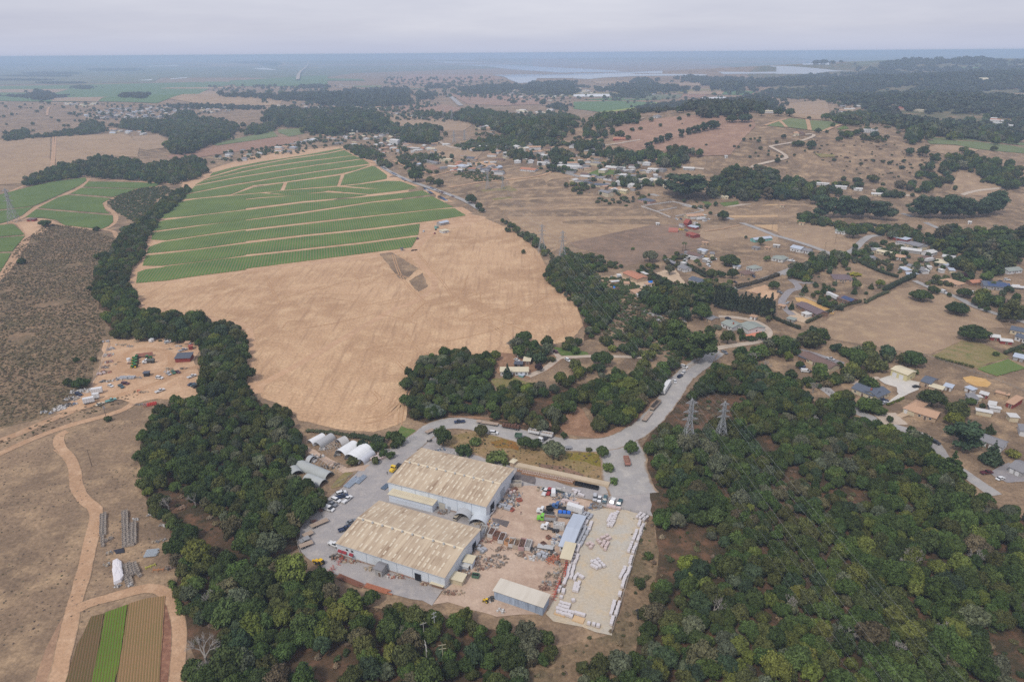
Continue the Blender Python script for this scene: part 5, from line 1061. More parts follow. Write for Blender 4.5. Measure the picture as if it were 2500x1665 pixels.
le = MB().mat(paint('ledge_concrete',srgb(196,178,152),.9,0,.4,.2)).box(0,0,0,d.length,3.2,1.0,.12).mesh('retaining_wall')
thing(obj('retaining_wall',le,None,A+Vector((0,0,.05)),ang),'long tan concrete ledge behind the stone crates','retaining wall')
def hoop(view,f,b_,w,hgt_,label,cover=1.,col=None,ribs=9,name='hoop_house',ends=False):
 A = W1(view,*f); B = W1(view,*b_); d = B-A; L = d.length; ang = math.atan2(d.y,d.x)
 e = empty(name,(A.x,A.y,.12),ang,label,'hoop house','hoop houses at the yard entrance')
 rib = MB().mat(paint('hoop_steel',(.45,.46,.47),.5,.3)); n = 12
 arc = [(math.cos(math.pi*i/n)*w/2,math.sin(math.pi*i/n)*hgt_) for i in range(n+1)]
 for i in range(n): rib.beam((0,*arc[i]),(0,*arc[i+1]),.07)
 rm = rib.mesh('hoop')
 for i in range(ribs): obj('hoop',rm,e,(L*i/(ribs-1),0,0))
 if cover > 0:
  m = paint('cover_'+str(col),col,.55,0,.25,.3); b = MB().mat(m); L0 = L*(1-cover); k = 10
  vs = []; ns_ = 8
  for j in range(ns_+1):
   for y,z in arc: s = 1.02+.012*(j % 2); vs.append((L0+(L-L0)*j/ns_,y*s,z*s))
  for j in range(ns_+1):
   for y,z in arc: vs.append((L0+(L-L0)*j/ns_,y*.985,z*.985))
  q = n+1; o_ = (ns_+1)*q; fs = []
  for j in range(ns_):
   for i in range(n):
    a = j*q+i; fs += [(a,a+1,a+q+1,a+q),(o_+a,o_+a+q,o_+a+q+1,o_+a+1)]
  b.add(vs,fs); b.add([(L,*p) for p in arc],[tuple(range(n+1))])
  obj('cover',b.mesh('cover'),e)
 return e
hoop('Y3',(208,243),(328,178),5.0,2.6,'small white hoop house at the far left end',1,(.74,.74,.74))
hoop('Y3',(272,262),(405,178),5.0,2.6,'small grey hoop house next to the end one',1,(.42,.42,.42))
hoop('Y3',(335,300),(530,210),6.0,2.9,'half open greyish hoop house with stored timber',.35,(.5,.48,.46),12)
hoop('Y3',(478,345),(612,258),7.5,3.4,'white hoop house between the open frame and the widest one',1,(.76,.77,.77))
hoop('Y3',(575,392),(712,290),8.6,3.9,'widest bright white hoop house beside the gravel yard',1,(.79,.8,.8))
hoop('Y3',(660,410),(765,325),4.0,2.4,'narrow grey hoop house leaning on the widest white one',1,(.55,.56,.6))
hoop('Y3',(385,535),(115,425),5.8,2.8,'long translucent grey tunnel greenhouse below the white ones',1,(.40,.42,.41),14)
hoop('Y3',(330,600),(180,545),5.6,2.6,'short translucent tunnel greenhouse nearest to the trees',1,(.44,.46,.45))
hoop('Y3',(500,470),(200,380),5.4,2.6,'bare hoop frame greenhouse with dried straw inside',.12,(.42,.43,.44),12)
hoop('Y3',(95,520),(60,470),6,2.8,'stub of a grey tunnel greenhouse by the woods',1,(.4,.42,.41),4)
hoop('Y3',(1560,915),(1600,850),7.5,3.6,'grey arched shelter between the two big sheds',1,(.47,.48,.5),5)
hoop('Y3',(1700,960),(1735,880),7.5,3.2,'pale blue arched shelter at the far shed corner',1,(.6,.64,.68),5)
hoop('Y3',(975,245),(1080,215),3.5,2.2,'bare bent hoop frame lying by the road',0,None,5)
hoop('Y3',(1085,200),(1140,185),3.2,2.0,'bare grey hoop frame at the road bend',0,None,4)
# ---- yard goods
PALL = {}; PN = dict(white=('pallet_of_stone','pallet'),pink=('pink_stone_pallet','paving pallet'),grey=('grey_stone_pallet','block pallet'))  # all the same stone pallet; pink and grey differ only in colour
def pallet(kind):
 if kind in PALL: return PALL[kind]
 b = MB().mat(paint('pallet_wood',srgb(160,130,100),.9,0,.3))
 for x in (-.55,-.07,.41): b.box(x,-.6,0,x+.14,.6,.12)
 for y in (-.6,-.3,0,.3): b.box(-.6,y,.12,.6,y+.26,.15)
 c = dict(white=(.62,.58,.58),pink=(.58,.47,.44),grey=(.40,.41,.44))[kind]
 b.mat(paint('wrap_'+kind,c,.6,0,.35,1.3))
 for k in range(3): b.box(-.57,-.57,.152+k*.33,.57,.57,.152+k*.33+.31,.02)
 PALL[kind] = b.mesh('pallet'); return PALL[kind]
def pal(p,rz,kind,label,grp): thing(obj(PN[kind][0],pallet(kind),None,Vector((p.x,p.y,.15)),rz,rnd.uniform(.92,1.08)),label,PN[kind][1],grp)
def palrow(view,a,b,n,cols,kind,where,gap=1.5,skip=.0):
 A = W1(view,*a); B = W1(view,*b); d = B-A; rz = math.atan2(d.y,d.x); nn = Vector((-math.sin(rz),math.cos(rz),0))
 for i in range(n):
  for c in range(cols):
   if rnd.random() < skip: continue
   p = A+d*(i/max(1,n-1))+nn*(c-(cols-1)/2)*gap+Vector((rnd.uniform(-.15,.15),rnd.uniform(-.15,.15),0))
   pal(p,rz+rnd.uniform(-.1,.1),kind,f'{dict(white="white wrapped", pink="pinkish wrapped", grey="grey")[kind]} pallet of {dict(white="stone", pink="paving", grey="blocks")[kind]} {where}',f'{kind} pallets {where}')
fr = 'lined along the right boundary fence'
palrow('Y2',(1470,560),(1440,585),3,3,'white','at the top corner of the fence',1.6)
palrow('Y2',(1450,620),(1400,770),11,2,'white',fr,1.7,.1); palrow('Y2',(1385,800),(1360,870),5,2,'white',fr,1.7); palrow('Y2',(1368,915),(1348,970),4,1,'white',fr)
palrow('Y2',(1335,1000),(1285,1095),8,2,'white',fr,1.7,.1); palrow('Y2',(1300,1115),(1288,1165),4,1,'white',fr); palrow('Y2',(1268,1225),(1262,1240),2,1,'white',fr); palrow('Y2',(1240,1300),(1210,1400),8,2,'white',fr,1.7,.1); palrow('Y2',(1205,1430),(1190,1480),4,1,'white',fr)
lf = 'stacked along the inner edge of the pale yard'
palrow('Y2',(985,545),(960,575),3,4,'grey','behind the rusty bins',1.5); palrow('Y2',(960,660),(890,800),12,4,'grey',lf,1.45,.12); palrow('Y2',(885,815),(872,860),4,3,'white',lf,1.4)
for q in ((950,600,925,655),(985,610,960,665),(1025,620,1000,680)): palrow('Y2',q[:2],q[2:],5,1,'white','in the three short rows by the bins')
palrow('Y2',(880,895),(850,965),6,3,'white',lf,1.4,.1); palrow('Y2',(840,985),(815,1090),9,1,'white',lf); palrow('Y2',(875,990),(850,1090),8,1,'white',lf); palrow('Y2',(905,1060),(878,1105),4,1,'white',lf); palrow('Y2',(800,1110),(792,1140),3,1,'white',lf)
palrow('Y2',(775,1180),(748,1255),6,2,'white',lf,1.6,.2)
for q in ((1245,535,1195,650),(1225,545,1170,645),(1195,550,1165,610)): palrow('Y2',q[:2],q[2:],7,1,'white','in the long block near the parked pickups')
palrow('Y2',(1065,790),(1165,745),6,2,'pink','in the loose group in mid yard',1.6,.15); palrow('Y2',(1150,790),(1125,840),4,2,'pink','in the loose group in mid yard',1.6,.1); palrow('Y2',(1000,800),(1028,828),3,2,'pink','in the small group of the mid yard',1.5,.2)
palrow('Y2',(1020,965),(1080,1000),4,2,'white','in the lower loose group',1.6,.1); palrow('Y2',(1065,940),(1110,995),4,2,'white','in the lower loose group',1.6,.1); palrow('Y2',(925,1075),(945,1090),2,1,'white','standing apart in the pale yard')
palrow('Y2',(918,1130),(900,1200),6,1,'white','in the twin row of the lower yard'); palrow('Y2',(888,1140),(876,1200),5,1,'white','in the twin row of the lower yard'); palrow('Y2',(868,1285),(869,1287),1,1,'white','alone on the pale ground')
palrow('Y2',(752,1330),(820,1350),4,3,'white','at the bottom corner of the yard',1.6); palrow('Y2',(740,1370),(860,1405),6,2,'white','at the bottom corner of the yard',1.6,.1); palrow('Y2',(890,1390),(955,1410),4,1,'white','at the bottom corner of the yard')
palrow('Y2',(1000,1480),(1080,1500),3,1,'white','along the bottom edge of the yard'); palrow('Y2',(1165,480),(1260,500),6,1,'pink','behind the parked pickups')
palrow('Y3',(770,385),(860,345),6,3,'pink','beside the narrow hoop house',1.5,.1); palrow('Y3',(830,335),(890,315),4,2,'pink','beside the narrow hoop house',1.5,.1)
palrow('Y2',(300,350),(360,365),5,2,'pink','among the scrap of the far shed',1.6,.3); palrow('Y2',(250,480),(330,500),6,2,'grey','by the far shed door',1.6,.3); palrow('Y2',(860,350),(960,385),7,2,'white','behind the dark netting',1.6,.2); palrow('Y2',(780,440),(900,470),8,2,'pink','above the white box trailer',1.6,.3); palrow('Y2',(60,830),(110,860),4,2,'grey','at the near shed wall',1.6,.3); palrow('Y2',(560,880),(640,905),6,2,'grey','before the machine parts',1.6,.4); palrow('L4',(690,260),(760,255),5,2,'grey','at the top of the left compound',1.8,.3); palrow('L4',(640,620),(700,600),4,2,'pink','at the lower fence of the left compound',1.8,.3); palrow('L4',(1450,220),(1640,235),9,2,'pink','along the top of the left compound',1.8,.3); palrow('L4',(880,655),(1030,650),9,2,'grey','along the junk row of the left compound',1.8,.3)
for k,(x,y) in enumerate(((760,1385),(915,1440))):
 b = MB().mat(paint('plywood',srgb(206,176,138),.9,0,.2)).box(-2,-1.3,0,2,1.3,.35).box(-1.9,-1.2,.35,1.9,1.2,.42)
 thing(obj('plywood_stack',b.mesh('plywood_stack'),None,W1('Y2',x,y)+Vector((0,0,.14)),aB),('low plywood stack left of the bottom pallets','plywood stack below the bottom pallets')[k],'plywood','plywood stacks')
def crate(kind,seed):
 r = random.Random(seed); b = MB().mat(paint('crate_wood',srgb(170,130,100),.9,0,.3))
 for x in (-.6,.52): b.box(x,-.6,0,x+.08,.6,.9)
 for y in (-.6,.52): b.box(-.52,y,0,.52,y+.08,.9)
 b.mat(paint('broken_stone',(.52,.42,.36),.9,0,.5,2.5))
 for k in range(7):
  x,y = r.uniform(-.34,.34),r.uniform(-.34,.34); b.box(x-.2,y-.2,.1,x+.2,y+.2,.75+r.uniform(.1,.45),.06)
 return b.mesh('stone_crate')
CR = [crate(0,i) for i in range(4)]
A = W1('Y1',1450,470); B = W1('Y1',1762,533); d = B-A; ang = math.atan2(d.y,d.x); nn = Vector((-math.sin(ang),math.cos(ang),0))
for i in range(30):
 for c in range(2):
  if c == 0 and 0 < i < 3: continue
  p = A+d*i/29-nn*1.5*c*(1 if i > 2 else 0)+Vector((rnd.uniform(-.1,.1),rnd.uniform(-.1,.1),.13))
  thing(obj('stone_crate',rnd.choice(CR),None,p,ang+rnd.uniform(-.1,.1)),'wooden crate of broken pinkish stone in the long double row below the ledge','crate','stone crates below the ledge')
bb = MB().mat(paint('black_steel',(.02,.02,.022),.5)).box(-.85,-1.0,0,-.77,1.0,1.2).box(.77,-1,0,.85,1,1.2).box(-.77,-1,0,.77,-.92,1.2).box(-.77,.92,0,.77,1,1.2).box(-.77,-.92,0,.77,.92,.1).mesh('black_bin')
A = W1('Y1',1785,548); B = W1('Y1',1900,574); d = B-A
for i in range(8): thing(obj('black_bin',bb,None,A+d*i/7+Vector((0,0,.13)),ang),'open black steel bin in the row at the ledge end','bin','black bins at the ledge end')
def rolloff(view,a,b,w,h,col,fill,label,name='roll_off_container',cat='container',wall=.12):
 A = W1(view,*a); B = W1(view,*b); d = B-A; L = d.length; ang = math.atan2(d.y,d.x)
 e = empty(name,((A.x+B.x)/2,(A.y+B.y)/2,.14),ang,label,cat,'open containers in the dirt yard')
 m = paint('bin_'+col[0],col[1],.6,.1,.5,.8); b = MB().mat(m); l2,w2 = L/2,w/2
 b.box(-l2,-w2,.15,l2,w2,.3); b.box(-l2,-w2,.3,l2,-w2+wall,h); b.box(-l2,w2-wall,.3,l2,w2,h); b.box(-l2,-w2+wall,.3,-l2+wall,w2-wall,h); b.box(l2-wall,-w2+wall,.3,l2,w2-wall,h)
 obj('shell',b.mesh('shell'),e)
 rb = MB().mat(m).box(-.06,-.1,.3,.06,0,h).mesh('rib')
 for k in range(5):
  obj('rib',rb,e,(-l2+.3+k*(L-.6)/4,-w2-.002,0)); o = obj('rib',rb,e,(-l2+.3+k*(L-.6)/4,w2+.002,0)); o.rotation_euler = (0,0,math.pi)
 f = MB().mat(paint('fill_'+fill[0],fill[1],.95,0,.5,1.5)); nn_ = 5
 for k in range(nn_):
  for j in range(3):
   x0 = -l2+wall+k*(L-2*wall)/nn_; y0 = -w2+wall+j*(w-2*wall)/3
   f.box(x0,y0,.3,x0+(L-2*wall)/nn_,y0+(w-2*wall)/3,h*rnd.uniform(.55,.85),.05)
 obj('load',f.mesh('load'),e); return e
RB = ('brown',(.15,.085,.06)); BR = ('earth',(.22,.14,.09)); GY = ('rubble',(.3,.28,.26)); WH = ('white',(.66,.64,.62))
for a,b,c,f,lab in [((160,745),(195,680),WH,RB,'first white container from the left in the bin row'),((205,765),(235,715),('rust',(.3,.14,.1)),RB,'rust coloured bin second in the row'),((250,795),(280,725),WH,RB,'white bin of reddish earth in mid row'),
      ((300,810),(330,780),('orange',(.6,.33,.17)),BR,'low orange scrap bin in mid row'),((340,830),(358,770),WH,BR,'white bin behind the orange one'),((378,840),(402,780),('tan',(.5,.42,.34)),BR,'tan bin filled with brown earth'),
      ((425,855),(450,775),('redwhite',(.55,.36,.34)),RB,'pinkish bin of dark red earth'),((475,855),(500,785),WH,GY,'white bin of grey rubble at the right end'),((90,740),(120,665),('silver',(.55,.54,.52)),GY,'silver tank bin beside the near shed')]:
 rolloff('Y2',a,b,2.3,1.9,c,f,lab)
rolloff('Y2',(330,300),(430,300),2.6,2.2,('beige',(.6,.54,.46)),GY,'beige container at the end of the far shed')
rolloff('Y2',(335,520),(360,505),1.6,1.1,('red',(.5,.14,.1)),BR,'small red bin by the scrap of the far shed'); rolloff('Y2',(390,435),(430,425),1.7,1.1,('red',(.5,.14,.1)),BR,'red skip with white rim by the far shed')
rolloff('Y2',(360,340),(390,330),1.5,1.0,('rust',(.3,.14,.1)),BR,'little rust bin below the beige container'); rolloff('Y2',(645,515),(690,505),2.2,1.9,('black',(.02,.02,.022)),('dark',(.03,.03,.03)),'black steel dump box behind the white truck')
rolloff('Y2',(10,1070),(70,1080),1.8,1.3,('green',(.1,.2,.13)),('dark',(.03,.03,.03)),'dark green dumpster near the pale cabin')
rolloff('Y2',(600,815),(630,800),1.8,1.4,('darkred',(.2,.1,.08)),RB,'dark bin among the machine parts'); rolloff('Y2',(645,755),(670,740),1.6,1.1,('rust',(.3,.14,.1)),BR,'lone rust bin in the dirt yard')
rolloff('Y2',(895,500),(975,520),2.4,1.5,('pinkbeige',(.55,.42,.34)),BR,'long beige bin next to the white box trailer')
SCRAP = [paint('scrap_'+k,c,.8,0,.4,1.5) for k,c in dict(rust=(.27,.16,.115),grey=(.32,.31,.3),pale=(.58,.56,.54),brown=(.24,.19,.15),blue=(.16,.2,.28),dark=(.08,.078,.076),red=(.36,.15,.11),tan=(.45,.36,.26)).items()]
def scrap(view,x,y,rx,ry,n,label,mats,size=1.,long=.4,rz=None,name='scrap_heap',cat='scrap heap',h=1.0):
 p = W1(view,x,y); b = MB(); rx *= .95; ry *= .95; size *= .8; h *= .8
 for i in range(n):
  b.mat(SCRAP[rnd.choice(mats)]); a = rnd.uniform(0,6.28); k = math.sqrt(rnd.random()); cx,cy_ = math.cos(a)*k*rx,math.sin(a)*k*ry
  if rnd.random() < long:
   L = rnd.uniform(1.2,3.2)*size; t = rnd.uniform(0,3.14) if rz is None else rz+rnd.uniform(-.15,.15); z = rnd.uniform(.1,h)*(1-.6*k)
   b.beam((cx-math.cos(t)*L/2,cy_-math.sin(t)*L/2,z),(cx+math.cos(t)*L/2,cy_+math.sin(t)*L/2,z+rnd.uniform(-.2,.3)),rnd.uniform(.06,.16)*size)
  else:
   s = rnd.uniform(.25,.7)*size; zz = rnd.uniform(0,.3); b.box(cx-s,cy_-s*rnd.uniform(.5,1),zz*0,cx+s,cy_+s*rnd.uniform(.5,1),rnd.uniform(.4,1.2)*h,.08)
 o = obj(name,b.mesh(name),None,Vector((p.x,p.y,hgt(p.x,p.y)+.12))); return thing(o,label,cat)
for v,x,y,rx,ry,n,lab,mats in [('Y2',350,375,5,2.6,40,'scrap metal heap along the far shed, upper part',(1,3,4,6,2,1)),('Y2',310,455,5.5,4,70,'biggest tangled scrap heap beside the far shed door',(1,3,4,2,1,5)),('Y2',370,400,3,2,22,'blue and grey scrap by the red skip',(1,4,2,3)),('Y2',230,945,4.5,4,60,'round pile of bent brown pipes in the dirt yard',(3,3,1)),
 ('Y2',85,960,4.5,5,60,'rusty rebar heap right of the pale cabin',(0,0,3,1)),('Y2',55,860,4,4,40,'grey timber scrap at the near shed wall',(1,3,7)),('Y2',120,770,4.5,1.5,30,'rusty frame scrap under the first bins',(0,6,3)),('Y2',260,840,4,1.5,26,'brown scrap strip below the bin row',(3,0,3)),('Y2',440,885,3,1.5,20,'rusty skids below the last bins',(0,3)),
 ('Y2',620,860,6,3.5,70,'crowded heap of dark machine parts by the site office',(5,1,3,2,5)),('Y2',720,920,5,4,60,'dark steel parts next to the tan block house',(5,1,0,6)),('Y2',540,920,4.5,1.5,30,'pale steel beams lying before the machine parts',(2,1,2)),('Y2',690,1150,5,2.5,34,'dark drums and frames near the red racks',(3,0,1)),('Y2',620,1170,2.5,1.6,16,'brown machine scrap above the corrugated shed',(3,0)),
 ('Y2',740,1040,2,5,34,'grey beams stacked beside the red rack',(1,3,7)),('Y2',680,1080,2.4,2.8,20,'tan and brown frames left of the red rack',(7,3)),('Y2',600,340,2.2,2,14,'sandy rubble behind the green netting',(7,2)),('Y2',770,395,5,4,60,'dark blue drums heaped in the upper yard',(4,5,4,1)),('Y2',845,410,3,3,34,'blue and white sacks beside the drums',(4,2,2)),('Y2',1050,480,4,3,40,'grey cage scrap above the pale yard',(1,1,4)),
 ('Y2',730,470,3,2,26,'blue bundled goods behind the white truck',(4,4,1)),('Y2',850,470,4,1.6,26,'tan crates and boards behind the box trailer',(7,2)),('Y2',740,760,2.2,3.4,40,'blue and white bags beside the site office',(4,2,2)),('Y2',720,800,2,1.6,20,'white sacks before the site office',(2,2,4)),('Y2',140,610,1.5,2.4,18,'red and yellow parts at the shed corner',(6,2,7)),('Y2',210,640,2,2,18,'grey cage pallets near the bins',(1,2,4)),
 ('Y2',180,210,1.5,1,8,'dark litter in front of the far shed',(5,)),('Y2',250,1370,1.2,1,8,'white litter below the corrugated shed',(2,)),('Y2',170,1270,2,1.4,20,'dark steel parts at the end of the corrugated shed',(5,3,2)),('Y3',450,1240,3,1.8,34,'dark engine scrap at the near shed corner',(5,3,0)),('Y3',600,1280,6,1,50,'red brick rubble along the near shed wall',(0,6,7)),('Y3',740,1345,2,1,18,'stone slabs by the grey cabin',(7,2)),
 ('Y3',1000,1415,6,1.2,44,'reddish debris right of the grey cabin',(0,7,2,6)),('Y3',1250,1480,3,.8,20,'brick debris near the doorway',(0,7)),('Y3',1560,1390,4,2,40,'grey and rust scrap by the tank house',(1,0,3)),('Y3',1480,1560,5,1.2,30,'rusty boards along the bottom of the near shed',(0,3,7)),('Y3',1390,840,3,1.5,26,'scrap between the sheds beside the roller door',(3,1,0)),('Y3',1720,940,3,1.6,26,'pallets and parts under the blue shelter',(1,7,2)),
 ('Y3',560,370,2,1.5,18,'dark goods in the mouth of the wide hoop house',(5,1)),('Y3',450,335,2,1.2,16,'dark goods in the mouth of the white hoop house',(5,1)),('Y3',420,260,5,2,34,'timber stored in the open hoop frame',(7,2,3)),('Y3',330,280,2,1.3,18,'pipes and bags by the open hoop frame',(1,2)),('Y3',240,385,1.6,1.4,16,'white frames before the tunnel greenhouse',(2,)),('Y3',270,345,4,1.6,30,'grey rolls on the yard strip',(1,2,5)),
 ('Y3',400,430,5,2.5,44,'dark timber rack inside the bare frame',(5,3,7)),('Y3',790,400,2.5,1.6,30,'dark blue pipe cages by the pallets',(4,1,1)),('Y3',850,295,4,1.4,26,'grey pipe racks beyond the pallets',(1,1,2)),('Y3',300,830,.8,.8,8,'red parts on the gravel edge',(6,0)),('Y3',240,925,1.2,.8,12,'red machine parts by the long trailer',(6,0)),('Y3',480,660,2,1,14,'dark boards behind the parked cars',(5,3)),
 ('Y1',940,300,1.5,1,10,'dark parts at the weedy field corner',(5,)),('Y1',1110,370,6,.8,30,'bluish bags behind the far shed, left part',(4,2,2)),('Y1',1000,350,4,.6,18,'blue bags at the far shed rear',(4,2)),('Y1',1680,575,3,1,18,'white bulk bags behind the netting',(2,)),('Y1',1770,605,4,1.2,26,'white bulk bags along the upper yard',(2,2,1))]:
 scrap(v,x,y,rx,ry,n,lab,mats)
def pipes(view,a,b,n,r,col,label,w,layers=1,cat='pipe stack',name='pipe_stack'):
 A = W1(view,*a); B = W1(view,*b); d = B-A; L = d.length; ang = math.atan2(d.y,d.x)
 e = empty(name,(A.x,A.y,.13),ang,label,cat); pm = {}
 for k in range(3):
  LL = L*(1-.09*k); pm[k] = MB().mat(paint('pipe_'+str(col),col,.5,.1,.3)).beam((0,0,r),(LL,0,r),r,7).mesh('pipe')
 for i in range(n):
  for j in range(layers): obj('pipe',pm[rnd.randrange(3)],e,(rnd.uniform(0,.06*L),(i-n/2)*w/n,.1+j*2*r))
 bm = MB().mat(paint('pallet_wood',(.3,.22,.15))).box(0,-w/2-.1,0,.15,w/2,.1).mesh('bearer')
 for f in (.15,.5,.82): obj('bearer',bm,e,(L*f,0,0))
pipes('Y3',(525,625),(635,530),9,.14,(.42,.48,.56),'bundle of pale blue pipes beside the green strip',3.4,2)
pipes('Y3',(620,590),(700,515),7,.14,(.36,.42,.5),'shorter bundle of grey blue pipes next to it',2.6,2)
pipes('Y3',(850,640),(905,595),7,.13,(.2,.27,.36),'dark blue pipes at the corner of the far shed',2.6,2)
pipes('Y3',(455,1405),(690,1505),6,.12,(.27,.12,.08),'long rusty beams along the trees, left part',2.4,2); pipes('Y3',(700,1490),(940,1565),6,.14,(.46,.18,.1),'orange steel beams along the trees, right part',2.2,2)
pipes('L5',(985,700),(1075,690),12,.12,(.42,.46,.5),'stack of grey irrigation pipes in the meadow',4.5,2)
def rack(view,a,b,h,col,label,n=5):
 A = W1(view,*a); B = W1(view,*b); d = B-A; L = d.length; e = empty('steel_rack',(A.x,A.y,.13),math.atan2(d.y,d.x),label,'steel rack','painted steel racks in the yard')
 m = paint('rack_'+str(col),col,.5,0,.25); up = MB().mat(m).beam((0,0,0),(0,0,h),.09).beam((0,-.9,.08),(0,.9,.08),.08).beam((0,0,h*.55),(0,.9,h*.55),.07).beam((0,0,h*.92),(0,.9,h*.92),.07).mesh('upright')
 for i in range(n): obj('upright',up,e,(L*i/(n-1),0,0))
 for z in (.3,.62,.95): obj('rail',MB().mat(m).beam((0,0,h*z),(L,0,h*z),.07).mesh('rail'),e)
RED = (.5,.09,.06); ORG = (.6,.17,.07)
rack('Y2',(800,1090),(818,975),2.6,RED,'long red cantilever rack beside the pallets',7); rack('Y2',(705,1270),(760,1130),2.6,RED,'tilted red rack near the corrugated shed',7); rack('Y2',(655,960),(705,925),2.2,ORG,'orange frame rack before the tan block house',4); rack('Y2',(700,965),(750,930),2.2,ORG,'red orange frame beside the block house',4)
rack('Y3',(465,1310),(505,1260),2,RED,'red frame at the near shed corner',3); rack('Y3',(385,1390),(425,1350),2,RED,'red frame by the yellow machine',3); rack('L4',(1140,970),(1275,940),2,RED,'row of red spray tanks frame by the trees',6)
def fence(view,pts,h,label,every=3.,name='fence',col=(.35,.33,.3),rails=2):
 P_ = [W1(view,*q) for q in pts]; e = empty(name,(P_[0].x,P_[0].y,hgt(P_[0].x,P_[0].y)),0,label,'fence'); pm = MB().mat(paint('post_'+str(col),col,.8)).box(-.07,-.07,0,.07,.07,h).mesh('post'); o0 = P_[0]
 for a,b in zip(P_[:-1],P_[1:]):
  L = (b-a).length; n = max(1,int(L/every))
  for i in range(n): obj('post',pm,e,(a-o0)+(b-a)*i/n)
  for k in range(rails):
   z = h*(k+.9)/rails; obj('rail',MB().mat(paint('post_'+str(col),col,.8)).beam((a-o0)+Vector((0,0,z)),(b-o0)+Vector((0,0,z)),.16 if col[0] > .5 else .05).mesh('rail'),e)
fence('Y2',[(1490,548),(1400,880),(1250,1380),(1195,1567)],1.9,'wire fence along the right boundary of the pale yard',3)
fence('Y2',[(1120,460),(1230,490),(1485,548)],1.7,'post fence between parking strip and pale yard',2.6)
fence('Y3',[(90,1060),(100,1150),(140,1260)],1.0,'low kerb fence at the left end of the gravel yard',2.5)
fence('Y3',[(420,610),(640,480)],1.1,'low fence above the blue pipes',2.5); fence('L4',[(560,740),(640,590),(700,430),(760,270),(700,235)],1.5,'wire fence on the left side of the equipment yard',3.5)
fence('A3',[(400,715),(560,800),(760,895)],1.8,'dark board fence below the slate roofed house',2,'fence',(.05,.045,.04),3); fence('A1',[(210,72),(560,160)],1.8,'dark fence along the lane above the pasture',4,'fence',(.06,.06,.07),3)
fence('A1',[(1040,415),(1190,465),(1320,520)],1.6,'white fence along the pasture side of the paddock',3,'fence',(.7,.7,.7),3); fence('A1',[(1060,410),(1340,370),(1500,405),(1640,455),(1540,480),(1370,510)],1.6,'white fence around the paddock house',3,'fence',(.7,.7,.7),3); fence('A1',[(1190,462),(1380,425)],1.5,'white cross fence inside the paddock',3,'fence',(.7,.7,.7),3)
fence('A4',[(1530,565),(1620,570),(1960,705),(1930,745)],1.3,'pale fence round the sandy paddock',3,'fence',(.6,.52,.42),2); fence('A3',[(1240,410),(1500,500),(1850,620),(2091,720)],1.3,'wire fence below the green verge',4)
fence('A2',[(1080,440),(1300,520),(1480,600)],1.2,'field fence along the right lane',5); fence('A6',[(250,800),(290,815),(640,760)],1.4,'white rail fence at the red barn',6,'fence',(.6,.55,.5))
for i,(x,y) in enumerate(((1440,1330),(1447,1390),(1462,1450),(1480,1510),(1490,1545))): scrap('A1',x-40,y,2.2,5,16,f'white sacks along the field rim, {("highest", "second", "third", "fourth", "lowest")[i]} bundle',(2,),1.2,.2)
# ------------------------------------------------------------------ vehicles
CARC = dict(white=(.72,.72,.72),silver=(.46,.47,.49),grey=(.2,.21,.23),black=(.015,.015,.018),navy=(.02,.035,.085),blue=(.06,.14,.33),teal=(.05,.11,.13),red=(.35,.04,.04),maroon=(.12,.03,.04),tan=(.45,.38,.28),green=(.06,.17,.1),mint=(.2,.42,.38),yellow=(.75,.5,.03),orange=(.6,.25,.06),lime=(.2,.55,.06),cream=(.62,.55,.42))
def carpaint(c): return paint('paint_'+c,CARC[c],.28,0,.1,1,.5)
TYRE = paint('tyre',(.02,.02,.02),.9,0,.3,3); RIM = paint('rim',(.35,.35,.36),.4,.5,.1)
CM = {}
def wheelmesh(r,w):
 k = ('w',r,w)
 if k not in CM: CM[k] = MB().mat(TYRE).beam((0,-w/2,0),(0,w/2,0),r,12).mat(RIM).beam((0,-w/2-.012,0),(0,-w/2,0),r*.6,8).beam((0,w/2,0),(0,w/2+.012,0),r*.6,8).mesh('wheel')
 return CM[k]
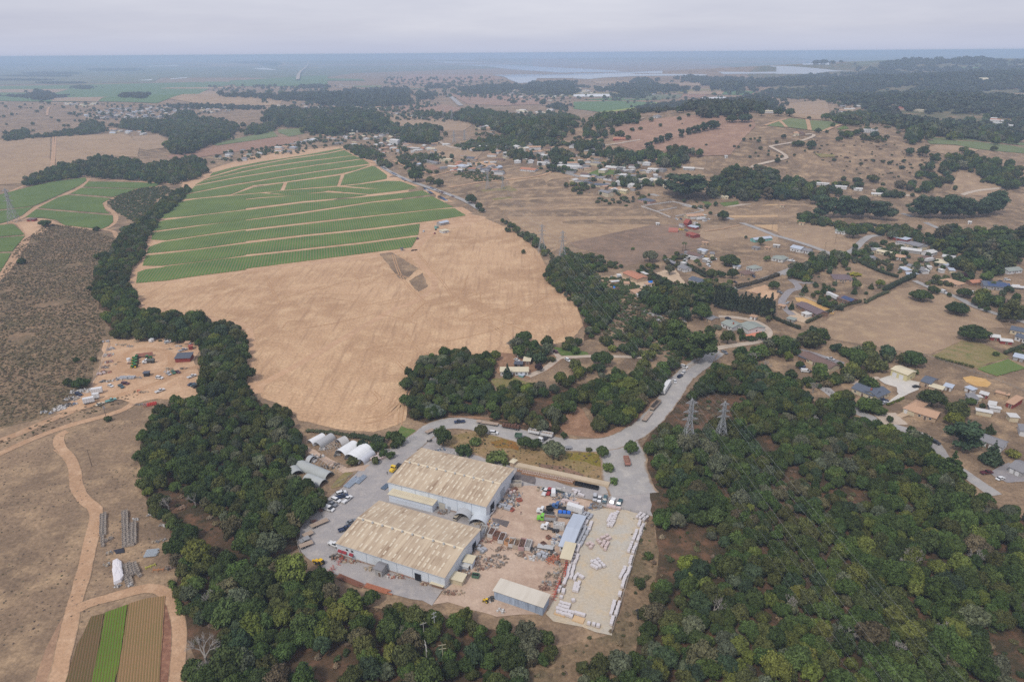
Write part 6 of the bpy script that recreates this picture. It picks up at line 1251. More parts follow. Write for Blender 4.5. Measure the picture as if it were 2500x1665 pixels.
def carmesh(kind,c):
 k = (kind,c)
 if k in CM: return CM[k]
 L,Wd = dict(sedan=(4.6,1.8),suv=(4.8,1.9),pickup=(5.7,1.95),van=(5.6,2.0))[kind]; l = L/2; w = Wd/2
 lo = dict(sedan=[(-l,.35),(l-.1,.3),(l,.55),(l-.1,.75),(l-1.2,.9),(-l+.5,.92),(-l,.8)],suv=[(-l,.4),(l-.05,.35),(l,.7),(l-.1,.9),(l-1.1,1.05),(-l+.1,1.08),(-l,.9)],
              pickup=[(-l,.5),(l,.45),(l,.8),(l-.1,1.0),(l-1.2,1.1),(-.3,1.1),(-.3,.78),(-l+.08,.78),(-l+.08,1.05),(-l,1.05)],van=[(-l,.4),(l,.35),(l,.8),(l-.7,1.1),(-l,1.15)])[kind]
 b = MB().mat(carpaint(c))
 n = len(lo); b.add([(x,-w*(.98 if z < .6 else .94),z) for x,z in lo]+[(x,w*(.98 if z < .6 else .94),z) for x,z in lo],[tuple(range(n)),tuple(range(2*n-1,n-1,-1))]+[(i,i+n,(i+1) % n+n,(i+1) % n) for i in range(n)])
 if kind == 'pickup':
  for s in (-1,1): b.box(-l,min(s*w*.94,s*w*.84),.78,-.3,max(s*w*.94,s*w*.84),1.08)
 cab = dict(sedan=(-1.7,1.0,-1.1,.35,.9,1.42),suv=(-2.35,1.2,-2.1,.55,1.05,1.72),pickup=(-.4,1.5,-.2,.85,1.08,1.78),van=(-2.75,2.0,-2.7,1.2,1.12,2.15))[kind]
 x0,x1,t0,t1,z0,z1 = cab; wi,wt = w*.92,w*.78
 b.add([(t0,-wt,z1-.06),(t1,-wt,z1-.06),(t1,wt,z1-.06),(t0,wt,z1-.06),(t0+.08,-wt+.08,z1),(t1-.08,-wt+.08,z1),(t1-.08,wt-.08,z1),(t0+.08,wt-.08,z1)],[(3,2,1,0),(4,5,6,7),(0,1,5,4),(1,2,6,5),(2,3,7,6),(3,0,4,7)])
 g_ = MB().mat(glassmat() if kind != 'van' else glassmat())
 g_.add([(x0,-wi,z0),(x1,-wi,z0),(x1,wi,z0),(x0,wi,z0),(t0,-wt,z1-.065),(t1,-wt,z1-.065),(t1,wt,z1-.065),(t0,wt,z1-.065)],[(0,1,5,4),(1,2,6,5),(2,3,7,6),(3,0,4,7)])
 if kind == 'van': b.box(x0-.02,-wi-.01,z0-.02,.6,wi+.01,z1-.08)
 wr = .36 if kind in ('sedan','van') else .4; ax = (-l+.95,l-.95)
 CM[k] = (b.mesh('body'),g_.mesh('window'),wheelmesh(wr,.24),[(x,s*(w-.12),wr) for x in ax for s in (-1,1)],MB().mat(paint('lamp_glass',(.7,.7,.66),.2,0,0)).box(l-.06,-.16,.6,l+.015,.16,.74).mesh('headlight'),l,w)
 return CM[k]
def car_at(p,rz,kind,c,label,group=None,nm=None):
 bm_,gm_,wm_,wp,hl,l,w = carmesh(kind,c)
 nm = nm or dict(sedan='car',suv='car',pickup='pickup_truck',van='van')[kind]
 e = empty(nm,(p.x,p.y,hgt(p.x,p.y)+.15),rz,label,nm.replace('_',' '),group)
 obj('body',bm_,e); obj('window',gm_,e)
 for q in wp: obj('wheel',wm_,e,q)
 if p.y < 700:
  for s in (-1,1): obj('headlight',hl,e,(-.02,s*(w-.35),0))
 return e
def car(view,a,b,kind,c,label,group=None):
 A = W1(view,*a); B = W1(view,*b); car_at((A+B)/2,math.atan2((B-A).y,(B-A).x),kind,c,label,group)
G1 = 'cars and pickups parked in the stone yard'
for v,a,b,k,c,lab in [
 ('Y2',(1055,385),(1050,435),'suv','silver','silver car at the left end of the parking strip row'),('Y2',(1095,400),(1088,442),'sedan','white','white car second in the parking strip row'),('Y2',(1145,402),(1130,452),'suv','teal','dark teal car in the middle of the parking strip row'),('Y2',(1212,420),(1190,472),'pickup','white','white pickup in the parking strip row'),('Y2',(1275,428),(1245,488),'pickup','teal','dark teal pickup at the right end of the parking strip'),
 ('Y2',(160,545),(180,520),'pickup','white','white pickup nosing out of the far shed door'),('Y2',(650,385),(675,330),'pickup','red','red and white flatbed pickup in the upper dirt yard'),('Y2',(700,385),(700,345),'van','white','white cab van by the netting in the upper yard'),('Y2',(620,380),(640,345),'pickup','white','small white pickup beside the red one'),
 ('Y3',(455,690),(520,670),'suv','white','white car at the back of the gravel yard group'),('Y3',(470,715),(515,705),'pickup','navy','dark blue pickup in the middle of the gravel yard group'),('Y3',(410,730),(475,755),'suv','white','white estate car left of the blue pickup'),('Y3',(370,765),(435,790),'pickup','grey','grey pickup at the lower side of the gravel yard group'),('Y3',(505,765),(575,710),'pickup','white','long white work pickup standing apart on the gravel'),('Y3',(355,815),(390,825),'van','white','small white utility cart on the gravel edge'),
 ('Y3',(555,945),(600,925),'sedan','grey','dark car behind the near shed, upper one'),('Y3',(500,1005),(545,990),'pickup','navy','dark pickup behind the near shed, lower one'),('Y3',(395,1125),(455,1150),'pickup','white','white pickup with dark bed at the corner of the near shed'),('Y3',(1510,905),(1535,880),'suv','tan','tan vehicle under the grey arched shelter'),('Y3',(1650,905),(1665,880),'pickup','silver','silver pickup under the pale blue shelter'),
 ('R6',(535,740),(478,745),'pickup','navy','dark blue pickup on the outer edge of the road bend'),('R6',(725,818),(780,825),'suv','white','white car driving past the parked trailers'),('R6',(2055,460),(2050,440),'sedan','white','white car parked ahead of the white trailer'),('R6',(2075,425),(2105,405),'suv','navy','dark blue car between two white ones on the road'),('R6',(2105,395),(2125,375),'sedan','white','white car third in the roadside line'),('R6',(2100,340),(2140,352),'suv','white','white car at the top of the roadside line'),
 ('R6',(1210,250),(1180,225),'suv','maroon','dark maroon car on the lane by the lawn'),('R6',(1270,290),(1300,308),'suv','white','white car parked below the pale lane'),('R6',(905,290),(935,305),'sedan','white','white car left in the homestead yard'),('R6',(925,270),(975,278),'suv','white','white car in front of the homestead shed'),
 ('R6',(1930,10),(1945,22),'sedan','white','white car on the hidden gully road'),('A4',(720,1150),(790,1200),'pickup','grey','dark pickup hitched by the drive entrance'),('A4',(640,800),(690,805),'sedan','black','dark car behind the long white house'),('A4',(775,800),(810,805),'sedan','navy','dark blue car on the arc of the drive'),
 ('A4',(850,400),(885,412),'sedan','black','black car by the lane hedge'),('A4',(1060,335),(1085,355),'suv','navy','dark car in front of the grey green house'),('A4',(305,160),(350,178),'suv','white','white estate car in the dirt yard of the brown house'),('A4',(320,142),(345,150),'sedan','white','white car behind the estate car'),('A4',(265,105),(310,112),'pickup','grey','grey pickup by the hedge of the brown house'),('A4',(615,150),(660,155),'van','white','white van beside the machinery plot'),('A4',(560,185),(610,190),'van','white','white camper in the dirt lot'),('A4',(560,215),(600,240),'van','white','white camper below the other one'),
 ('A4',(1475,165),(1510,175),'pickup','white','white pickup by the grey green house on the lane'),('A4',(1435,640),(1460,625),'sedan','silver','silver car beside the cypress'),('A4',(1340,515),(1375,525),'suv','grey','dark car at the edge of the dirt clearing'),('A4',(1870,1235),(1950,1260),'pickup','silver','silver truck on the concrete drive of the brown house'),('A4',(1590,1380),(1690,1385),'van','white','white box van under the trees of the brown house'),
 ('A3',(1148,685),(1195,680),'sedan','black','black car on the white gravel drive'),('A3',(875,795),(920,800),'sedan','navy','dark car in the court of the slate roofed house'),('A3',(885,825),(920,818),'sedan','silver','silver car below the slate roofed house'),('A3',(1720,1420),(1815,1410),'pickup','maroon','dark red pickup with trailer on the concrete yard'),('A3',(1855,1475),(1915,1455),'sedan','white','white car at the grey house bottom right'),('A3',(1315,1150),(1350,1165),'suv','black','black car by the road under the pines'),
 ('A2',(1325,965),(1345,970),'suv','silver','silver car in the crowded dirt lot'),('A2',(1300,990),(1350,995),'pickup','grey','grey pickup in the crowded dirt lot'),('A2',(1145,1015),(1195,1020),'sedan','silver','silver car at the left of the dirt lot'),('A2',(1320,1040),(1370,1050),'suv','navy','navy car in the front row of the dirt lot'),('A2',(1365,1020),(1405,1030),'sedan','white','white car in the front row of the dirt lot'),('A2',(1400,1030),(1445,1035),'suv','grey','grey car at the right of the front row'),('A2',(1440,910),(1480,900),'van','white','white van among the trailers'),
 ('A2',(2155,1115),(2215,1120),'suv','white','white car at the grey green house by the right edge'),('A2',(2100,1135),(2140,1125),'sedan','navy','dark car beside the solar roof'),('A2',(1560,1225),(1605,1245),'van','white','white van on the right road'),('A2',(1830,1240),(1880,1245),'van','white','white van in the solar house drive'),('A2',(105,935),(140,940),'pickup','white','white pickup by the lane end house'),
 ('A1',(745,1098),(765,1085),'sedan','silver','light blue car in the gravel lot of the rust roofed barn'),('A1',(1360,530),(1395,545),'suv','white','white car in the ranch yard'),('A1',(1400,525),(1440,545),'sedan','navy','dark car in the ranch yard'),('A1',(1655,535),(1695,540),'pickup','white','white pickup beside the ranch coach'),('A1',(1530,570),(1585,575),'pickup','white','white pickup above the red barn'),('A1',(1400,635),(1445,640),'pickup','yellow','yellow truck between the red canopy and the barn'),('A1',(1450,640),(1485,645),'sedan','grey','dark car under the barn lean-to'),
 ('A1',(1735,910),(1700,925),'sedan','silver','silver car in the plot by the big bush'),('A1',(130,75),(160,70),'sedan','navy','dark car on the track at the pasture top'),
 ('L4',(1280,650),(1350,660),'suv','white','white car parked below the oval track'),('L4',(1395,600),(1432,622),'sedan','silver','silver car in the row of three'),('L4',(1455,575),(1480,610),'pickup','green','dark green pickup in the row of three'),('L4',(1505,580),(1530,598),'sedan','maroon','maroon car at the end of the row of three'),('L4',(1280,815),(1360,785),'pickup','white','white pickup crossing the lower dirt yard'),('L4',(755,735),(790,750),'sedan','white','white car by the junk row'),('L4',(870,735),(910,765),'pickup','teal','teal pickup with white load by the junk row'),('L4',(915,715),(960,720),'suv','maroon','maroon car beside the teal pickup'),('L4',(385,830),(460,850),'suv','navy','dark blue car among the white sheets'),
 ('L4',(745,915),(810,895),'pickup','mint','mint green pickup on the verge of the dirt track'),('L4',(635,955),(685,935),'sedan','cream','cream car on the verge of the dirt track'),('L4',(1645,650),(1700,630),'pickup','white','white and teal pickup half under the oaks'),('L4',(1640,735),(1700,715),'sedan','navy','first of the three dark cars by the oaks'),('L4',(1670,745),(1730,725),'sedan','teal','middle one of the three dark cars by the oaks'),('L4',(1700,760),(1755,740),'suv','black','last of the three dark cars by the oaks'),
 ('L4',(1380,270),(1440,255),'suv','white','white car at the top of the equipment yard'),('L4',(1215,255),(1250,225),'van','white','white van at the top of the equipment yard'),('L4',(1530,360),(1615,335),'pickup','silver','silver truck behind the dark roofed shed'),
 ('B3',(1290,940),(1310,938),'suv','silver','silver car on the headland of the strawberry field'),('B3',(1725,250),(1755,240),'pickup','white','white pickup on the upper headland'),('B3',(1240,165),(1262,163),'sedan','black','dark car on the left headland'),('B4',(1860,680),(1875,655),'pickup','white','white pickup at the field crossing'),('B4',(1815,735),(1835,705),'suv','maroon','maroon car at the field crossing'),('B4',(1945,690),(1950,672),'sedan','red','red car at the field shed'),('B4',(1952,660),(1958,648),'sedan','black','black car at the field shed')]:
 car(v,a,b,k,c,lab)
for v,a,b,n in [('A5',(630,740),(880,885),16),('A5',(1030,940),(1110,1000),7),('A5',(1090,940),(1230,1000),8),('A5',(1170,1020),(1240,1060),6),('A5',(1270,1015),(1300,1025),2)]:
 A = W1(v,*a); B = W1(v,*b); d = B-A; rz = math.atan2(d.y,d.x)
 for i in range(n):
  c = rnd.choice(['white','silver','grey','navy','black','white','blue','maroon']); p = A+d*(i+.5)/n
  car_at(p,rz+.9,rnd.choice(['sedan','suv','pickup','suv']),c,f'{c} crew vehicle parked along the lane above the strawberry field',f'{c} crew vehicles along the field lane')
def trailer(view,a,b,kind,label,load=None,col='tan',w=2.5):
 A = W1(view,*a); B = W1(view,*b); d = B-A; L = d.length; e = empty('trailer',((A.x+B.x)/2,(A.y+B.y)/2,.14),math.atan2(d.y,d.x),label,'trailer','trailers parked along the road and yard')
 l = L/2; h = w/2; m = paint('trailer_'+col,dict(tan=srgb(176,156,138),white=(.72,.72,.72),grey=(.3,.3,.31),green=(.1,.17,.12),silver=(.5,.5,.5),dark=(.05,.05,.055),pink=srgb(178,128,112))[col],.6,.0,.35,.8); st = paint('chassis',(.04,.04,.045),.7)
 obj('chassis',MB().mat(st).box(-l,-.5,.75,l,-.32,.98).box(-l,.32,.75,l,.5,.98).mesh('chassis'),e)
 if kind in ('flat','step'):
  b_ = MB().mat(m); np_ = 9
  for i in range(np_): b_.box(-l+.02,-h+i*w/np_+.02,.99,l-(2.5 if kind == 'step' else 0),-h+(i+1)*w/np_-.02,1.12)
  if kind == 'step': b_.box(l-2.5,-h,1.3,l,h,1.45)
  obj('deck',b_.mesh('deck'),e)
 if kind in ('box','open'):
  H = 3.6 if kind == 'box' else 2.4; b_ = MB().mat(m)
  if kind == 'box': b_.box(-l,-h,1.0,l,h,H,.04)
  else: b_.box(-l,-h,1.0,l,h,1.12).box(-l,-h,1.12,l,-h+.1,H).box(-l,h-.1,1.12,l,h,H).box(-l,-h+.1,1.12,-l+.1,h-.1,H).box(l-.1,-h+.1,1.12,l,h-.1,H)
  obj('body',b_.mesh('body'),e); rb = MB().mat(m).box(-.05,-.06,1.1,.05,0,H-.05).mesh('rib')
  for i in range(int(L/1.2)):
   x = -l+.6+i*1.2; obj('rib',rb,e,(x,-h-.002,0)); o = obj('rib',rb,e,(x,h+.002,0)); o.rotation_euler = (0,0,math.pi)
 if load:
  f = MB().mat(paint('load_'+load[0],load[1],.95,0,.5,1.5)); n = max(3,int(L/1.5))
  for i in range(n):
   x0 = -l+.2+i*(L-.4)/n; f.box(x0+.03,-h+.15,1.13,x0+(L-.4)/n-.03,h-.15,rnd.uniform(*load[2]),.15)
  obj('load',f.mesh('load'),e)
 for x in (-l+.9,-l+2.1):
  for s in (-1,1): obj('wheel',wheelmesh(.48,.42),e,(x,s*(h-.25),.48))
 lg = MB().mat(st).box(-.08,-.08,0,.08,.08,.8).mesh('landing_leg')
 for s in (-1,1): obj('landing_leg',lg,e,(l-1.6,s*.5,0))
trailer('R6',(785,765),(630,745),'step','long flat step deck trailer on the outer bend'); trailer('R6',(940,795),(812,775),'flat','flatbed trailer carrying dark rusty scrap',('rust',(.14,.07,.045),(2.2,3.2)),'dark'); trailer('R6',(1085,830),(1003,815),'open','first white open trailer of the coupled pair',('sand',(.42,.34,.28),(1.6,2.2)),'white'); trailer('R6',(1175,850),(1092,835),'open','second white open trailer of the coupled pair',('sand',(.42,.34,.28),(1.6,2.2)),'white')
trailer('R6',(1965,545),(2010,470),'box','long white box trailer on the road to the houses',None,'white'); trailer('R6',(1885,660),(1940,600),'open','tan open trailer in front of the white box trailer',('dark',(.06,.05,.045),(1.4,1.8))); trailer('R6',(1830,738),(1880,675),'flat','pale flat trailer lowest in the roadside line'); trailer('R6',(955,855),(905,850),'open','green trailer half hidden by the meadow trees',None,'green')
trailer('R6',(1715,1060),(1700,1008),'open','pinkish open trailer at the foot of the right wood',('red',(.3,.16,.11),(1.6,2.1)),'pink'); trailer('R6',(265,825),(320,800),'flat','small tan flat trailer at the road bend'); trailer('R6',(1265,930),(1312,930),'flat','dark grey frame trailer below the road',None,'grey')
trailer('Y3',(215,985),(370,920),'flat','longest tan trailer parked on the gravel edge'); trailer('Y3',(150,1070),(235,1030),'flat','tan trailer second on the gravel edge'); trailer('Y3',(120,1120),(205,1085),'step','tan trailer third on the gravel edge',None,'grey'); trailer('Y3',(115,1165),(235,1120),'flat','lowest tan trailer on the gravel edge')
trailer('Y2',(950,545),(820,505),'box','white box trailer above the dump trucks',None,'white'); trailer('Y2',(850,570),(735,560),'open','dump trailer under a bright blue tarpaulin',('bluetarp',(.03,.16,.62),(2.5,3.0)),'grey',2.4); trailer('Y2',(880,670),(910,580),'flat','tan flat trailer standing on the yard border'); trailer('Y2',(700,845),(565,825),'flat','pale flat trailer before the machine parts',None,'silver')
trailer('L4',(565,830),(690,810),'box','white box trailer in the left yard, upper',None,'white'); trailer('L4',(475,940),(600,915),'box','white box trailer in the left yard, lower',None,'white'); trailer('L4',(580,885),(655,875),'box','small white trailer between the two white boxes',None,'white',2.0); trailer('L4',(1060,425),(1240,405),'open','long red trailer in the middle of the oval',None,'pink')
trailer('A4',(1875,550),(1985,600),'box','white coach standing by the solar house',None,'white'); trailer('A1',(1570,545),(1650,540),'box','white coach in the ranch yard',None,'white',2.4); trailer('A3',(1450,1085),(1510,1070),'box','white camper under the big pine',None,'white',2.3); trailer('A2',(1405,945),(1470,935),'box','white box among the crowded lot',None,'white',2.3)
trailer('A2',(1562,905),(1690,925),'box','long white mobile office at the wood edge',None,'white',3); trailer('A2',(1620,958),(1680,962),'box','short white mobile office at the wood edge',None,'white',2.6)
def truck(view,a,b,c,bed,label,load=None):
 A = W1(view,*a); B = W1(view,*b); d = B-A; L = max(7.5,d.length); e = empty('truck',((A.x+B.x)/2,(A.y+B.y)/2,.14),math.atan2(d.y,d.x),label,'truck','trucks in the yards'); l = L/2
 m = carpaint(c); st = paint('chassis',(.04,.04,.045),.7)
 obj('chassis',MB().mat(st).box(-l,-.5,.6,l-.3,-.3,.85).box(-l,.3,.6,l-.3,.5,.85).mesh('chassis'),e)
 cb = MB().mat(m); cb.prism([(l-3.0,.6),(l-1.5,.6),(l-1.5,1.9),(l-1.8,2.7),(l-2.1,2.8),(l-3.0,2.8)],-1.15,1.15).prism([(l-1.5,.6),(l,.6),(l,1.4),(l-.2,1.65),(l-1.5,1.8)],-.85,.85)
 for s in (-1,1): cb.box(l-1.3,s*1.0-.18,.5,l-.2,s*1.0+.18,1.05)
 obj('cab',cb.mesh('cab'),e)
 gl = MB().mat(glassmat()); gl.add([(l-1.49,-1.0,1.95),(l-1.49,1.0,1.95),(l-1.79,1.0,2.65),(l-1.79,-1.0,2.65)],[(0,1,2,3)]); gl.box(l-2.7,-1.165,1.8,l-1.8,-1.14,2.5).box(l-2.7,1.14,1.8,l-1.8,1.165,2.5); obj('window',gl.mesh('window'),e)
 if bed in ('dump','box','tank'):
  bm_ = MB(); x1 = l-3.2
  if bed == 'dump':
   k = paint('dump_grey',(.42,.43,.44),.5,.2,.3); bm_.mat(k).box(-l-.3,-1.2,.9,x1,1.2,1.0).box(-l-.3,-1.2,1.0,x1,-1.1,2.3).box(-l-.3,1.1,1.0,x1,1.2,2.3).box(-l-.3,-1.1,1.0,-l-.2,1.1,2.3).box(x1-.1,-1.1,1.0,x1,1.1,2.5)
   bm_.mat(paint('fill_earth',(.22,.14,.09),.95,0,.5)).box(-l-.2,-1.1,1.0,x1-.1,1.1,2.05,.1)
  elif bed == 'box': bm_.mat(carpaint('white')).box(-l,-1.2,.95,x1,1.2,3.2,.05)
  else: bm_.mat(paint('tank_dark',(.1,.11,.1),.4)).beam((-l,0,1.9),(x1,0,1.9),1.05,12)
  obj('bed',bm_.mesh('bed'),e)
 else: obj('bed',MB().mat(st).box(-l,-1.1,.9,-l+1.4,1.1,1.05).box(-l+1.6,-.6,.86,l-3.2,.6,1.0).mesh('bed'),e)
 for x in (-l+.8,-l+2.0,l-1.0):
  for s in (-1,1): obj('wheel',wheelmesh(.5,.4),e,(x,s*.98,.5))
truck('Y2',(700,550),(562,520),'white','chassis','white bare chassis truck topmost of the three'); truck('Y2',(715,600),(560,585),'lime','dump','bright green dump truck loaded with brown earth'); truck('Y2',(745,695),(595,655),'white','chassis','white bare chassis truck lowest of the three'); truck('Y2',(800,505),(715,485),'blue','chassis','blue truck behind the black dump box')
rolloff('Y2',(700,665),(795,672),2.4,2.9,('white',(.72,.72,.72)),('greyroof',(.6,.6,.6)),'white container body behind the lowest truck')
truck('L4',(1240,480),(1150,485),'white','tank','white tank truck inside the oval track'); truck('Y3',(985,445),(955,470),'yellow','chassis','yellow loader truck at the far shed corner'); truck('A3',(265,555),(195,530),'navy','chassis','blue and white truck under the trees of the brown house'); truck('R6',(1110,870),(1090,885),'white','chassis','white truck half hidden behind the meadow trees')
def tractor(view,a,b,label,c='green',cabc=True):
 A = W1(view,*a); B = W1(view,*b); d = B-A; e = empty('tractor',((A.x+B.x)/2,(A.y+B.y)/2,.14),math.atan2(d.y,d.x),label,'tractor','green tractors in the oval yard' if c == 'green' else None)
 m = paint('tractor_'+c,dict(green=(.03,.2,.05),yellow=(.75,.47,.02))[c],.4,0,.2); k = 1.25
 obj('body',MB().mat(m).box(0,-.4,.7,2.2,.4,1.6,.06).box(-1.2,-.5,.7,0,.5,1.3).mesh('body'),e); obj('cab',MB().mat(glassmat()).box(-1.3,-.75,1.3,.1,.75,2.4,.12).mat(m).box(-1.35,-.8,2.4,.15,.8,2.55).mesh('cab'),e)
 yr = paint('wheel_yellow',(.75,.55,.03),.5)
 for x,r,s in ((-.8,.9,-1),(-.8,.9,1),(1.6,.6,-1),(1.6,.6,1)):
  w = obj('wheel',MB().mat(TYRE).beam((0,-.25,0),(0,.25,0),r,14).mesh('wheel'),e,(x,s*1.0,r)); obj('rim',MB().mat(yr).beam((0,-.27,0),(0,.27,0),r*.6,10).mesh('rim'),w)
 return e
for i,(x,y) in enumerate(((1060,435),(1055,465),(1055,495),(1045,530))): tractor('L4',(x+25,y),(x-35,y+4),f'green tractor with yellow wheels, {("farthest", "second", "third", "nearest")[i]} in the oval row')
tractor('L4',(1170,440),(1215,435),'green tractor standing beside the tank truck'); t = tractor('Y3',(330,1325),(265,1285),'yellow telescopic loader by the trees','yellow'); obj('boom',MB().mat(MATS['tractor_yellow']).beam((-1.5,.5,1.9),(3.2,.5,.8),.22).box(3,.1,.2,3.6,.9,.9).mesh('boom'),t)
t = tractor('Y2',(140,1290),(115,1282),'small yellow forklift by the corrugated shed','yellow'); t.scale = (.55,.55,.6); tractor('A4',(540,150),(560,140),'small yellow tractor in the machinery plot','yellow')
# ------------------------------------------------------------------ left yard, meadow stacks
house('L4',(1490,478),(1655,470),7,2.8,'shed','dark','red','red walled shed with dark roof in the equipment yard','shed','shed',.12,0,False)
house('L4',(1640,340),(1680,335),3,2.4,'flat','red','red','small red container behind the red shed','container','container',win=0,door=False)
house('L4',(1140,635),(1195,632),2.6,2.4,'flat','dark','black','dark container by the junk row','container','container',win=0,door=False)
house('L4',(1595,300),(1640,298),3,2.4,'flat','tan','tan','tan container at the top right of the equipment yard','container','container',win=0,door=False)
for x,y,lab in ((1645,290,'white tank at the yard corner, right one'),(1235,245,'white tank at the top of the equipment yard'),(975,460,'white tank left of the tractors')):
 o = obj('water_tank',MB().mat(paint('tank_white',(.7,.7,.7),.5)).cyl(0,0,0,1.8,1.2,14).cyl(0,0,1.8,2.1,1.1,14,.3).mesh('water_tank'),None,W1('L4',x,y)+Vector((0,0,.14))); thing(o,lab,'tank')
for x,y,rx,ry,n,lab,m in ((770,330,3,2.5,36,'blue and white junk at the top of the left fence',(4,2,2,1)),(745,400,3.5,3.5,46,'white and red junk along the left fence',(2,6,2,1)),(755,470,3,2.5,40,'mixed junk in the middle of the left fence',(2,6,1,3)),(720,530,2.6,3,30,'brown parts along the left fence',(3,1,0)),(710,590,4,3,34,'rusty parts at the lower left fence',(3,0,6,1)),(700,690,3,1.3,30,'white and dark drums on the junk row',(2,5,1)),(770,685,2,1.2,20,'yellow and white drums on the junk row',(7,2,5)),
       (870,660,3.5,2,40,'blue black drums on the junk row',(4,5,2)),(960,660,4,1.5,24,'grey boards on the junk row',(1,7)),(1060,650,4,1,18,'scattered grey boards right of the junk row',(1,7)),(1110,205,4.5,.8,30,'dark blue drums at the top fence',(4,5,4)),(1070,250,2.5,1.2,18,'tan brush pile at the top fence',(7,3)),(920,285,2.5,1.4,16,'tan brush pile at the upper left',(7,3)),(850,285,1.5,1,10,'pale pieces at the upper left',(7,2)),(990,300,2.5,1.4,14,'grey brush pile above the oval',(1,7)),
       (1310,205,3,1,24,'orange white parts at the top fence',(2,7,0)),(1400,225,4,1.4,34,'white grey parts at the top fence',(2,1,3)),(1550,215,4.5,1,34,'tan and white parts at the top right fence',(2,7,0)),(1520,300,3,1.6,24,'white frames behind the red shed',(2,1)),(1430,330,2,.8,12,'yellowish implement behind the red shed',(7,3)),(1420,550,3,1,22,'green brown implements above the parked row',(3,7)),(1400,580,2,1,14,'white pipe frames above the parked row',(2,2)),(1580,545,3,.8,18,'dark implements at the yard edge',(5,3)),
       (830,500,.8,.6,8,'yellow hoop by the oval track',(7,)),(980,490,1,1,8,'brown implement left of the tractors',(3,0)),(395,800,4,3,50,'white plastic sheets heaped by the dark tree',(2,2,2,1)),(520,790,4.5,3,50,'white torn sheet below the dark tree',(2,2,2)),(340,885,4,3.5,50,'white and dark waste heap by the track',(2,2,5,1)),(405,880,2.5,1.5,20,'tan white waste by the track',(2,7)),(310,950,3.5,2.5,40,'dark netting heap by the track',(5,5,1)),(375,940,1.6,1,12,'blue bags by the track',(4,2)),
       (200,985,3,3.5,50,'white strips of plastic at the end of the waste row',(2,2)),(260,980,1.6,3.2,34,'white plastic rolls beside the netting',(2,2)),(30,1030,2,1.4,14,'pale blue pieces in the scrub',(2,4)),(110,1040,1.2,.8,8,'blue bag at the track edge',(4,2)),(1100,945,5,1,30,'brown poles beside the red tanks',(3,1)),(1130,810,3,.8,14,'dead brush at the red signpost',(3,7))):
 scrap('L4',x,y,rx,ry,n,lab,m,1.0,.55)
b = MB().mat(paint('tank_red',(.6,.08,.06),.5))
for i in range(5):
 o = obj('spray_tank',MB().mat(MATS['tank_red']).cyl(0,0,0,1.5,.75,12).cyl(0,0,1.5,1.7,.6,12,.2).mesh('spray_tank'),None,W1('L4',1190+i*20,955-i*4)+Vector((0,0,.12))); thing(o,'red round spray tank in the row beside the oaks','tank','red spray tanks')
o = obj('signpost',MB().mat(paint('sign_red',(.6,.1,.05),.6)).beam((0,0,0),(0,0,3),.09).box(-.1,-.08,2.6,1.6,.08,3).mesh('signpost'),None,W1('L4',1078,830)); thing(o,'red post with short arm in the lower dirt yard','post')
bin_ = MB().mat(paint('grey_wood',srgb(170,160,150),.95,0,.5,1.2))
for z in (.05,.65):
 bin_.box(-.6,-.6,z,.6,-.54,z+.55).box(-.6,.54,z,.6,.6,z+.55).box(-.6,-.54,z,-.54,.54,z+.55).box(.54,-.54,z,.6,.54,z+.55).box(-.54,-.54,z,.54,.54,z+.06)
BIN = bin_.mesh('crate_stack')
for a,b_,n,lab in (((702,440),(700,570),10,'in the left row of the meadow'),((697,590),(700,645),4,'at the dark end of the left row'),((848,420),(855,630),17,'in the long middle row of the meadow'),((905,500),(905,630),11,'in the right row of the meadow'),((865,780),(880,850),6,'beside the white tarpaulin'),((905,775),(925,830),5,'right of the tarpaulin crates'),((865,850),(880,905),5,'at the foot of the tarpaulin'),((720,615),(755,600),2,'lying apart between the rows'),((935,835),(950,850),2,'of pale wood by the tarpaulin'),((845,650),(900,640),3,'closing the end of the rows')):
 A = W1('L5',*a); B = W1('L5',*b_); d = B-A; rz = math.atan2(d.y,d.x)
 for i in range(n):
  for c in ((-.65,.65) if n > 4 else (0,)):
   p = A+d*i/max(1,n-1)+Vector((-math.sin(rz),math.cos(rz),0))*c; thing(obj('crate_stack',BIN,None,Vector((p.x+rnd.uniform(-.1,.1),p.y,.03)),rz+rnd.uniform(-.08,.08),(1.15,.95,rnd.uniform(.8,1.1))),f'weathered grey wooden crates {lab}','crates',f'crates {lab}')
def tarp(view,poly,h,col,label,name='tarpaulin'):
 pts = W(view,poly); c = sum(pts,Vector())/len(pts); b = MB().mat(paint(name+str(col),col,.6,0,.2,.5)); rings = []
 pts = subdiv(pts,1.0,.1); n = len(pts); vs = []
 for k,(f,z) in enumerate(((1,0),(.93,.75),(.7,.95),(.4,1.03),(.1,.97))):
  for i,p in enumerate(pts): q = c+(p-c)*f; vs.append((q.x-c.x+rnd.uniform(-.1,.1),q.y-c.y+rnd.uniform(-.1,.1),h*z*rnd.uniform(.93,1.05)))
 fs = [(k*n+i,k*n+(i+1) % n,(k+1)*n+(i+1) % n,(k+1)*n+i) for k in range(4) for i in range(n)]+[tuple(range(4*n,5*n))]
 b.add(vs,fs); thing(obj(name,b.mesh(name),None,Vector((c.x,c.y,hgt(c.x,c.y)+.05))),label,'tarpaulin')
tarp('L5','765,755 800,738 830,760 838,820 845,860 825,890 775,910 765,830',1.5,(.72,.69,.70),'big white tarpaulin over stacked goods in the meadow')
tarp('L5','770,675 840,660 850,690 790,700',.4,(.03,.03,.04),'black plastic sheet in the meadow')
tarp('Y2','555,310 600,335 640,330 700,345 760,360 860,385 860,370 760,345 680,325 600,315',.5,(.03,.045,.04),'dark netting along the upper yard edge')
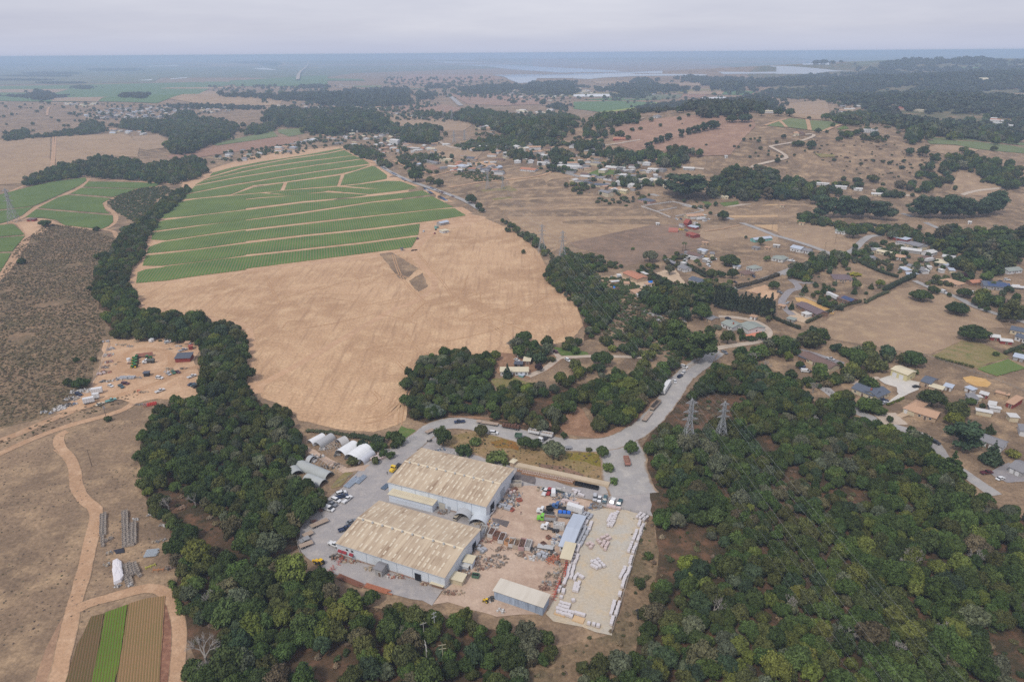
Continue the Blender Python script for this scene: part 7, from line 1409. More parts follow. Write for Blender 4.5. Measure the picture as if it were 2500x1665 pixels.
tarp('A1','1105,1125 1150,1120 1150,1140 1110,1142',.5,(.02,.18,.6),'bright blue tarpaulin by the rust roofed barn'); tarp('A1','770,1175 795,1175 795,1192 772,1192',.7,(.03,.2,.65),'small blue cover in the gravel lot')
tarp('B5','0,840 20,830 40,870 20,900',.3,(.02,.02,.025),'black plastic by the lower bank')
for k,(x,y,lab) in enumerate(((1050,445,'white bags at the wood edge, upper'),(920,470,'white tank beside the right crate row'),(1103,510,'white ring by the wood edge'),(750,695,'pale boards beside the black sheet'),(890,915,'white and black bags below the tarpaulin'),(1058,620,'pale planks near the wood'),(1110,605,'grey planks near the wood edge'),(1140,650,'small white drum at the wood'),(800,920,'white rags below the tarpaulin'),(730,775,'grey boards left of the tarpaulin'),(1020,440,'white boards by the wood edge'))):
 scrap('L5',x,y,1.4,.8,12,lab,(2,2,1) if 'white' in lab else (7,1),.8)
rack('L5',(990,800),(1055,775),.6,(.6,.6,.08),'yellow ladder frame lying in the meadow',3); rack('L5',(1040,815),(1110,808),.6,(.55,.25,.1),'orange ladder frame lying in the meadow',3)
scrap('L5',1145,800,1.4,1,14,'rusty machine parts at the wood edge',(0,5,3))
# ------------------------------------------------------------------ houses on the right
W0 = dict(win=0); DG = 'deep green'
HS = [
 ('A3',(1150,930),(1330,985),9,2.8,'gable','tan','tan','front wing of the big tan tiled ranch house',{}),('A3',(1055,895),(1150,930),15,2.9,'hip','tan','cream','garage wing of the big tan tiled ranch house',dict(garage=1)),
 ('A3',(620,725),(800,795),9.5,2.9,'gable','navy','cream','long wing of the slate roofed house on the gravel drive',dict(chimney=True)),('A3',(835,805),(940,760),9,2.9,'gable','navy','cream','cross wing of the slate roofed house',dict(win=2)),
 ('A3',(950,580),(1085,632),9,4.2,'gable','cream','yellow','cream metal barn with two white garage doors',dict(garage=2,pitch=.2)),('A3',(1205,665),(1285,692),10,2.9,'gable','navy','tan','grey blue roofed workshop right of the gravel drive',{}),
 ('A3',(1275,705),(1385,735),5,2.4,'flat','cream','tan','flat cream shed in front of the workshop',{}),('A3',(1400,700),(1465,718),5,2.3,'flat','blue','white','white carport beside the cream shed',W0),
 ('A3',(1580,712),(1640,738),4,2.4,'flat','blue','white','white shed below the riding ring',W0),('A3',(1705,765),(1768,782),4,2.3,'flat','white','red','red shed with white roof below the riding ring',W0),('A3',(1930,845),(1985,865),11,2.6,'shed','tan','red','red stable with tan roof in the right paddock',dict(win=0,pitch=.1)),
 ('A3',(1655,1150),(1890,1235),8,2.8,'gable','grey','white','grey roofed bungalow behind the big pine',{}),('A3',(1950,1400),(2060,1450),10,2.9,'gable','grey','grey','grey house with double garage at the bottom right',dict(garage=2)),('A3',(175,440),(430,555),9,2.8,'gable','brown','cream','long brown roofed house on the red earth',dict(win=5)),
 ('A3',(165,445),(225,470),5,2.5,'flat','dark','brown','dark carport at the end of the brown house',dict(win=0,door=False)),('A3',(1965,225),(2085,250),9,3,'gable','navy','cream','cream house with navy roof at the right edge',{}),('A3',(2005,280),(2110,312),7,3,'gable','navy','white','white house with navy roof at the right edge',{}),
 ('A3',(1800,280),(1880,290),6,2.4,'gable','white','red','red shed with pale roof by the round oaks',W0),('A3',(1885,310),(1985,322),5,2.2,'gable','white','red','second red shed with pale roof by the white house',W0),('A3',(1990,450),(2075,470),6,2.4,'shed','blue','grey','metal roofed shed above the vegetable plot',dict(win=0,pitch=.08)),
 ('A4',(715,885),(835,938),11,2.9,'gable','green','white','left wing of the long white house with grey green roof',dict(chimney=True,pitch=.22)),('A4',(905,905),(1010,965),14,2.9,'gable','green','white','middle wing of the long white house',dict(pitch=.2)),('A4',(1010,965),(1140,925),9,2.9,'gable','green','white','right wing of the long white house by the terrace',dict(pitch=.2)),('A4',(520,815),(605,850),8,2.6,'gable','grey','tan','detached garage left of the long white house',dict(pitch=.2,win=0)),
 ('A4',(1530,680),(1760,790),10,2.8,'gable','purple','brown','long brown roofed stable beside the sandy paddock',dict(win=6)),('A4',(1590,765),(1650,790),5,2.4,'flat','white','white','white carport before the long brown stable',W0),('A4',(1430,825),(1510,845),5,2.0,'flat','green','green' if 'green' in WALLC else 'grey','low grey green shed by the pale drive',W0),('A4',(1950,400),(2150,410),14,2.9,'hip','purple','tan','large hipped brown house behind the yellow shrubs',{}),
 ('A4',(1985,605),(2105,650),10,2.8,'gable','brown','brown','brown house with blue solar panels',dict(solar=5)),('A4',(360,400),(505,450),9,3,'gable','navy','white','white house with navy roof by the lawn',dict(win=5)),('A4',(240,265),(320,295),8,3,'gable','grey','white','white cottage with grey roof up the drive',{}),('A4',(95,180),(215,232),4,2.4,'flat','grey','black','long narrow shed with black wall',W0),('A4',(270,225),(310,235),4,3.4,'flat','white','white','small white block behind the cottage',dict(win=1)),
 ('A4',(335,115),(470,150),8,2.8,'gable','brown','white','brown roofed bungalow in the dirt plot',{}),('A4',(455,72),(535,92),5,2.6,'shed','blue','grey','blue roofed carport behind the bungalow',dict(win=0,pitch=.1)),('A4',(990,262),(1065,288),11,2.8,'hip','green','white','grey green roofed house by the lane',{}),('A4',(895,320),(980,350),12,2.8,'hip','brown','tan','brown hipped house next to the lane',{}),('A4',(845,250),(905,262),5,2.6,'flat','blue','white','pale shed behind the brown hipped house',W0),
 ('A4',(1265,165),(1390,188),12,2.8,'hip','green','white','grey green house with porch by the pasture',{}),('A4',(1470,55),(1580,80),10,3.4,'gable','blue','white','pale blue house at the end of the lane',{}),('A4',(1570,75),(1680,95),9,2.8,'gable','grey','white','grey bungalow beside the pale blue house',{}),('A4',(1030,805),(1090,818),4,2.4,'flat','tan','white','open carport by the eucalyptus row',W0),('A4',(1050,525),(1110,545),4,1.5,'flat','tan','tan','low shelter in the dirt clearing',dict(win=0,door=False)),('A4',(1185,600),(1250,625),4,1.5,'flat','tan','tan','second low shelter in the dirt clearing',dict(win=0,door=False)),('A4',(1335,680),(1400,695),4,2,'flat','tan','tan','tan shelter at the drive bend',W0),('A4',(1050,40),(1110,55),5,2.4,'flat','grey','grey','grey shed in the big pasture',W0),('A4',(1190,40),(1240,48),4,2,'flat','tan','tan','tan loading shelter in the big pasture',W0),('A4',(1285,20),(1350,28),4,2.4,'flat','white','grey','pale trailer home in the big pasture',dict(win=1)),
 ('A1',(862,1078),(1000,1140),11,3.2,'gable','rust','tan','long barn with rust and white striped roof',dict(win=0,pitch=.2)),('A1',(930,1235),(1010,1285),8,2.3,'flat','tan','tan','low tan shed in the dirt plot',W0),('A1',(1015,1285),(1095,1270),6,2.3,'flat','tan','cream','low cream shed beside the tan one',W0),('A1',(1442,605),(1480,612),9,5,'gable','red','red','tall red barn in the ranch yard',dict(pitch=.7,win=1)),('A1',(1485,620),(1560,636),6,2.5,'shed','blue','red','lean-to of the red barn',dict(win=0,pitch=.1)),('A1',(1465,690),(1535,715),9,2.8,'gable','red','red','red barn with striped roof at the pasture',dict(win=0,pitch=.2)),('A1',(2125,755),(2290,735),7,2.8,'gable','blue','teal','turquoise house behind the round tree',{}),('A1',(1480,528),(1640,520),10,2.8,'gable','tan','cream','cream ranch house with tan roof',{}),
 ('A1',(630,295),(720,328),10,4.4,'gable','grey','cream','two storey cream house at the pasture',{}),('A1',(775,268),(890,295),9,3,'gable','cream','yellow','pale yellow house on the lane',{}),('A1',(1005,365),(1120,392),13,2.9,'hip','navy','pink','wide house with blue grey roof by the paddock',{}),('A1',(460,198),(550,215),9,2.8,'hip','navy','cream','navy roofed house first on the lane',{}),('A1',(585,222),(740,240),10,2.8,'gable','navy','cream','long navy roofed house on the lane',{}),('A1',(990,182),(1065,195),10,3,'gable','white','white','white house with a solar roof',dict(solar=3)),('A1',(1120,170),(1180,182),9,2.8,'gable','white','white','white house in the gardens',{}),('A1',(1250,190),(1310,200),9,2.8,'gable','white','white','white house left of the big dark tree',{}),('A1',(1245,230),(1310,240),7,2.8,'gable','cream','cream','cream house at the foot of the dark tree',{}),
 ('A1',(370,55),(480,68),12,2.8,'hip','grey','tan','grey hipped house at the top lane',{}),('A1',(600,155),(765,165),11,2.8,'hip','grey','cream','grey hipped house above the navy roofs',{}),('A1',(695,55),(800,65),12,2.8,'gable','white','pink','pinkish white house beside the green lawn',{}),('A1',(810,58),(875,66),8,2.6,'gable','white','white','white annex beside the lawn',{}),('A1',(1740,330),(1870,345),8,2.5,'gable','cream','cream','pale farm sheds by the big grove',{}),('A1',(1880,330),(1945,338),7,2.5,'gable','rust','tan','rust roofed shed by the big grove',{}),('A1',(1100,72),(1200,80),9,2.6,'gable','white','white','long white shed in the tan field',{}),('A1',(1440,62),(1545,70),8,2.6,'gable','white','grey','long grey shed in the tan field',{}),('A1',(1180,590),(1210,592),4,2.2,'gable','white','white','little white shed in the pasture',W0),('A1',(1620,775),(1670,780),5,2.2,'flat','tan','tan','small tan shelter by the pasture fence',W0),
 ('A2',(1045,715),(1215,758),8,2.8,'shed','blue','red','red shed with blue covered roof at the road corner',dict(pitch=.1,win=0)),('A2',(1205,795),(1325,830),14,3.6,'gable','grey','cream','broad grey roofed workshop behind the hedge',dict(pitch=.2)),('A2',(1340,830),(1420,825),8,3.4,'gable','grey','cream','dark mouthed wing of the grey workshop',dict(pitch=.2,garage=1)),('A2',(930,860),(1095,895),7,2.7,'gable','cream','cream','long pale roofed stable in the hedges',{}),('A2',(1110,915),(1195,930),9,2.7,'gable','tan','white','white house with pinkish roof in the hedges',{}),('A2',(1540,1140),(1710,1190),10,2.8,'hip','tan','tan','tan tiled house on the right road',{}),('A2',(1850,1170),(1960,1160),7,2.6,'gable','rust','brown','rust roofed garage right of the tan house',W0),('A2',(1960,1200),(2180,1220),16,2.9,'gable','navy','grey','broad dark house with solar panels',dict(solar=8,pitch=.22)),('A2',(2130,1355),(2280,1385),10,2.8,'hip','brown','pink','pink house with brown roof at the right edge',{}),('A2',(2195,1060),(2330,1045),9,2.8,'gable','green','white','white house with grey green roof at the right edge',{}),('A2',(1760,48),(1830,55),9,3,'gable','blue','white','pale blue roofed house on the right hill',{}),('A2',(1810,578),(1840,582),5,2.4,'gable','white','white','white shed below the tall grove',W0),('A2',(192,585),(240,592),5,2.4,'flat','tan','cream','cream box shed in the tan field',W0),('A2',(10,415),(50,420),5,2.2,'flat','tan','cream','small tan shed in the yellow field',W0),('A2',(540,668),(640,682),8,2.8,'gable','green','white','turquoise white house beside the round tree',{}),('A2',(345,205),(480,222),6,2.5,'gable','white','white','long white shed, left of three',W0),('A2',(535,235),(650,252),6,2.5,'gable','white','white','long white shed, middle of three',W0),('A2',(720,258),(800,266),6,2.5,'gable','white','white','white shed, right of three',W0),('A2',(1570,990),(1615,1000),4,2.4,'flat','blue','grey','pale green roofed shed at the right lot',W0),('A2',(400,350),(480,360),9,2.8,'gable','navy','grey','blue grey roof in the upper trees',{}),('A2',(890,310),(1000,320),8,2.6,'gable','white','cream','pale farmstead by the white lane',{}),('A2',(-10,935),(95,930),9,2.8,'hip','green','white','grey green porch house near the lane end',{}),
 ('R6',(800,405),(1000,405),6,2.8,'flat','cream','white','long pale trailer house in the knoll clearing',dict(win=6)),('R6',(900,345),(955,348),4,2.4,'flat','dark','black','dark container in the homestead yard',W0),('R6',(965,325),(1012,328),5,2.6,'shed','cream','brown','brown open shed with pale roof in the homestead',dict(win=0,pitch=.1)),('R6',(345,370),(375,374),3,2,'flat','grey','grey','tiny grey hut among the knoll oaks',W0),('R6',(930,410),(960,418),2,1.2,'flat','blue','teal','small turquoise pool box by the trailer house',dict(win=0,door=False)),
 ('B4',(1990,625),(2050,612),7,3,'gable','blue','grey','grey field shed at the ploughed field corner',W0),('B4',(2005,680),(2050,672),7,2.6,'flat','cream','white','pale field packing shed at the crossing',W0),('B4',(1708,805),(1722,803),2.5,2.6,'flat','dark','grey','small grey pump hut at the field edge',W0),('B4',(1960,645),(1976,640),3,2.4,'flat','green','teal','green toilet hut at the crossing',W0),('B3',(262,555),(330,555),6,2.6,'flat','purple','red','open shed in the left strawberry field',W0),
 ('A5',(730,560),(800,560),14,9,'gable','white','white','tall white house in the village centre',{}),('A5',(1170,710),(1270,705),11,4,'flat','cream','cream','cream packing house in the middle plots',{}),('A5',(1300,765),(1400,770),16,3.4,'hip','blue','white','pale blue metal roofed barn in the middle plots',{}),('A5',(1030,715),(1140,735),9,3,'gable','grey','grey','grey roofed houses beside the packing house',{}),('A5',(1880,790),(2010,800),12,3,'gable','rust','white','long pinkish roofed barn by the pasture',{}),('A5',(1410,690),(1470,690),9,3,'gable','navy','grey','dark roofed house in the middle plots',{}),('A5',(1530,795),(1610,795),9,3,'gable','dark','grey','dark roofed shed at the orchard',{}),('A5',(1640,705),(1730,705),12,3,'hip','brown','tan','brown roofed house by the sand lot',{}),('A5',(2080,740),(2150,738),5,3,'flat','white','white','white trailer left of two at the gardens',{}),('A5',(2160,735),(2250,735),7,3,'gable','white','white','white house right of the trailer',{}),('A5',(900,600),(975,600),10,3,'flat','white','grey','pale flat shed beside the village trees',{}),('A5',(390,450),(450,450),12,4,'gable','white','white','white gabled house by the eucalyptus',{}),('A5',(300,455),(370,455),14,3,'hip','brown','pink','pink brown house by the eucalyptus',{}),
 ('A6',(380,765),(500,755),12,3.4,'gable','rust','red','red barn below the mauve hill',W0),('A6',(1140,462),(1180,462),9,4,'flat','white','white','white block on the ridge field',W0),('A6',(760,545),(810,545),14,3.4,'hip','grey','white','grey house at the end of the white wall',{}),('A6',(2110,715),(2160,718),14,4,'hip','tan','cream','orange cream house on the hill top',{}),('A6',(2165,712),(2215,712),14,4,'hip','brown','brown','dark house on the hill top',{}),('A6',(1450,930),(1475,930),7,3,'flat','white','white','white trailer at the foot of the hill',W0),('A7',(815,880),(950,885),12,4,'flat','white','white','long white building behind the hedge',{}),('A7',(1930,398),(2015,398),40,10,'gable','cream','cream','bright hall in the far woods',W0),('A7',(2065,396),(2100,396),30,9,'gable','white','white','white hall in the far woods',W0),('A7',(1125,668),(1200,668),18,6,'hip','red','pink','red roofed villa at the wood edge',{}),('A7',(1290,680),(1380,690),16,5,'flat','cream','cream','cream villa at the wood edge',{})]
for v,a,b,w,h,rf,rc,wc,lab,kw in HS: house(v,a,b,w,h,rf,rc,wc,lab,'barn' if 'barn' in lab else 'shed' if 'shed' in lab else 'house','barn' if 'barn' in lab else 'shed' if 'shed' in lab else 'house',**kw)
rc = MB(); e = hoop('A1',(1390,652),(1300,648),8,4,'arched red canopy in the ranch yard',1,(.40,.15,.11),4,'canopy')
boat = MB().mat(carpaint('white')).prism([(-6,.9),(5,.8),(7,1.9),(-6,1.8)],-1.4,1.4).box(-4,-1.1,1.8,2,1.1,2.9,.2).mesh('hull')
A = W1('A2',2210,1190); B = W1('A2',2345,1200); bo = empty('boat',((A.x+B.x)/2,(A.y+B.y)/2,.2),math.atan2((B-A).y,(B-A).x),'white covered motor boat by the solar house','boat'); obj('hull',boat,bo); obj('cradle',MB().mat(TYRE).box(-4,-1,0,4,1,.9).mesh('cradle'),bo)
VN = [('B1','490,455 740,448 725,470 500,475',14,(14,22),9,'at the pale edge of the park',('white','cream')),('B1','600,545 740,505 900,470 1100,465 1390,480 1400,530 1240,560 1000,570 860,565 700,570',120,(11,19),7,'in the park',('white','grey','dark','blue','white')),('B1','1400,525 1480,480 1750,472 1740,498 1450,530',22,(12,22),9,'right of the park',('white','cream','tan')),
 ('B1','650,660 880,635 1170,650 1160,688 950,675 640,672',16,(10,20),8,'along the plough land lane',('white','grey','blue','tan')),('B1','1500,860 1640,810 1900,775 1960,815 1780,875 1520,890',11,(12,18),9,'above the strawberry field corner',('white','tan','grey','green')),('B1','1980,750 2100,735 2355,700 2355,740 2200,790 2040,810',11,(11,17),9,'at the far end of the strawberry field',('grey','white','blue','tan')),('B1','1700,660 1760,640 1920,590 1910,610 1760,680',7,(12,18),9,'by the village field',('grey','white')),
 ('A5','0,280 0,215 130,205 460,215 900,195 870,250 400,255',26,(12,24),9,'along the village street',('white','tan','cream','grey')),('A5','80,50 330,15 560,70 900,40 880,60 500,110',14,(14,26),10,'in the upper village',('white','grey','cream')),('A5','680,300 800,285 1150,315 1140,340 850,355',10,(12,22),9,'in the pasture hamlet',('white','tan','grey')),('A5','640,560 840,500 900,520 860,600 660,640',12,(10,18),9,'around the tall white house',('white','tan','grey','brown')),('A5','1320,730 1500,760 1760,770 1760,830 1500,800 1290,800',14,(8,16),7,'in the crowded plots by the orchard',('white','blue','grey','rust')),('A5','1480,400 1680,390 1860,440 1820,460 1560,430',9,(12,20),9,'in the valley gardens',('white','grey','tan','rust')),('A5','1800,600 2150,560 2300,640 2140,720 1900,700',10,(12,20),9,'in the loose plots beyond the pasture',('white','tan','rust','grey')),('A5','1560,90 1800,70 2150,130 2320,120 2340,165 2100,185',26,(14,30),12,'in the slough shore village',('white','cream','grey')),('A5','1850,280 1900,255 2200,255 2180,290',6,(18,40),14,'at the bright farm yard',('white','cream')),('A5','180,480 300,440 560,470 700,460 860,440 840,500 500,520',9,(11,18),9,'behind the village corner trees',('white','cream','grey')),
 ('A6','0,260 180,290 240,310 0,320',14,(14,30),12,'at the slough lane',('white','cream')),('A6','1900,330 2100,310 2355,320 2355,350 2000,355',14,(14,28),12,'on the far right ridge',('white','cream','tan')),('A6','0,960 100,930 240,960 220,1000 40,1040',7,(12,20),9,'in the gardens left of the lawn',('white','grey','pink' if 'pink' in ROOFC else 'tan')),('A6','1780,480 1900,460 1920,530 1820,540',5,(12,22),10,'between the two round groves',('white','cream')),('A7','0,540 150,500 340,520 330,550 150,560',12,(14,30),12,'on the hill village',('white','cream')),('A7','600,620 760,620 880,720 640,700',7,(12,22),10,'near the vineyard gardens',('white','grey','tan')),('A7','2080,750 2355,800 2355,835 2180,830',8,(14,26),11,'at the right forest edge',('white','cream','rust')),*[(v,s,n,(10,18),8.5,'cottages '+ph,('white','grey','tan','white','brown','cream')) for v,s,n,ph in (('A5','640,500 1200,560 1290,730 800,690',16,'around the tall white house'),('A5','1290,590 2355,560 2355,760 1760,720',24,'of the loose plots'),('A6','0,840 700,880 1050,1000 700,1240 0,1200',24,'below the mauve hill'),('A5','0,420 560,440 640,560 300,560',12,'behind the strawberry field'),('A1','300,30 900,60 1300,200 1000,330 600,260',12,'by the lane houses'),('A7','400,540 1300,700 1300,760 600,740',14,'of the vineyard gardens'),('B1','1900,460 2355,440 2355,560 1950,540',16,'of the village edge'),('A6','0,230 900,260 900,320 0,330',16,'by the slough lane'),('A2','1250,780 1700,860 1700,1050 1300,1080',6,'behind the hedges'))],('A1','300,20 900,20 1250,100 1300,210 1000,300 560,230 380,120',16,(7,14),7,'sheds among the lane houses',('white','grey','tan')),('A5','640,560 1200,600 1760,700 1760,830 1290,820 700,700',30,(6,13),6,'sheds in the crowded plots',('white','blue','grey','rust','tan')),('A5','1480,390 2200,440 2340,720 2100,760 1700,700 1500,600',24,(7,13),7,'sheds in the loose plots',('white','tan','grey')),('A6','0,850 600,900 1000,1020 800,1190 400,1200 0,1200',22,(7,14),7,'sheds below the mauve hill',('white','grey','tan')),('A2','700,850 1200,780 1650,850 1700,1050 1250,1080 900,1000',14,(4,9),4,'sheds behind the hedges',('white','grey','blue')),('A2','1560,900 1700,860 1700,1040 1560,1060',7,(4,8),3,'sheds of the right lot',('white','grey')),('A1','650,1110 1100,1050 1180,1200 1050,1290 760,1200',7,(4,8),3.5,'sheds in the gravel lot',('white','tan')),('A1','1400,500 1700,500 1640,660 1440,650',6,(4,8),3.5,'sheds of the ranch yard',('white','grey','tan')),('A1','1400,860 1740,840 1760,960 1560,990',6,(4,8),3.5,'sheds in the dirt plot',('white','grey')),('A3','1500,620 2091,800 2091,1200 1700,1060',8,(4,8),3.5,'sheds of the dry paddocks',('white','tan','grey')),('A7','1400,400 2000,430 2355,540 2200,560 1700,610',10,(16,30),12,'scattered in the far woods',('white','cream'))]
hv = 0
def garden(view,s,sp,r,dens,label,seed):
 X,Y = pts_in(W(view,s),sp,.5,[],seed); rr = []
 for x,y in zip(X,Y):
  if rnd.random() < dens and patchy(x,y,.04) < .5: q = rnd.uniform(.4,1.2)*r; rr.append((x,y,hgt(x,y)-.1*q,q,q*rnd.uniform(.7,1.2),jitter(rnd.choice([pick()[1],(.09,.11,.05),(.1,.12,.06)]),.2)))
 stuffmass('garden_trees','mid',rr,label)
for i,(v,s,sp,r,d,lab) in enumerate([('B1','480,450 1100,460 1740,470 1740,510 1400,540 1000,580 560,590',26,5,.6,'garden trees of the mobile home park'),('A5','0,450 900,420 880,620 640,660 330,560 0,600',14,4,.5,'garden trees of the near village'),('A5','640,560 1200,640 1760,760 1760,830 1290,820 800,700',13,3.2,.35,'garden trees of the crowded plots'),('A5','1480,390 2200,430 2355,720 2100,760 1700,700 1500,600',17,4,.4,'garden trees of the loose plots'),('A5','0,180 900,150 1200,200 900,270 0,300',26,6,.5,'garden trees of the village street'),('A5','680,260 1200,280 1500,340 1200,360 680,370',22,4.5,.35,'garden trees of the pasture hamlet'),('A5','1330,110 1560,90 2320,110 2355,190 1800,190',30,7,.45,'trees of the slough shore village'),('B1','1480,880 1640,800 1960,770 2355,690 2355,780 1960,840 1500,900',13,3.6,.5,'garden trees above the strawberry field'),
 ('A1','300,30 900,40 1200,150 1300,300 900,300 560,220 400,130',16,3.4,.4,'garden trees between the lane houses'),('A1','460,200 900,280 1250,370 1000,400 700,340 480,260',11,2.4,.45,'garden shrubs of the pasture houses'),('A4','200,60 700,120 950,230 1250,330 900,420 600,330 300,230 0,200',10,2.4,.35,'garden shrubs of the lane plots'),('A2','700,850 1200,780 1650,830 1700,1050 1560,1080 1250,1080 1000,1040 720,950',9,2.6,.45,'garden shrubs behind the hedges'),('A2','420,930 660,930 1100,1100 1280,1110 1000,1230 800,1330 600,1330 250,1150',11,2.4,.4,'garden shrubs of the hedged plots'),('A2','1300,1110 1700,1060 2300,1080 2352,1260 1900,1340 1560,1220',10,2.8,.45,'garden shrubs of the right road'),('A3','1400,560 2091,740 2091,1250 1640,1060 1400,830',16,2.2,.25,'shrubs of the dry paddocks'),('A6','0,840 700,880 1050,1050 850,1200 400,1250 0,1250',17,4.2,.4,'garden trees below the mauve hill'),('A6','0,560 400,640 300,830 0,760',20,5,.5,'trees on the pale slope'),('A7','500,600 1000,680 1350,900 900,900 500,760',20,5,.4,'trees of the vineyard gardens'),('A7','0,480 350,490 700,580 600,640 0,560',26,7,.5,'trees of the hill village'),('A7','1300,780 2355,760 2355,900 1500,900',24,8,.5,'trees of the right forest edge'),('A5','0,260 600,230 1300,330 2355,260 2355,440 1500,360 700,330 0,320',19,6,.3,'scattered trees of the valley hamlets'),('B2','700,300 1500,300 1900,420 1500,470 900,430 700,400',45,9,.3,'scattered trees of the far grassland'),('B1','0,440 480,460 600,560 560,620 0,640',40,6,.2,'scattered trees of the left grassland'),('A6','0,300 2355,300 2355,420 1700,400 800,420 0,380',45,8,.25,'scattered trees between the far fields'),('B1','1500,330 2355,330 2355,470 2040,480 1600,390',45,9,.35,'scattered trees at the far field')]): garden(v,s,sp,r,d,lab,2000+i)
for v,s,n,(l0,l1),w,ph,cols in VN:
 poly = W(v,s); X,Y = pts_in(poly,6,.5,[],900+hv); idx = list(range(len(X))); rnd.shuffle(idx); used = []; ang0 = rnd.uniform(0,3.14); i = 0
 for k in idx:
  if i >= n: break
  p = Vector((X[k],Y[k],0))
  if any((p-q).length < (l0+l1)*.5 for q in used): continue
  used.append(p); i += 1; hv += 1; c = rnd.choice(cols); wc = rnd.choice(['white','cream','tan','white','grey'])
  L = rnd.uniform(l0,l1)
  hm_ = ph.endswith('the park')
  if ph[:4] == 'cott':
   house_at(p,ang0+rnd.choice((0,math.pi/2))+rnd.uniform(-.3,.3),L,w*rnd.uniform(.8,1.2),2.9,rnd.choice(['gable','hip']),c,wc,f'{wc} cottage with {c} roof, one of the {ph}','cottage','cottage',.3,2 if p.y < 2000 else 0,False,group=f'{wc} {ph} with {c} roofs'); continue
  if ph[:4] == 'shed':
   house_at(p,ang0+rnd.choice((0,math.pi/2))+rnd.uniform(-.3,.3),L,w*rnd.uniform(.7,1.2),rnd.uniform(2.1,2.9),rnd.choice(['gable','flat','shed']),c,wc,f'small {wc} shed with {c} roof, one of the {ph}','shed','shed',.12,0,False,group=f'{wc} {ph} with {c} roofs'); continue
  house_at(p,ang0+rnd.choice((0,math.pi/2))+rnd.uniform(-.15,.15),L,w*rnd.uniform(.85,1.2),rnd.uniform(2.8,3.6),rnd.choice(['gable','gable','hip']),c,wc,f'small {wc} walled {"mobile home" if hm_ else "house"} with {c} roof {ph}','mobile home' if hm_ else 'house','mobile_home' if hm_ else 'house',.28,3 if p.y < 2000 else 0,p.y < 1600,group=f'{wc} houses with {c} roofs {ph}')
for k,x in enumerate((238,266)):
 p = W1('B2',x,176); st = MB().mat(paint('stack_concrete',(.5,.48,.48),.9)).cyl(0,0,0,168,14,12,10).mesh('shaft'); e = empty('chimney_stack',(p.x,p.y,0),0,('left','right')[k]+' one of the two tall stacks on the horizon','chimney','two power station stacks'); obj('shaft',st,e); obj('rim',MB().mat(paint('stack_dark',(.2,.2,.2))).cyl(0,0,168,176,10.6,12).mesh('rim'),e)
# ------------------------------------------------------------------ pylons, lines, poles
STEEL = paint('pylon_steel',(.40,.41,.42),.5,.3,.15)
def pylon(view,top,base,label,arms=((.63,4.2),(.76,3.8),(.92,3.0)),foot=.13,thick=.14):
 B = W1(view,*base); q = proj(B.x,B.y,0); x0,y0,k = VIEWS[view]; ty = y0+top[1]/k
 lo,hi = 5,90
 for _ in range(30):
  m = (lo+hi)/2
  if proj(B.x,B.y,B.z+m)[1] > ty: lo = m
  else: hi = m
 H = lo; f = H*foot; e = empty('pylon',(B.x,B.y,B.z+.05),LINE_ANG,label,'pylon','steel lattice pylons of the power line')
 lv = [0,.16,.30,.42,.52,.62,.70,.76,.83,.90,1.0]
 hw = [f*(1-.80*min(1,l/.62)) if l < .62 else f*.2 for l in lv]; hw[-1] = .12
 leg = MB().mat(STEEL)
 for sx in (-1,1):
  for sy in (-1,1):
   lg = MB().mat(STEEL)
   for i in range(len(lv)-1): lg.beam((sx*hw[i],sy*hw[i],lv[i]*H),(sx*hw[i+1],sy*hw[i+1],lv[i+1]*H),thick)
   obj('leg',lg.mesh('leg'),e)
 br = MB().mat(STEEL); t = thick*.62
 for i in range(len(lv)-1):
  a,b = hw[i],hw[i+1]; z0,z1 = lv[i]*H,lv[i+1]*H
  for (sx,sy),(tx,ty_) in (((-1,-1),(1,-1)),((1,-1),(1,1)),((1,1),(-1,1)),((-1,1),(-1,-1))):
   br.beam((sx*a,sy*a,z0),(tx*b,ty_*b,z1),t); br.beam((tx*a,ty_*a,z0),(sx*b,sy*b,z1),t); br.beam((sx*b,sy*b,z1),(tx*b,ty_*b,z1),t)
 obj('bracing',br.mesh('bracing'),e)
 att = []
 for fz,hl in arms:
  ar = MB().mat(STEEL); z = fz*H; hl *= H/31
  for s in (-1,1):
   for yy in (-1,1):
    ar.beam((0,yy*f*.2,z),(s*hl,0,z),t); ar.beam((0,yy*f*.2,z+H*.045),(s*hl,0,z),t)
   for u in (.35,.65): ar.beam((s*hl*u,f*.2*(1-u),z),(s*hl*u,-f*.2*(1-u),z+H*.045*(1-u)),t)
  a = obj('crossarm',ar.mesh('crossarm'),e)
  for s in (-1,1):
   ins = MB().mat(paint('insulator',(.25,.2,.17),.3)).beam((s*hl,0,z),(s*hl,0,z-H*.045),.12,6).mesh('insulator'); obj('insulator',ins,a)
   att.append((s*hl,z-H*.045))
 att += [(0,H)]
 return e,att
LINE_ANG = math.atan2((W1('R6',2110,970)-W1('A1',280,915)).y,(W1('R6',2110,970)-W1('A1',280,915)).x)-math.pi/2
def s2(x,y): return (x/.9416,y/.9416)
PY = [[pylon('F',(1590,916),(1578,1042),'nearest lattice pylon left of the pair in the right wood')],[pylon('F',(1664,922),(1655,1018),'right one of the near pylon pair in the right wood')]]
PY[0] += [pylon('A1',(85,580),(88,850),'left pylon of the pair at the ploughed field corner'),pylon('A5',(1597,800),(1597,955),'left pylon of the pair on the green stubble')]
PY[1] += [pylon('A1',(285,640),(284,915),'right pylon of the pair at the ploughed field corner'),pylon('A5',(1730,835),(1730,950),'right pylon of the pair on the green stubble')]
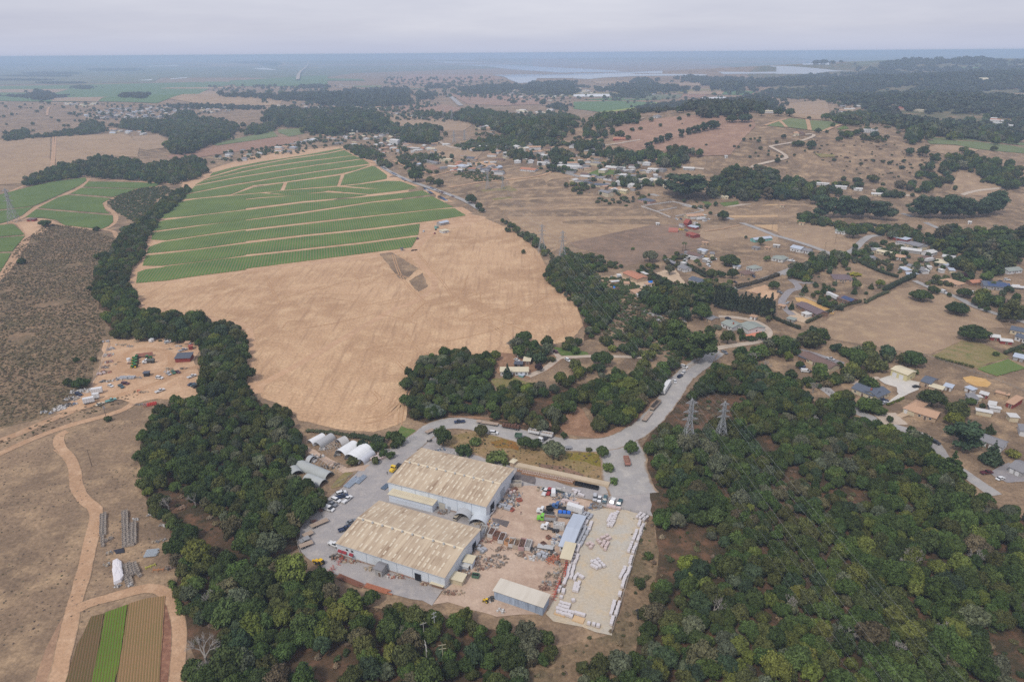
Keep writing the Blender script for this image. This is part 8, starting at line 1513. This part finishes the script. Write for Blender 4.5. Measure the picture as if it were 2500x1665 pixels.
for k,(t,b,lab) in enumerate((((1300,430),(1300,540),'left pylon in the valley lane pair'),((1392,425),(1392,520),'right pylon in the valley lane pair'),((1205,240),(1205,325),'left pylon of the far pasture pair'),((1280,245),(1280,340),'right pylon of the far pasture pair'))): PY[k % 2].append(pylon('A5',t,b,lab,foot=.14,thick=.3))
pl = pylon('B3',(70,235),(140,560),'big grey pylon at the left edge over the strawberry field',thick=.22)
far_end = [Vector((PY[0][0][0].location.x+150,-160,0)),Vector((PY[1][0][0].location.x+150,-150,0))]
WIRE = paint('wire',(.42,.42,.42),.5,.2,0)
def wire(a,b,sag,r,nm,label):
 n = 20; w = MB().mat(WIRE); d = (b-a).normalized(); u = Vector((-d.y,d.x,0)); vs = []
 for i in range(n+1):
  p = (b-a)*(i/n)-Vector((0,0,4*sag*i/n*(1-i/n))); vs += [p+u*r,p+Vector((0,0,r)),p-u*r,p-Vector((0,0,r))]
 w.add(vs,[(i*4+k,i*4+(k+1) % 4,i*4+4+(k+1) % 4,i*4+4+k) for i in range(n) for k in range(4)]); o = obj(nm,w.mesh(nm),None,a); thing(o,label,'power line','wires of the power line'); return o
ca,sa = math.cos(LINE_ANG),math.sin(LINE_ANG)
def apt(e,q): return e.location+Vector((q[0]*ca,q[0]*sa,q[1]))
side = ('left','right')
for k in (0,1):
 e0,at0 = PY[k][0]
 dirn = (PY[k][0][0].location-PY[k][1][0].location).normalized(); endp = e0.location+dirn*330
 for q in at0:
  a = apt(e0,q); b = endp+Vector((q[0]*ca,q[0]*sa,q[1]-2)); wire(a,b,9,.013,'power_line',f'thin wires running from the {side[k]} near pylon across the right wood')
 for i in range(3):
  (e1,a1),(e2,a2) = PY[k][i],PY[k][i+1]
  for q,q2 in zip(a1,a2): wire(apt(e1,q),apt(e2,q2),10,.018+.01*i,'power_line',f'thin wires of the {side[k]} line up to the {("field corner", "stubble", "valley")[i]} pylon')
def pole(view,base,h,label,arm=1.8,col=(.16,.12,.09),double=False,rz=.4):
 p = W1(view,*base); e = empty('utility_pole',(p.x,p.y,hgt(p.x,p.y)),rz,label,'utility pole','wooden utility poles')
 m = paint('pole_'+str(col),col,.9,0,.3); obj('shaft',MB().mat(m).beam((0,0,0),(0,0,h),.17,7,.11).mesh('shaft'),e)
 am = MB().mat(m).box(-arm/2,-.07,h-.6,arm/2,.07,h-.42).mesh('crossarm'); obj('crossarm',am,e)
 if double: obj('crossarm',am,e,(0,0,-1.6))
 im = MB().mat(paint('insulator',(.25,.2,.17))).cyl(0,0,h-.42,h-.2,.06,6).mesh('insulator')
 for x in (-.42,0,.42): obj('insulator',im,e,(x*arm,0,0))
 return e
pole('L5',(625,108),9.5,'dark utility pole on the left meadow',2.2); pe = pole('B7',(1200,1110),8,'utility pole with transformer between the dirt tracks',2.4); obj('transformer',MB().mat(paint('transformer',(.5,.5,.5))).cyl(0,.4,5.6,6.9,.42,10).mesh('transformer'),pe)
pole('B6',(1262,540),10,'pale pole with twin arms in the lower wood',3.4,(.42,.40,.36),True,1.9); pole('B6',(1250,430),9,'pale pole with small crossarm in the lower wood',2.2,(.36,.34,.3)); pole('B6',(1340,540),9.5,'lowest yellowish pole in the lower wood',2.4,(.42,.38,.25),True,.2); pole('B6',(1300,380),9,'grey pole head at the edge of the lower wood',1.8,(.45,.45,.45),True,.6)
for k,(v,x,y) in enumerate((('A1',1475,330),('A1',2290,640),('A2',440,850),('A2',930,650),('A2',20,345),('A2',1200,640),('B4',1965,580),('A2',1120,850),('A2',540,770),('A1',790,190))): pole(v,(x,y),10,f'slim utility pole by the {("big dark tree", "yellow field", "lane end", "road corner trees", "upper lane", "tree row", "strawberry field end", "grey workshop", "tan field", "garden lane")[k]}')
def person(view,x,y,top,leg,label):
 p = W1(view,x,y); vs = [(0,0,.95),(0,0,1.2),(0,0,1.45),(0,0,1.56),(0,0,1.72),(.1,.02,.88),(.13,.08,.48),(.13,.02,.06),(.13,.14,.03),(-.1,.02,.88),(-.13,-.06,.48),(-.13,-.1,.06),(-.13,.03,.03),(.2,0,1.42),(.27,.03,1.15),(.25,.14,.9),(-.2,0,1.42),(-.27,-.03,1.15),(-.25,.06,.9)]
 ed = [(0,1),(1,2),(2,3),(3,4),(0,5),(5,6),(6,7),(7,8),(0,9),(9,10),(10,11),(11,12),(2,13),(13,14),(14,15),(2,16),(16,17),(17,18)]
 rd = [.14,.14,.15,.06,.105,.095,.065,.045,.04,.095,.065,.045,.04,.07,.045,.035,.07,.045,.035]
 me = bpy.data.meshes.new('person'); me.from_pydata(vs,ed,[]); me.skin_vertices.new() if hasattr(me.skin_vertices,'new') else None
 o = obj('person',me,None,Vector((p.x,p.y,.13)),rnd.uniform(0,6)); md = o.modifiers.new('skin','SKIN'); o.modifiers.new('sub','SUBSURF').levels = 1; o.modifiers['sub'].render_levels = 1
 bmm = bmesh.new(); bmm.from_mesh(me); ly = bmm.verts.layers.skin.verify(); bmm.verts.ensure_lookup_table()
 for i,v_ in enumerate(bmm.verts): v_[ly].radius = (rd[i],rd[i]); v_[ly].use_root = (i == 0)
 bmm.to_mesh(me); bmm.free()
 m,n,l,b_ = newmat('clothes'); t_ = n.new('ShaderNodeTexCoord'); sx = n.new('ShaderNodeSeparateXYZ'); l.new(t_.outputs['Object'],sx.inputs[0])
 c1 = mixc(n,l,ramp(n,l,sx.outputs[2],.93,.95),leg,top); c2 = mixc(n,l,ramp(n,l,sx.outputs[2],1.52,1.54),c1,(.3,.19,.13)); c3 = mixc(n,l,ramp(n,l,sx.outputs[2],1.76,1.78),c2,(.03,.02,.02)); l.new(c3,b_.inputs['Base Color']); me.materials.append(m)
 thing(o,label,'person')
person('Y3',897,505,(.04,.05,.1),(.02,.02,.03),'person in dark clothes walking on the gravel yard'); person('Y2',425,545,(.15,.04,.06),(.03,.03,.04),'person in dark red top beside a cart in the dirt yard'); person('Y3',318,890,(.03,.03,.03),(.03,.03,.03),'person in black near the long trailer'); person('Y2',160,620,(.7,.55,.05),(.05,.05,.1),'person in yellow vest at the shed corner')
# ------------------------------------------------------------------ single trees one can pick out
def lone(view,x,y,wpx,kind,tint,label,hf=1.,group=None,cat=None):
 """base pixel and crown width in that view's pixels"""
 p = W1(view,x,y); q = proj(p.x,p.y,p.z); s = wpx/VIEWS[view][2]/FPX*q[2]/2
 near = q[2] < 900
 cr,tr,nm = dict(oak=(OAKS if near else MIDS,TR_OAK,'hillside_tree' if view in ('A5','A6','A7') else 'garden_tree' if view in ('A1','A2','A3','A4') else 'oak_tree'),euc=(EUCS,TR_EUC,'eucalyptus_tree'),con=(CONS,TR_CON,'conifer_tree'),slim=(SLIM,TR_SLIM,'cypress_tree'),bush=(BUSH,None,'shrub'))[kind]
 tint = TV[tint] if isinstance(tint,str) else tint
 return tree(nm,rnd.choice(cr),tr,p,s,s*hf,rnd.uniform(0,6.28),jitter(tint,.1),label,cat or nm.replace('_tree','').replace('_',' ')+(' tree' if nm != 'shrub' else ''),group)
YG_ = (.15,.17,.03); LG = (.11,.15,.04); SG = (.12,.15,.12)
for a in [('Y1',1020,320,120,'oak',DG,'round dark oak at the left end of the rough field'),('Y1',1235,265,85,'oak','dark olive','oak on the rough field beside the road'),('Y1',1200,320,70,'bush',LG,'light green shrub below the roadside oak'),('Y1',1140,375,100,'bush',DG,'dark shrub behind the far shed'),('Y1',1330,420,130,'bush',LG,'green shrub mass behind the far shed corner',.8),('Y1',1490,345,100,'oak',DG,'dark round tree left of the pair in the rough field'),('Y1',1550,350,80,'oak',DG,'dark round tree right of the pair in the rough field'),('Y1',1650,400,130,'oak','grey green','big olive tree in the middle of the rough field'),('Y1',1930,390,80,'oak','mid green','oak at the right end of the rough field'),('Y1',1855,355,36,'bush','dark olive','small shrub by the road edge'),('Y1',1965,465,70,'bush',LG,'green shrub at the rough field tip, upper'),('Y1',2000,540,55,'bush',LG,'green shrub at the rough field tip, lower'),('Y1',1712,285,46,'oak',DG,'small round tree on the red bank'),('Y1',965,160,110,'oak',SG,'pale blue green tree at the knoll edge',.8),
          ('Y1',2145,1130,80,'bush',DG,'dark shrub on the bank right of the yard'),('Y1',2095,370,90,'oak','mid green','light oak by the road junction'),('Y1',2255,1240,120,'oak',DG,'round dark oak on the bank right of the yard',.9),('Y1',2200,970,60,'bush','mid green','small green shrub on the bank'),('B5',330,640,200,'oak',YG_,'bright yellow green maple at the wood edge',.85),
          ('R6',970,175,120,'oak',DG,'tall round oak above the homestead',1.1),('R6',850,420,75,'con','blue green','pointed dark conifer before the trailer house',1.25),('R6',1075,370,70,'oak',(.05,.035,.04),'purple leaved tree beside the homestead'),('R6',1525,330,160,'oak',DG,'big round oak beside the pale lane',.9),('R6',1720,250,100,'oak',DG,'round oak above the pale lane end'),('R6',2055,190,170,'euc','mid green','tall eucalyptus by the gully, left one',.8),('R6',2210,300,230,'euc','mid green','tall eucalyptus by the road, right one',.75),('R6',1165,300,60,'bush','dark olive','shrub at the lane fork'),('R6',1770,200,100,'oak',DG,'dark round tree in the gully'),
          ('A4',505,800,210,'oak','mid green','big round oak left of the long white house',.9),('A4',680,915,85,'bush','grey green','grey green shrub before the white house'),('A4',785,1070,170,'oak','dark olive','oak below the white house terrace'),('A4',1040,1030,130,'bush',DG,'clipped hedge shrub by the terrace',.45),('A4',930,965,100,'bush','mid green','shrub in the white house court'),('A4',1330,1200,65,'oak',DG,'small dark oak by the boulders'),('A4',1450,1260,115,'oak',YG_,'bright green tree left of the brown house'),('A4',1540,1200,100,'oak',DG,'dark tree behind the bright green one'),('A4',1575,1340,105,'oak',DG,'dark round tree before the brown house'),('A4',1780,1425,170,'oak',LG,'light green tree in front of the brown house'),('A4',2010,1335,90,'oak',DG,'dark round tree at the concrete drive'),('A4',1485,700,70,'con','blue green','pointed cypress beside the brown stable',1.2),('A4',1285,480,130,'oak',DG,'dark oak on the dirt clearing'),('A4',810,220,230,'oak',DG,'huge dark bush in the pasture plot',.6),('A4',1215,175,80,'oak',LG,'round light green tree by the pasture'),('A4',1695,125,65,'oak',DG,'small dark tree at the grey bungalow'),('A4',610,355,130,'oak','dark olive','olive tree left of the dark pair'),('A4',725,350,90,'oak',DG,'dark tree, left of the pair by the brown house'),('A4',840,360,140,'oak',DG,'dark tree, right of the pair by the brown house'),('A4',155,315,120,'oak','grey green','grey green oak in the drive circle'),('A4',450,195,65,'oak',LG,'light green tree by the brown bungalow'),('A4',810,435,90,'oak',LG,'light tree by the black car'),('A4',1650,395,85,'bush',LG,'yellow green shrub at the drive'),('A4',1630,510,80,'con',DG,'dark pine in the garden, left'),('A4',1835,520,80,'con',DG,'dark pine in the garden, right'),('A4',1935,510,65,'oak',DG,'small tree above the white coach'),('A4',2170,530,70,'con',DG,'dark garden tree right of the solar house'),('A4',2190,470,110,'oak',LG,'light garden tree by the hipped house'),('A4',1720,570,70,'oak','dark olive','olive tree by the paddock'),('A4',2180,330,120,'bush',(.3,.26,.03),'bright yellow shrub behind the hipped house',.5),('A4',1240,820,80,'oak','dark olive','olive tree by the palms'),
          ('A3',1300,840,215,'oak',DG,'broad dark oak behind the tan ranch house',.75),('A3',1510,940,210,'oak','dark olive','dark olive oak right of the ranch house',.8),('A3',1485,1010,155,'oak',YG_,'bright yellow green tree by the ranch house',.9),('A3',1130,495,240,'oak',DG,'broad dark oak behind the cream barn',.65),('A3',1630,830,85,'oak','mid green','small oak by the red stable'),('A3',1560,1220,300,'euc','blue green','big dark pine over the road',.62),('A3',1800,1330,180,'con','blue green','tall dark conifer by the grey bungalow',1.0),('A3',1450,1440,240,'con',DG,'dark pine below the big one',.85),('A3',1790,1075,80,'con',DG,'small dark pine in the dry paddock'),('A3',1990,1275,110,'bush',(.2,.2,.04),'yellow shrub at the bungalow end'),('A3',1660,280,260,'oak',DG,'low wide oak in front of the red sheds',.55),('A3',1510,50,190,'oak',DG,'round bush in the big tan field',.6),('A3',735,880,190,'oak','mid green','rounded oak before the slate roofed house',.8),('A3',840,910,150,'oak','mid green','oak at the road before the slate roofed house',.7),('A3',570,800,130,'oak','dark olive','oak left of the slate roofed house',.9),('A3',1160,570,65,'bush',LG,'light green shrub behind the cream barn'),('A3',1790,920,45,'bush','dark olive','shrub in the dry paddock'),('A3',1960,130,170,'euc','dark olive','eucalyptus by the right road',.8),('A3',460,365,60,'oak',DG,'small round oak on the red earth'),('A3',385,320,50,'oak',DG,'small oak at the field corner'),
          ('A2',1360,1310,230,'oak',DG,'broad dark bush in the tan field, left of two',.55),('A2',1480,1240,130,'oak',DG,'dark bush behind the broad one',.7),('A2',1700,1440,200,'oak',DG,'broad dark bush in the tan field, right one',.6),('A2',1770,1280,160,'oak',DG,'dark tree beside the solar house road',.7),('A2',1990,1420,60,'oak',DG,'round tree on the green verge, middle'),('A2',1920,1385,40,'oak',DG,'round tree on the green verge, left'),('A2',2120,1465,55,'oak',DG,'round tree on the green verge, right'),('A2',1630,1275,50,'oak',DG,'round tree beside the white van'),('A2',710,710,170,'oak',DG,'round dark oak at the road corner',.7),('A2',1820,980,230,'con',DG,'huge dark cypress by the right lot',.75),('A2',2050,1060,180,'con',DG,'tall dark cypress by the grey green house',1.05),('A2',350,390,110,'oak','blue green','dark tree beside the yellow field'),('A2',1630,190,90,'oak',DG,'lone oak on the right hill'),('A2',310,895,60,'oak',DG,'small dark tree by the grey bungalows'),('A2',740,1190,90,'oak',LG,'light garden tree, left of the row'),('A2',725,1245,60,'con',DG,'dark garden pine below the light tree'),('A2',970,1175,90,'oak',YG_,'yellow green garden tree'),('A2',885,1200,55,'con',DG,'dark garden pine in the middle'),('A2',485,1005,65,'oak',DG,'garden tree behind the pines'),('A2',265,1125,75,'oak',YG_,'yellow green shrub at the drive mouth'),('A2',1060,1025,75,'oak','dark olive','garden tree at the long hedge end'),('A2',1770,1100,80,'oak',(.06,.02,.03),'purple leaved tree behind the tan house'),('A2',1990,1130,110,'oak',LG,'light green tree behind the rust roof'),('A2',980,540,210,'euc','blue green','spreading pine by the lane',.62),
          ('A1',1465,325,390,'euc','blue green','huge dark tree clump beside the paddock',.42),('A1',1820,540,125,'oak',DG,'lone round oak at the road fork',.75),('A1',1450,375,40,'oak',DG,'small round tree under the big clump'),('A1',1120,940,140,'oak','grey green','grey tree at the pasture edge',1.1),('A1',2180,780,75,'oak','mid green','round tree before the turquoise house',1.1),('A1',1750,410,55,'oak',DG,'round bush by the road fork'),('A1',1700,490,45,'oak',DG,'round bush at the ranch corner'),('A1',1610,1490,190,'oak','mid green','round oak below the cypress row',.8),('A1',2040,720,40,'oak',DG,'small dark tree left of the turquoise house'),('A1',1200,160,30,'oak','dark olive','garden tree by the white houses'),('A1',1580,610,60,'bush','mid green','shrub behind the red barn'),('A1',960,825,40,'bush',LG,'green shrub on the grey pasture'),('A1',960,190,70,'oak','blue green','tree left of the solar house'),('A1',1215,215,80,'oak','blue green','tree between the white houses'),('A1',770,990,70,'bush',DG,'end bush of the pasture corner'),
          ('L4',455,760,190,'oak',DG,'big dark oak by the white sheets',.8),('L4',310,740,110,'oak',DG,'smaller dark oak left of the big one'),('L4',402,480,75,'oak',DG,'round dark shrub on the scrub hillside'),('L4',590,460,80,'bush','dark olive','dark shrub near the yard fence'),('L4',750,1120,90,'bush',DG,'shrub beside the lower dirt track'),('B3',435,600,130,'oak',DG,'dark bush at the sand pad',.5),('B3',215,960,90,'bush',DG,'dark bush beside the left track'),('B3',930,645,70,'bush',DG,'bush under the crop edge'),('B3',865,1215,50,'oak',DG,'small round tree on the scrub hillside'),('B3',950,910,90,'bush','mid green','green bush by the creek trees'),
          ('A5',960,890,140,'oak',DG,'dark oak clump by the field lane, left'),('A5',1090,910,80,'oak','dark olive','olive tree by the field lane'),('A5',1165,930,80,'oak',DG,'round dark tree by the field lane'),('A5',1450,1080,110,'oak',DG,'dark tree at the ploughed field lane, upper'),('A5',1520,1130,80,'oak',DG,'dark tree at the ploughed field lane, middle'),('A5',1545,1160,60,'oak',DG,'dark tree at the ploughed field lane, lower'),('A5',870,630,50,'oak',DG,'round tree by the flat shed'),('A5',2180,450,60,'slim',DG,'tall slim tree on the valley slope',1.0),('A5',2260,440,55,'slim',DG,'second slim tree on the valley slope',1.0),('A5',2190,660,90,'oak','blue green','round tree in the loose plots'),('A5',1850,670,70,'con',DG,'pointed tree by the farm houses'),('A5',2045,680,45,'oak',DG,'small tree right of the farm houses'),('A5',800,400,50,'oak',DG,'round tree by the hamlet'),('A5',800,345,40,'oak',DG,'round tree in the upper pasture'),('A5',1820,205,50,'oak',DG,'round tree in the mauve field, left'),('A5',2080,215,60,'oak',DG,'round tree in the mauve field, right'),('A5',315,535,35,'oak',DG,'little tree by the village bend')]:
 lone(*a)
DOT = [('A6',s,'hill oak') for s in ['1010,570,45','830,630,42','1100,535,40','1040,605,16','640,660,40','560,675,45','300,740,75','365,705,40','440,740,90','525,755,60','200,790,70','920,865,70','985,835,25','1630,765,42','1695,755,28','1735,750,25','1785,745,28','1770,780,36','1540,828,26','1580,830,26','1690,925,30','1745,885,22','1770,915,22','1865,905,26','1870,870,26','1790,850,40','1950,970,55','1950,920,28','1990,925,30','2010,740,50','1945,790,40','2115,910,30','2265,845,30','2215,865,22','1690,630,28','1515,590,95','1640,590,120','1555,545,28','1800,525,75','1960,525,95','2065,530,100','1750,1030,60','2045,970,20','1270,810,26','1190,510,60','2120,815,70']] + \
      [('A7',s,'slope oak') for s in ['530,1155,36','790,1190,36','1000,1170,40','910,1160,34','1060,1190,45','1180,1235,55','685,1165,20','1135,1195,24','1090,1165,24','1320,1310,35','1000,1390,40','910,1360,90','870,1330,50','1630,1370,85','1600,1300,65','1660,1250,75','1440,1255,110','1380,1105,110','1250,1100,90','1520,1115,45','1460,1110,40','1540,1145,36','1470,1175,36','1150,1310,22','580,965,60','1010,970,50','300,1045,30','255,1062,24','1690,1110,50','2250,1420,60','750,1365,80','1500,1400,90','1210,1385,30','2060,1060,60','630,1250,16','750,1240,16','1000,1290,16','1360,1205,40','1200,1170,40','850,700,50','290,755,34']]
for v,s,w_ in DOT:
 x,y,w = map(float,s.split(',')); nm = rnd.choice([DG,DG,'dark olive','blue green'])
 lone(v,x,y,w,'oak',nm,f'{nm} {w_} dotted on the open mauve {"hill" if v == "A6" else "slope of the far right"}',rnd.uniform(.75,1),f'{nm} {w_}s on the open {"mauve hill" if v == "A6" else "right slope"}')
for i,s in enumerate(['700,835,50','740,825,50','790,795,55','840,785,60','890,765,60','920,755,55','1025,735,75','1100,710,60','1150,700,70','1200,690,70','1250,675,75','1310,660,75','1355,655,70']):
 x,y,w = map(float,s.split(',')); lone('A6',x,y,w,'euc','blue green',f'dark eucalyptus {i+1} of the broken hedgerow'.replace(f' {i+1}',''),.8,'eucalyptus hedgerow on the mauve hill')
A = W1('A4',640,680); B = W1('A4',1260,800)
for row in (0,1):
 for i in range(19):
  p = A+(B-A)*i/18; n_ = Vector((-(B-A).y,(B-A).x,0)).normalized()*row*5; p = p+n_+Vector((rnd.uniform(-.7,.7),rnd.uniform(-.7,.7),0)); s = rnd.uniform(2.1,2.9)
  tree('cypress_tree',rnd.choice(SLIM),TR_SLIM,p,s,s*rnd.uniform(1.25,1.55),rnd.uniform(0,6.28),jitter((.052,.064,.036),.12),f'tall dark tree of the {("front", "rear")[row]} row behind the long white house','cypress tree',f'{("front", "rear")[row]} row of tall trees behind the white house')
for i,(v,x,y,s) in enumerate((('A2',1300,510,0),('A2',1380,520,0),('A2',1450,515,0),('A2',1560,525,0),('A2',1640,520,0),('A2',1720,525,0),('A2',1830,515,0),('A2',1910,510,0),('A2',1990,500,0),('A2',2060,480,0),('A2',420,520,1),('A2',520,520,1),('A2',620,520,1),('A2',720,525,1),('A2',800,510,1))):
 lone(v,x,y,rnd.uniform(150,200),'euc','blue green','dark eucalyptus in the tall grove '+('behind the dry pond','above the lane trees')[s],.8,'eucalyptus grove '+('behind the dry pond','above the lane trees')[s])
def palm(view,x,y,h,label):
 p = W1(view,x,y); e = empty('palm_tree',(p.x,p.y,0),0,label,'palm tree','palm trees'); obj('trunk',MB().mat(BARK).beam((0,0,0),(0,0,h),.25,7,.18).mesh('trunk'),e); fr = []
 b = MB().mat(LEAF)
 for i in range(22):
  a = i*2.4; up = rnd.uniform(-.5,.9); L = rnd.uniform(1.6,2.2); pts = [Vector((math.cos(a)*L*t,math.sin(a)*L*t,h+L*(up*t-.75*t*t))) for t in (0,.35,.7,1)]; n_ = Vector((-math.sin(a),math.cos(a),0))
  for k in range(3): w0,w1 = (.12,.34,.3,.02)[k],(.12,.34,.3,.02)[k+1]; b.add([pts[k]-n_*w0,pts[k]+n_*w0,pts[k+1]+n_*w1,pts[k+1]-n_*w1],[(0,1,2,3)])
 c = obj('crown',b.mesh('crown'),e); c['tint'] = [.09,.11,.04]; c.data.attributes.new('vary','FLOAT','POINT').data.foreach_set('value',[.5]*len(c.data.vertices))
palm('A4',1222,840,4.5,'shorter palm beside the cypress row'); palm('A4',1258,825,9,'taller palm beside the cypress row'); palm('A1',1436,840,9,'left palm in the grey pasture'); palm('A1',1460,842,9,'right palm in the grey pasture')
def deadtree(view,x,y,s,label,seed):
 p = W1(view,x,y,3); r = random.Random(seed); b = MB().mat(DEADWOOD)
 def grow(a,d,L,rad,n):
  q = a+d*L; b.beam(a,q,rad,5,rad*.7)
  if n:
   for k in range(3 if n > 1 else 2): grow(q,(d+Vector((r.uniform(-.8,.8),r.uniform(-.8,.8),r.uniform(-.25,.5)))).normalized(),L*r.uniform(.6,.85),rad*.62,n-1)
 for k in range(3): grow(Vector((0,0,2.2)),Vector((r.uniform(-.8,.8),r.uniform(-.8,.8),.9)).normalized(),1.7,.2,4)
 e = empty('dead_tree',(p.x,p.y,0),0,label,'dead tree','bare dead trees among the oaks'); e.scale = (s,s,s); obj('branches',b.mesh('branches'),e); obj('trunk',MB().mat(DEADWOOD).beam((0,0,0),(0,0,2.3),.3,7).mesh('trunk'),e)
for i,(v,x,y,s,lab) in enumerate((('B6',200,500,1.5,'big bare white tree at the bottom left of the wood'),('B6',190,600,1.2,'bare white tree at the lower left edge'),('B6',210,250,1.1,'pale branched tree in the left wood'),('B5',1690,540,1.3,'white lichen covered bare tree by the path'),('B5',1590,570,1.0,'bare tree left of the lichen covered one'),('B5',480,830,1.0,'bare grey tree near the round dark oak'),('B5',920,800,.9,'bare grey tree in the middle of the right wood'),('B5',1230,990,1.2,'bare pale tree low in the right wood'),('B5',1600,1100,1.0,'bare twisted tree low in the right wood'),('B5',1860,970,1.0,'bare tree under the wires'),('B5',2060,520,.9,'bare tree by the orange path'),('L5',1140,370,1.0,'bare tree at the meadow edge of the wood'),('L5',1320,340,.9,'bare tree inside the left wood'),('A3',300,690,1.0,'bare tree below the brown house'),('A3',290,980,1.0,'bare tree by the wood top'),('R6',320,470,1.1,'bare tree among the knoll oaks'),('A4',1090,1240,1.1,'bare grey tree by the dip'),('A4',1200,1310,.9,'bare tree right of the grey one'),('R6',870,185,.8,'bare tree at the ploughed field edge'))): deadtree(v,x,y,s,lab,i)
def hedge(view,s,w,h,tint,label):
 pts = smooth(W(view,s),1.5); C = []; Q = []
 for p in pts: C.append((p.x-pts[0].x+rnd.uniform(-.2,.2),p.y-pts[0].y+rnd.uniform(-.2,.2),h*.5)); Q.append(w*.55*rnd.uniform(.85,1.2))
 me = leafcloud(C,Q,20,.3,len(C),h/w,True,.3,'hedge'); o = obj('hedge',me,None,Vector((pts[0].x,pts[0].y,.05))); o['tint'] = list(jitter(tint,.1)); thing(o,label,'hedge','hedges between the plots')
for v,s,w,h,t,lab in [('A4','900,470 1050,430 1200,380 1320,325',3.2,2.6,(.09,.075,.05),'brown green hedge along the lane'),('A4','1650,850 1760,800 1900,730 2050,670 2240,620',3,2.4,(.085,.085,.045),'long hedge above the big tan field'),('A4','1290,800 1400,850 1480,880 1570,915',3,2.8,(.05,.06,.03),'dark hedge below the palms'),('A4','380,230 460,270 540,310 620,350',3,2.6,(.05,.062,.03),'dark hedge behind the white cottage'),('A4','-50,320 30,370 120,400 180,420',2.6,2.2,(.05,.06,.03),'hedge along the dirt plot'),('A2','690,910 800,960 900,1010 1000,1050 1130,1090',4,3,(.06,.065,.035),'tall dark hedge across the gardens'),('A2','1020,1220 1100,1180 1200,1130 1290,1090',5,4.5,(.05,.07,.035),'tall green hedge at the tan field corner'),('A2','830,1340 900,1300 980,1260 1040,1240',3,2.5,(.1,.1,.05),'loose hedge above the tan field'),('A1','1040,1000 1120,1050 1220,1100 1290,1150',3,2.6,(.05,.062,.034),'dark hedge along the tan paddock'),('A1','1500,1000 1580,1050 1650,1090',3,2.4,(.05,.06,.032),'hedge right of the white cottage'),('A1','1950,1180 2100,1150 2352,1075',3.4,2.6,(.085,.075,.045),'brown hedge along the upper lane'),('A3','1930,400 2000,370 2091,340',3,2.4,(.06,.075,.035),'hedge above the metal roofed shed'),('A3','930,835 1000,805 1060,780',1.6,1.1,(.12,.15,.03),'low bright hedge on the gravel drive'),('A3','1340,435 1430,460 1560,490 1650,515',2,1.5,(.12,.12,.04),'row of olive shrubs by the green verge'),('A4','1790,640 1900,680 2030,710',5,3.6,(.05,.06,.03),'thick dark hedge right of the paddock'),('A2','560,600 700,600 850,590 930,600',4,3,(.05,.062,.034),'dark hedge above the road corner'),('A2','800,870 900,900 1000,960 1080,1000',3,2.2,(.08,.08,.045),'low hedge in front of the long stable'),('L5','1165,900 1200,980 1230,1100',2.5,1.6,(.1,.13,.03),'bright shrubs along the curved track'),('Y1','240,245 330,250 420,260 500,280',3,1.4,(.1,.1,.05),'weedy bank above the hoop houses'),('Y1','500,275 560,285 620,300',4,2.2,(.05,.07,.03),'dark bushes along the field rim')]:
 hedge(v,s,w,h,t,lab)
# ------------------------------------------------------------------ haze
hz = MB().box(-46000,-1500,-2,46000,46000,182.5); me = hz.mesh('haze')
hm = bpy.data.materials.new('haze'); hm.use_nodes = True; n = hm.node_tree.nodes; l = hm.node_tree.links; n.clear()
pv = n.new('ShaderNodeVolumePrincipled'); pv.inputs['Density'].default_value = HAZE_DENSITY; pv.inputs['Color'].default_value = HAZE_COLOR
ou = n.new('ShaderNodeOutputMaterial'); l.new(pv.outputs[0],ou.inputs['Volume']); me.materials.append(hm)
setting(obj('haze',me),'stuff','bluish marine haze over the valley')
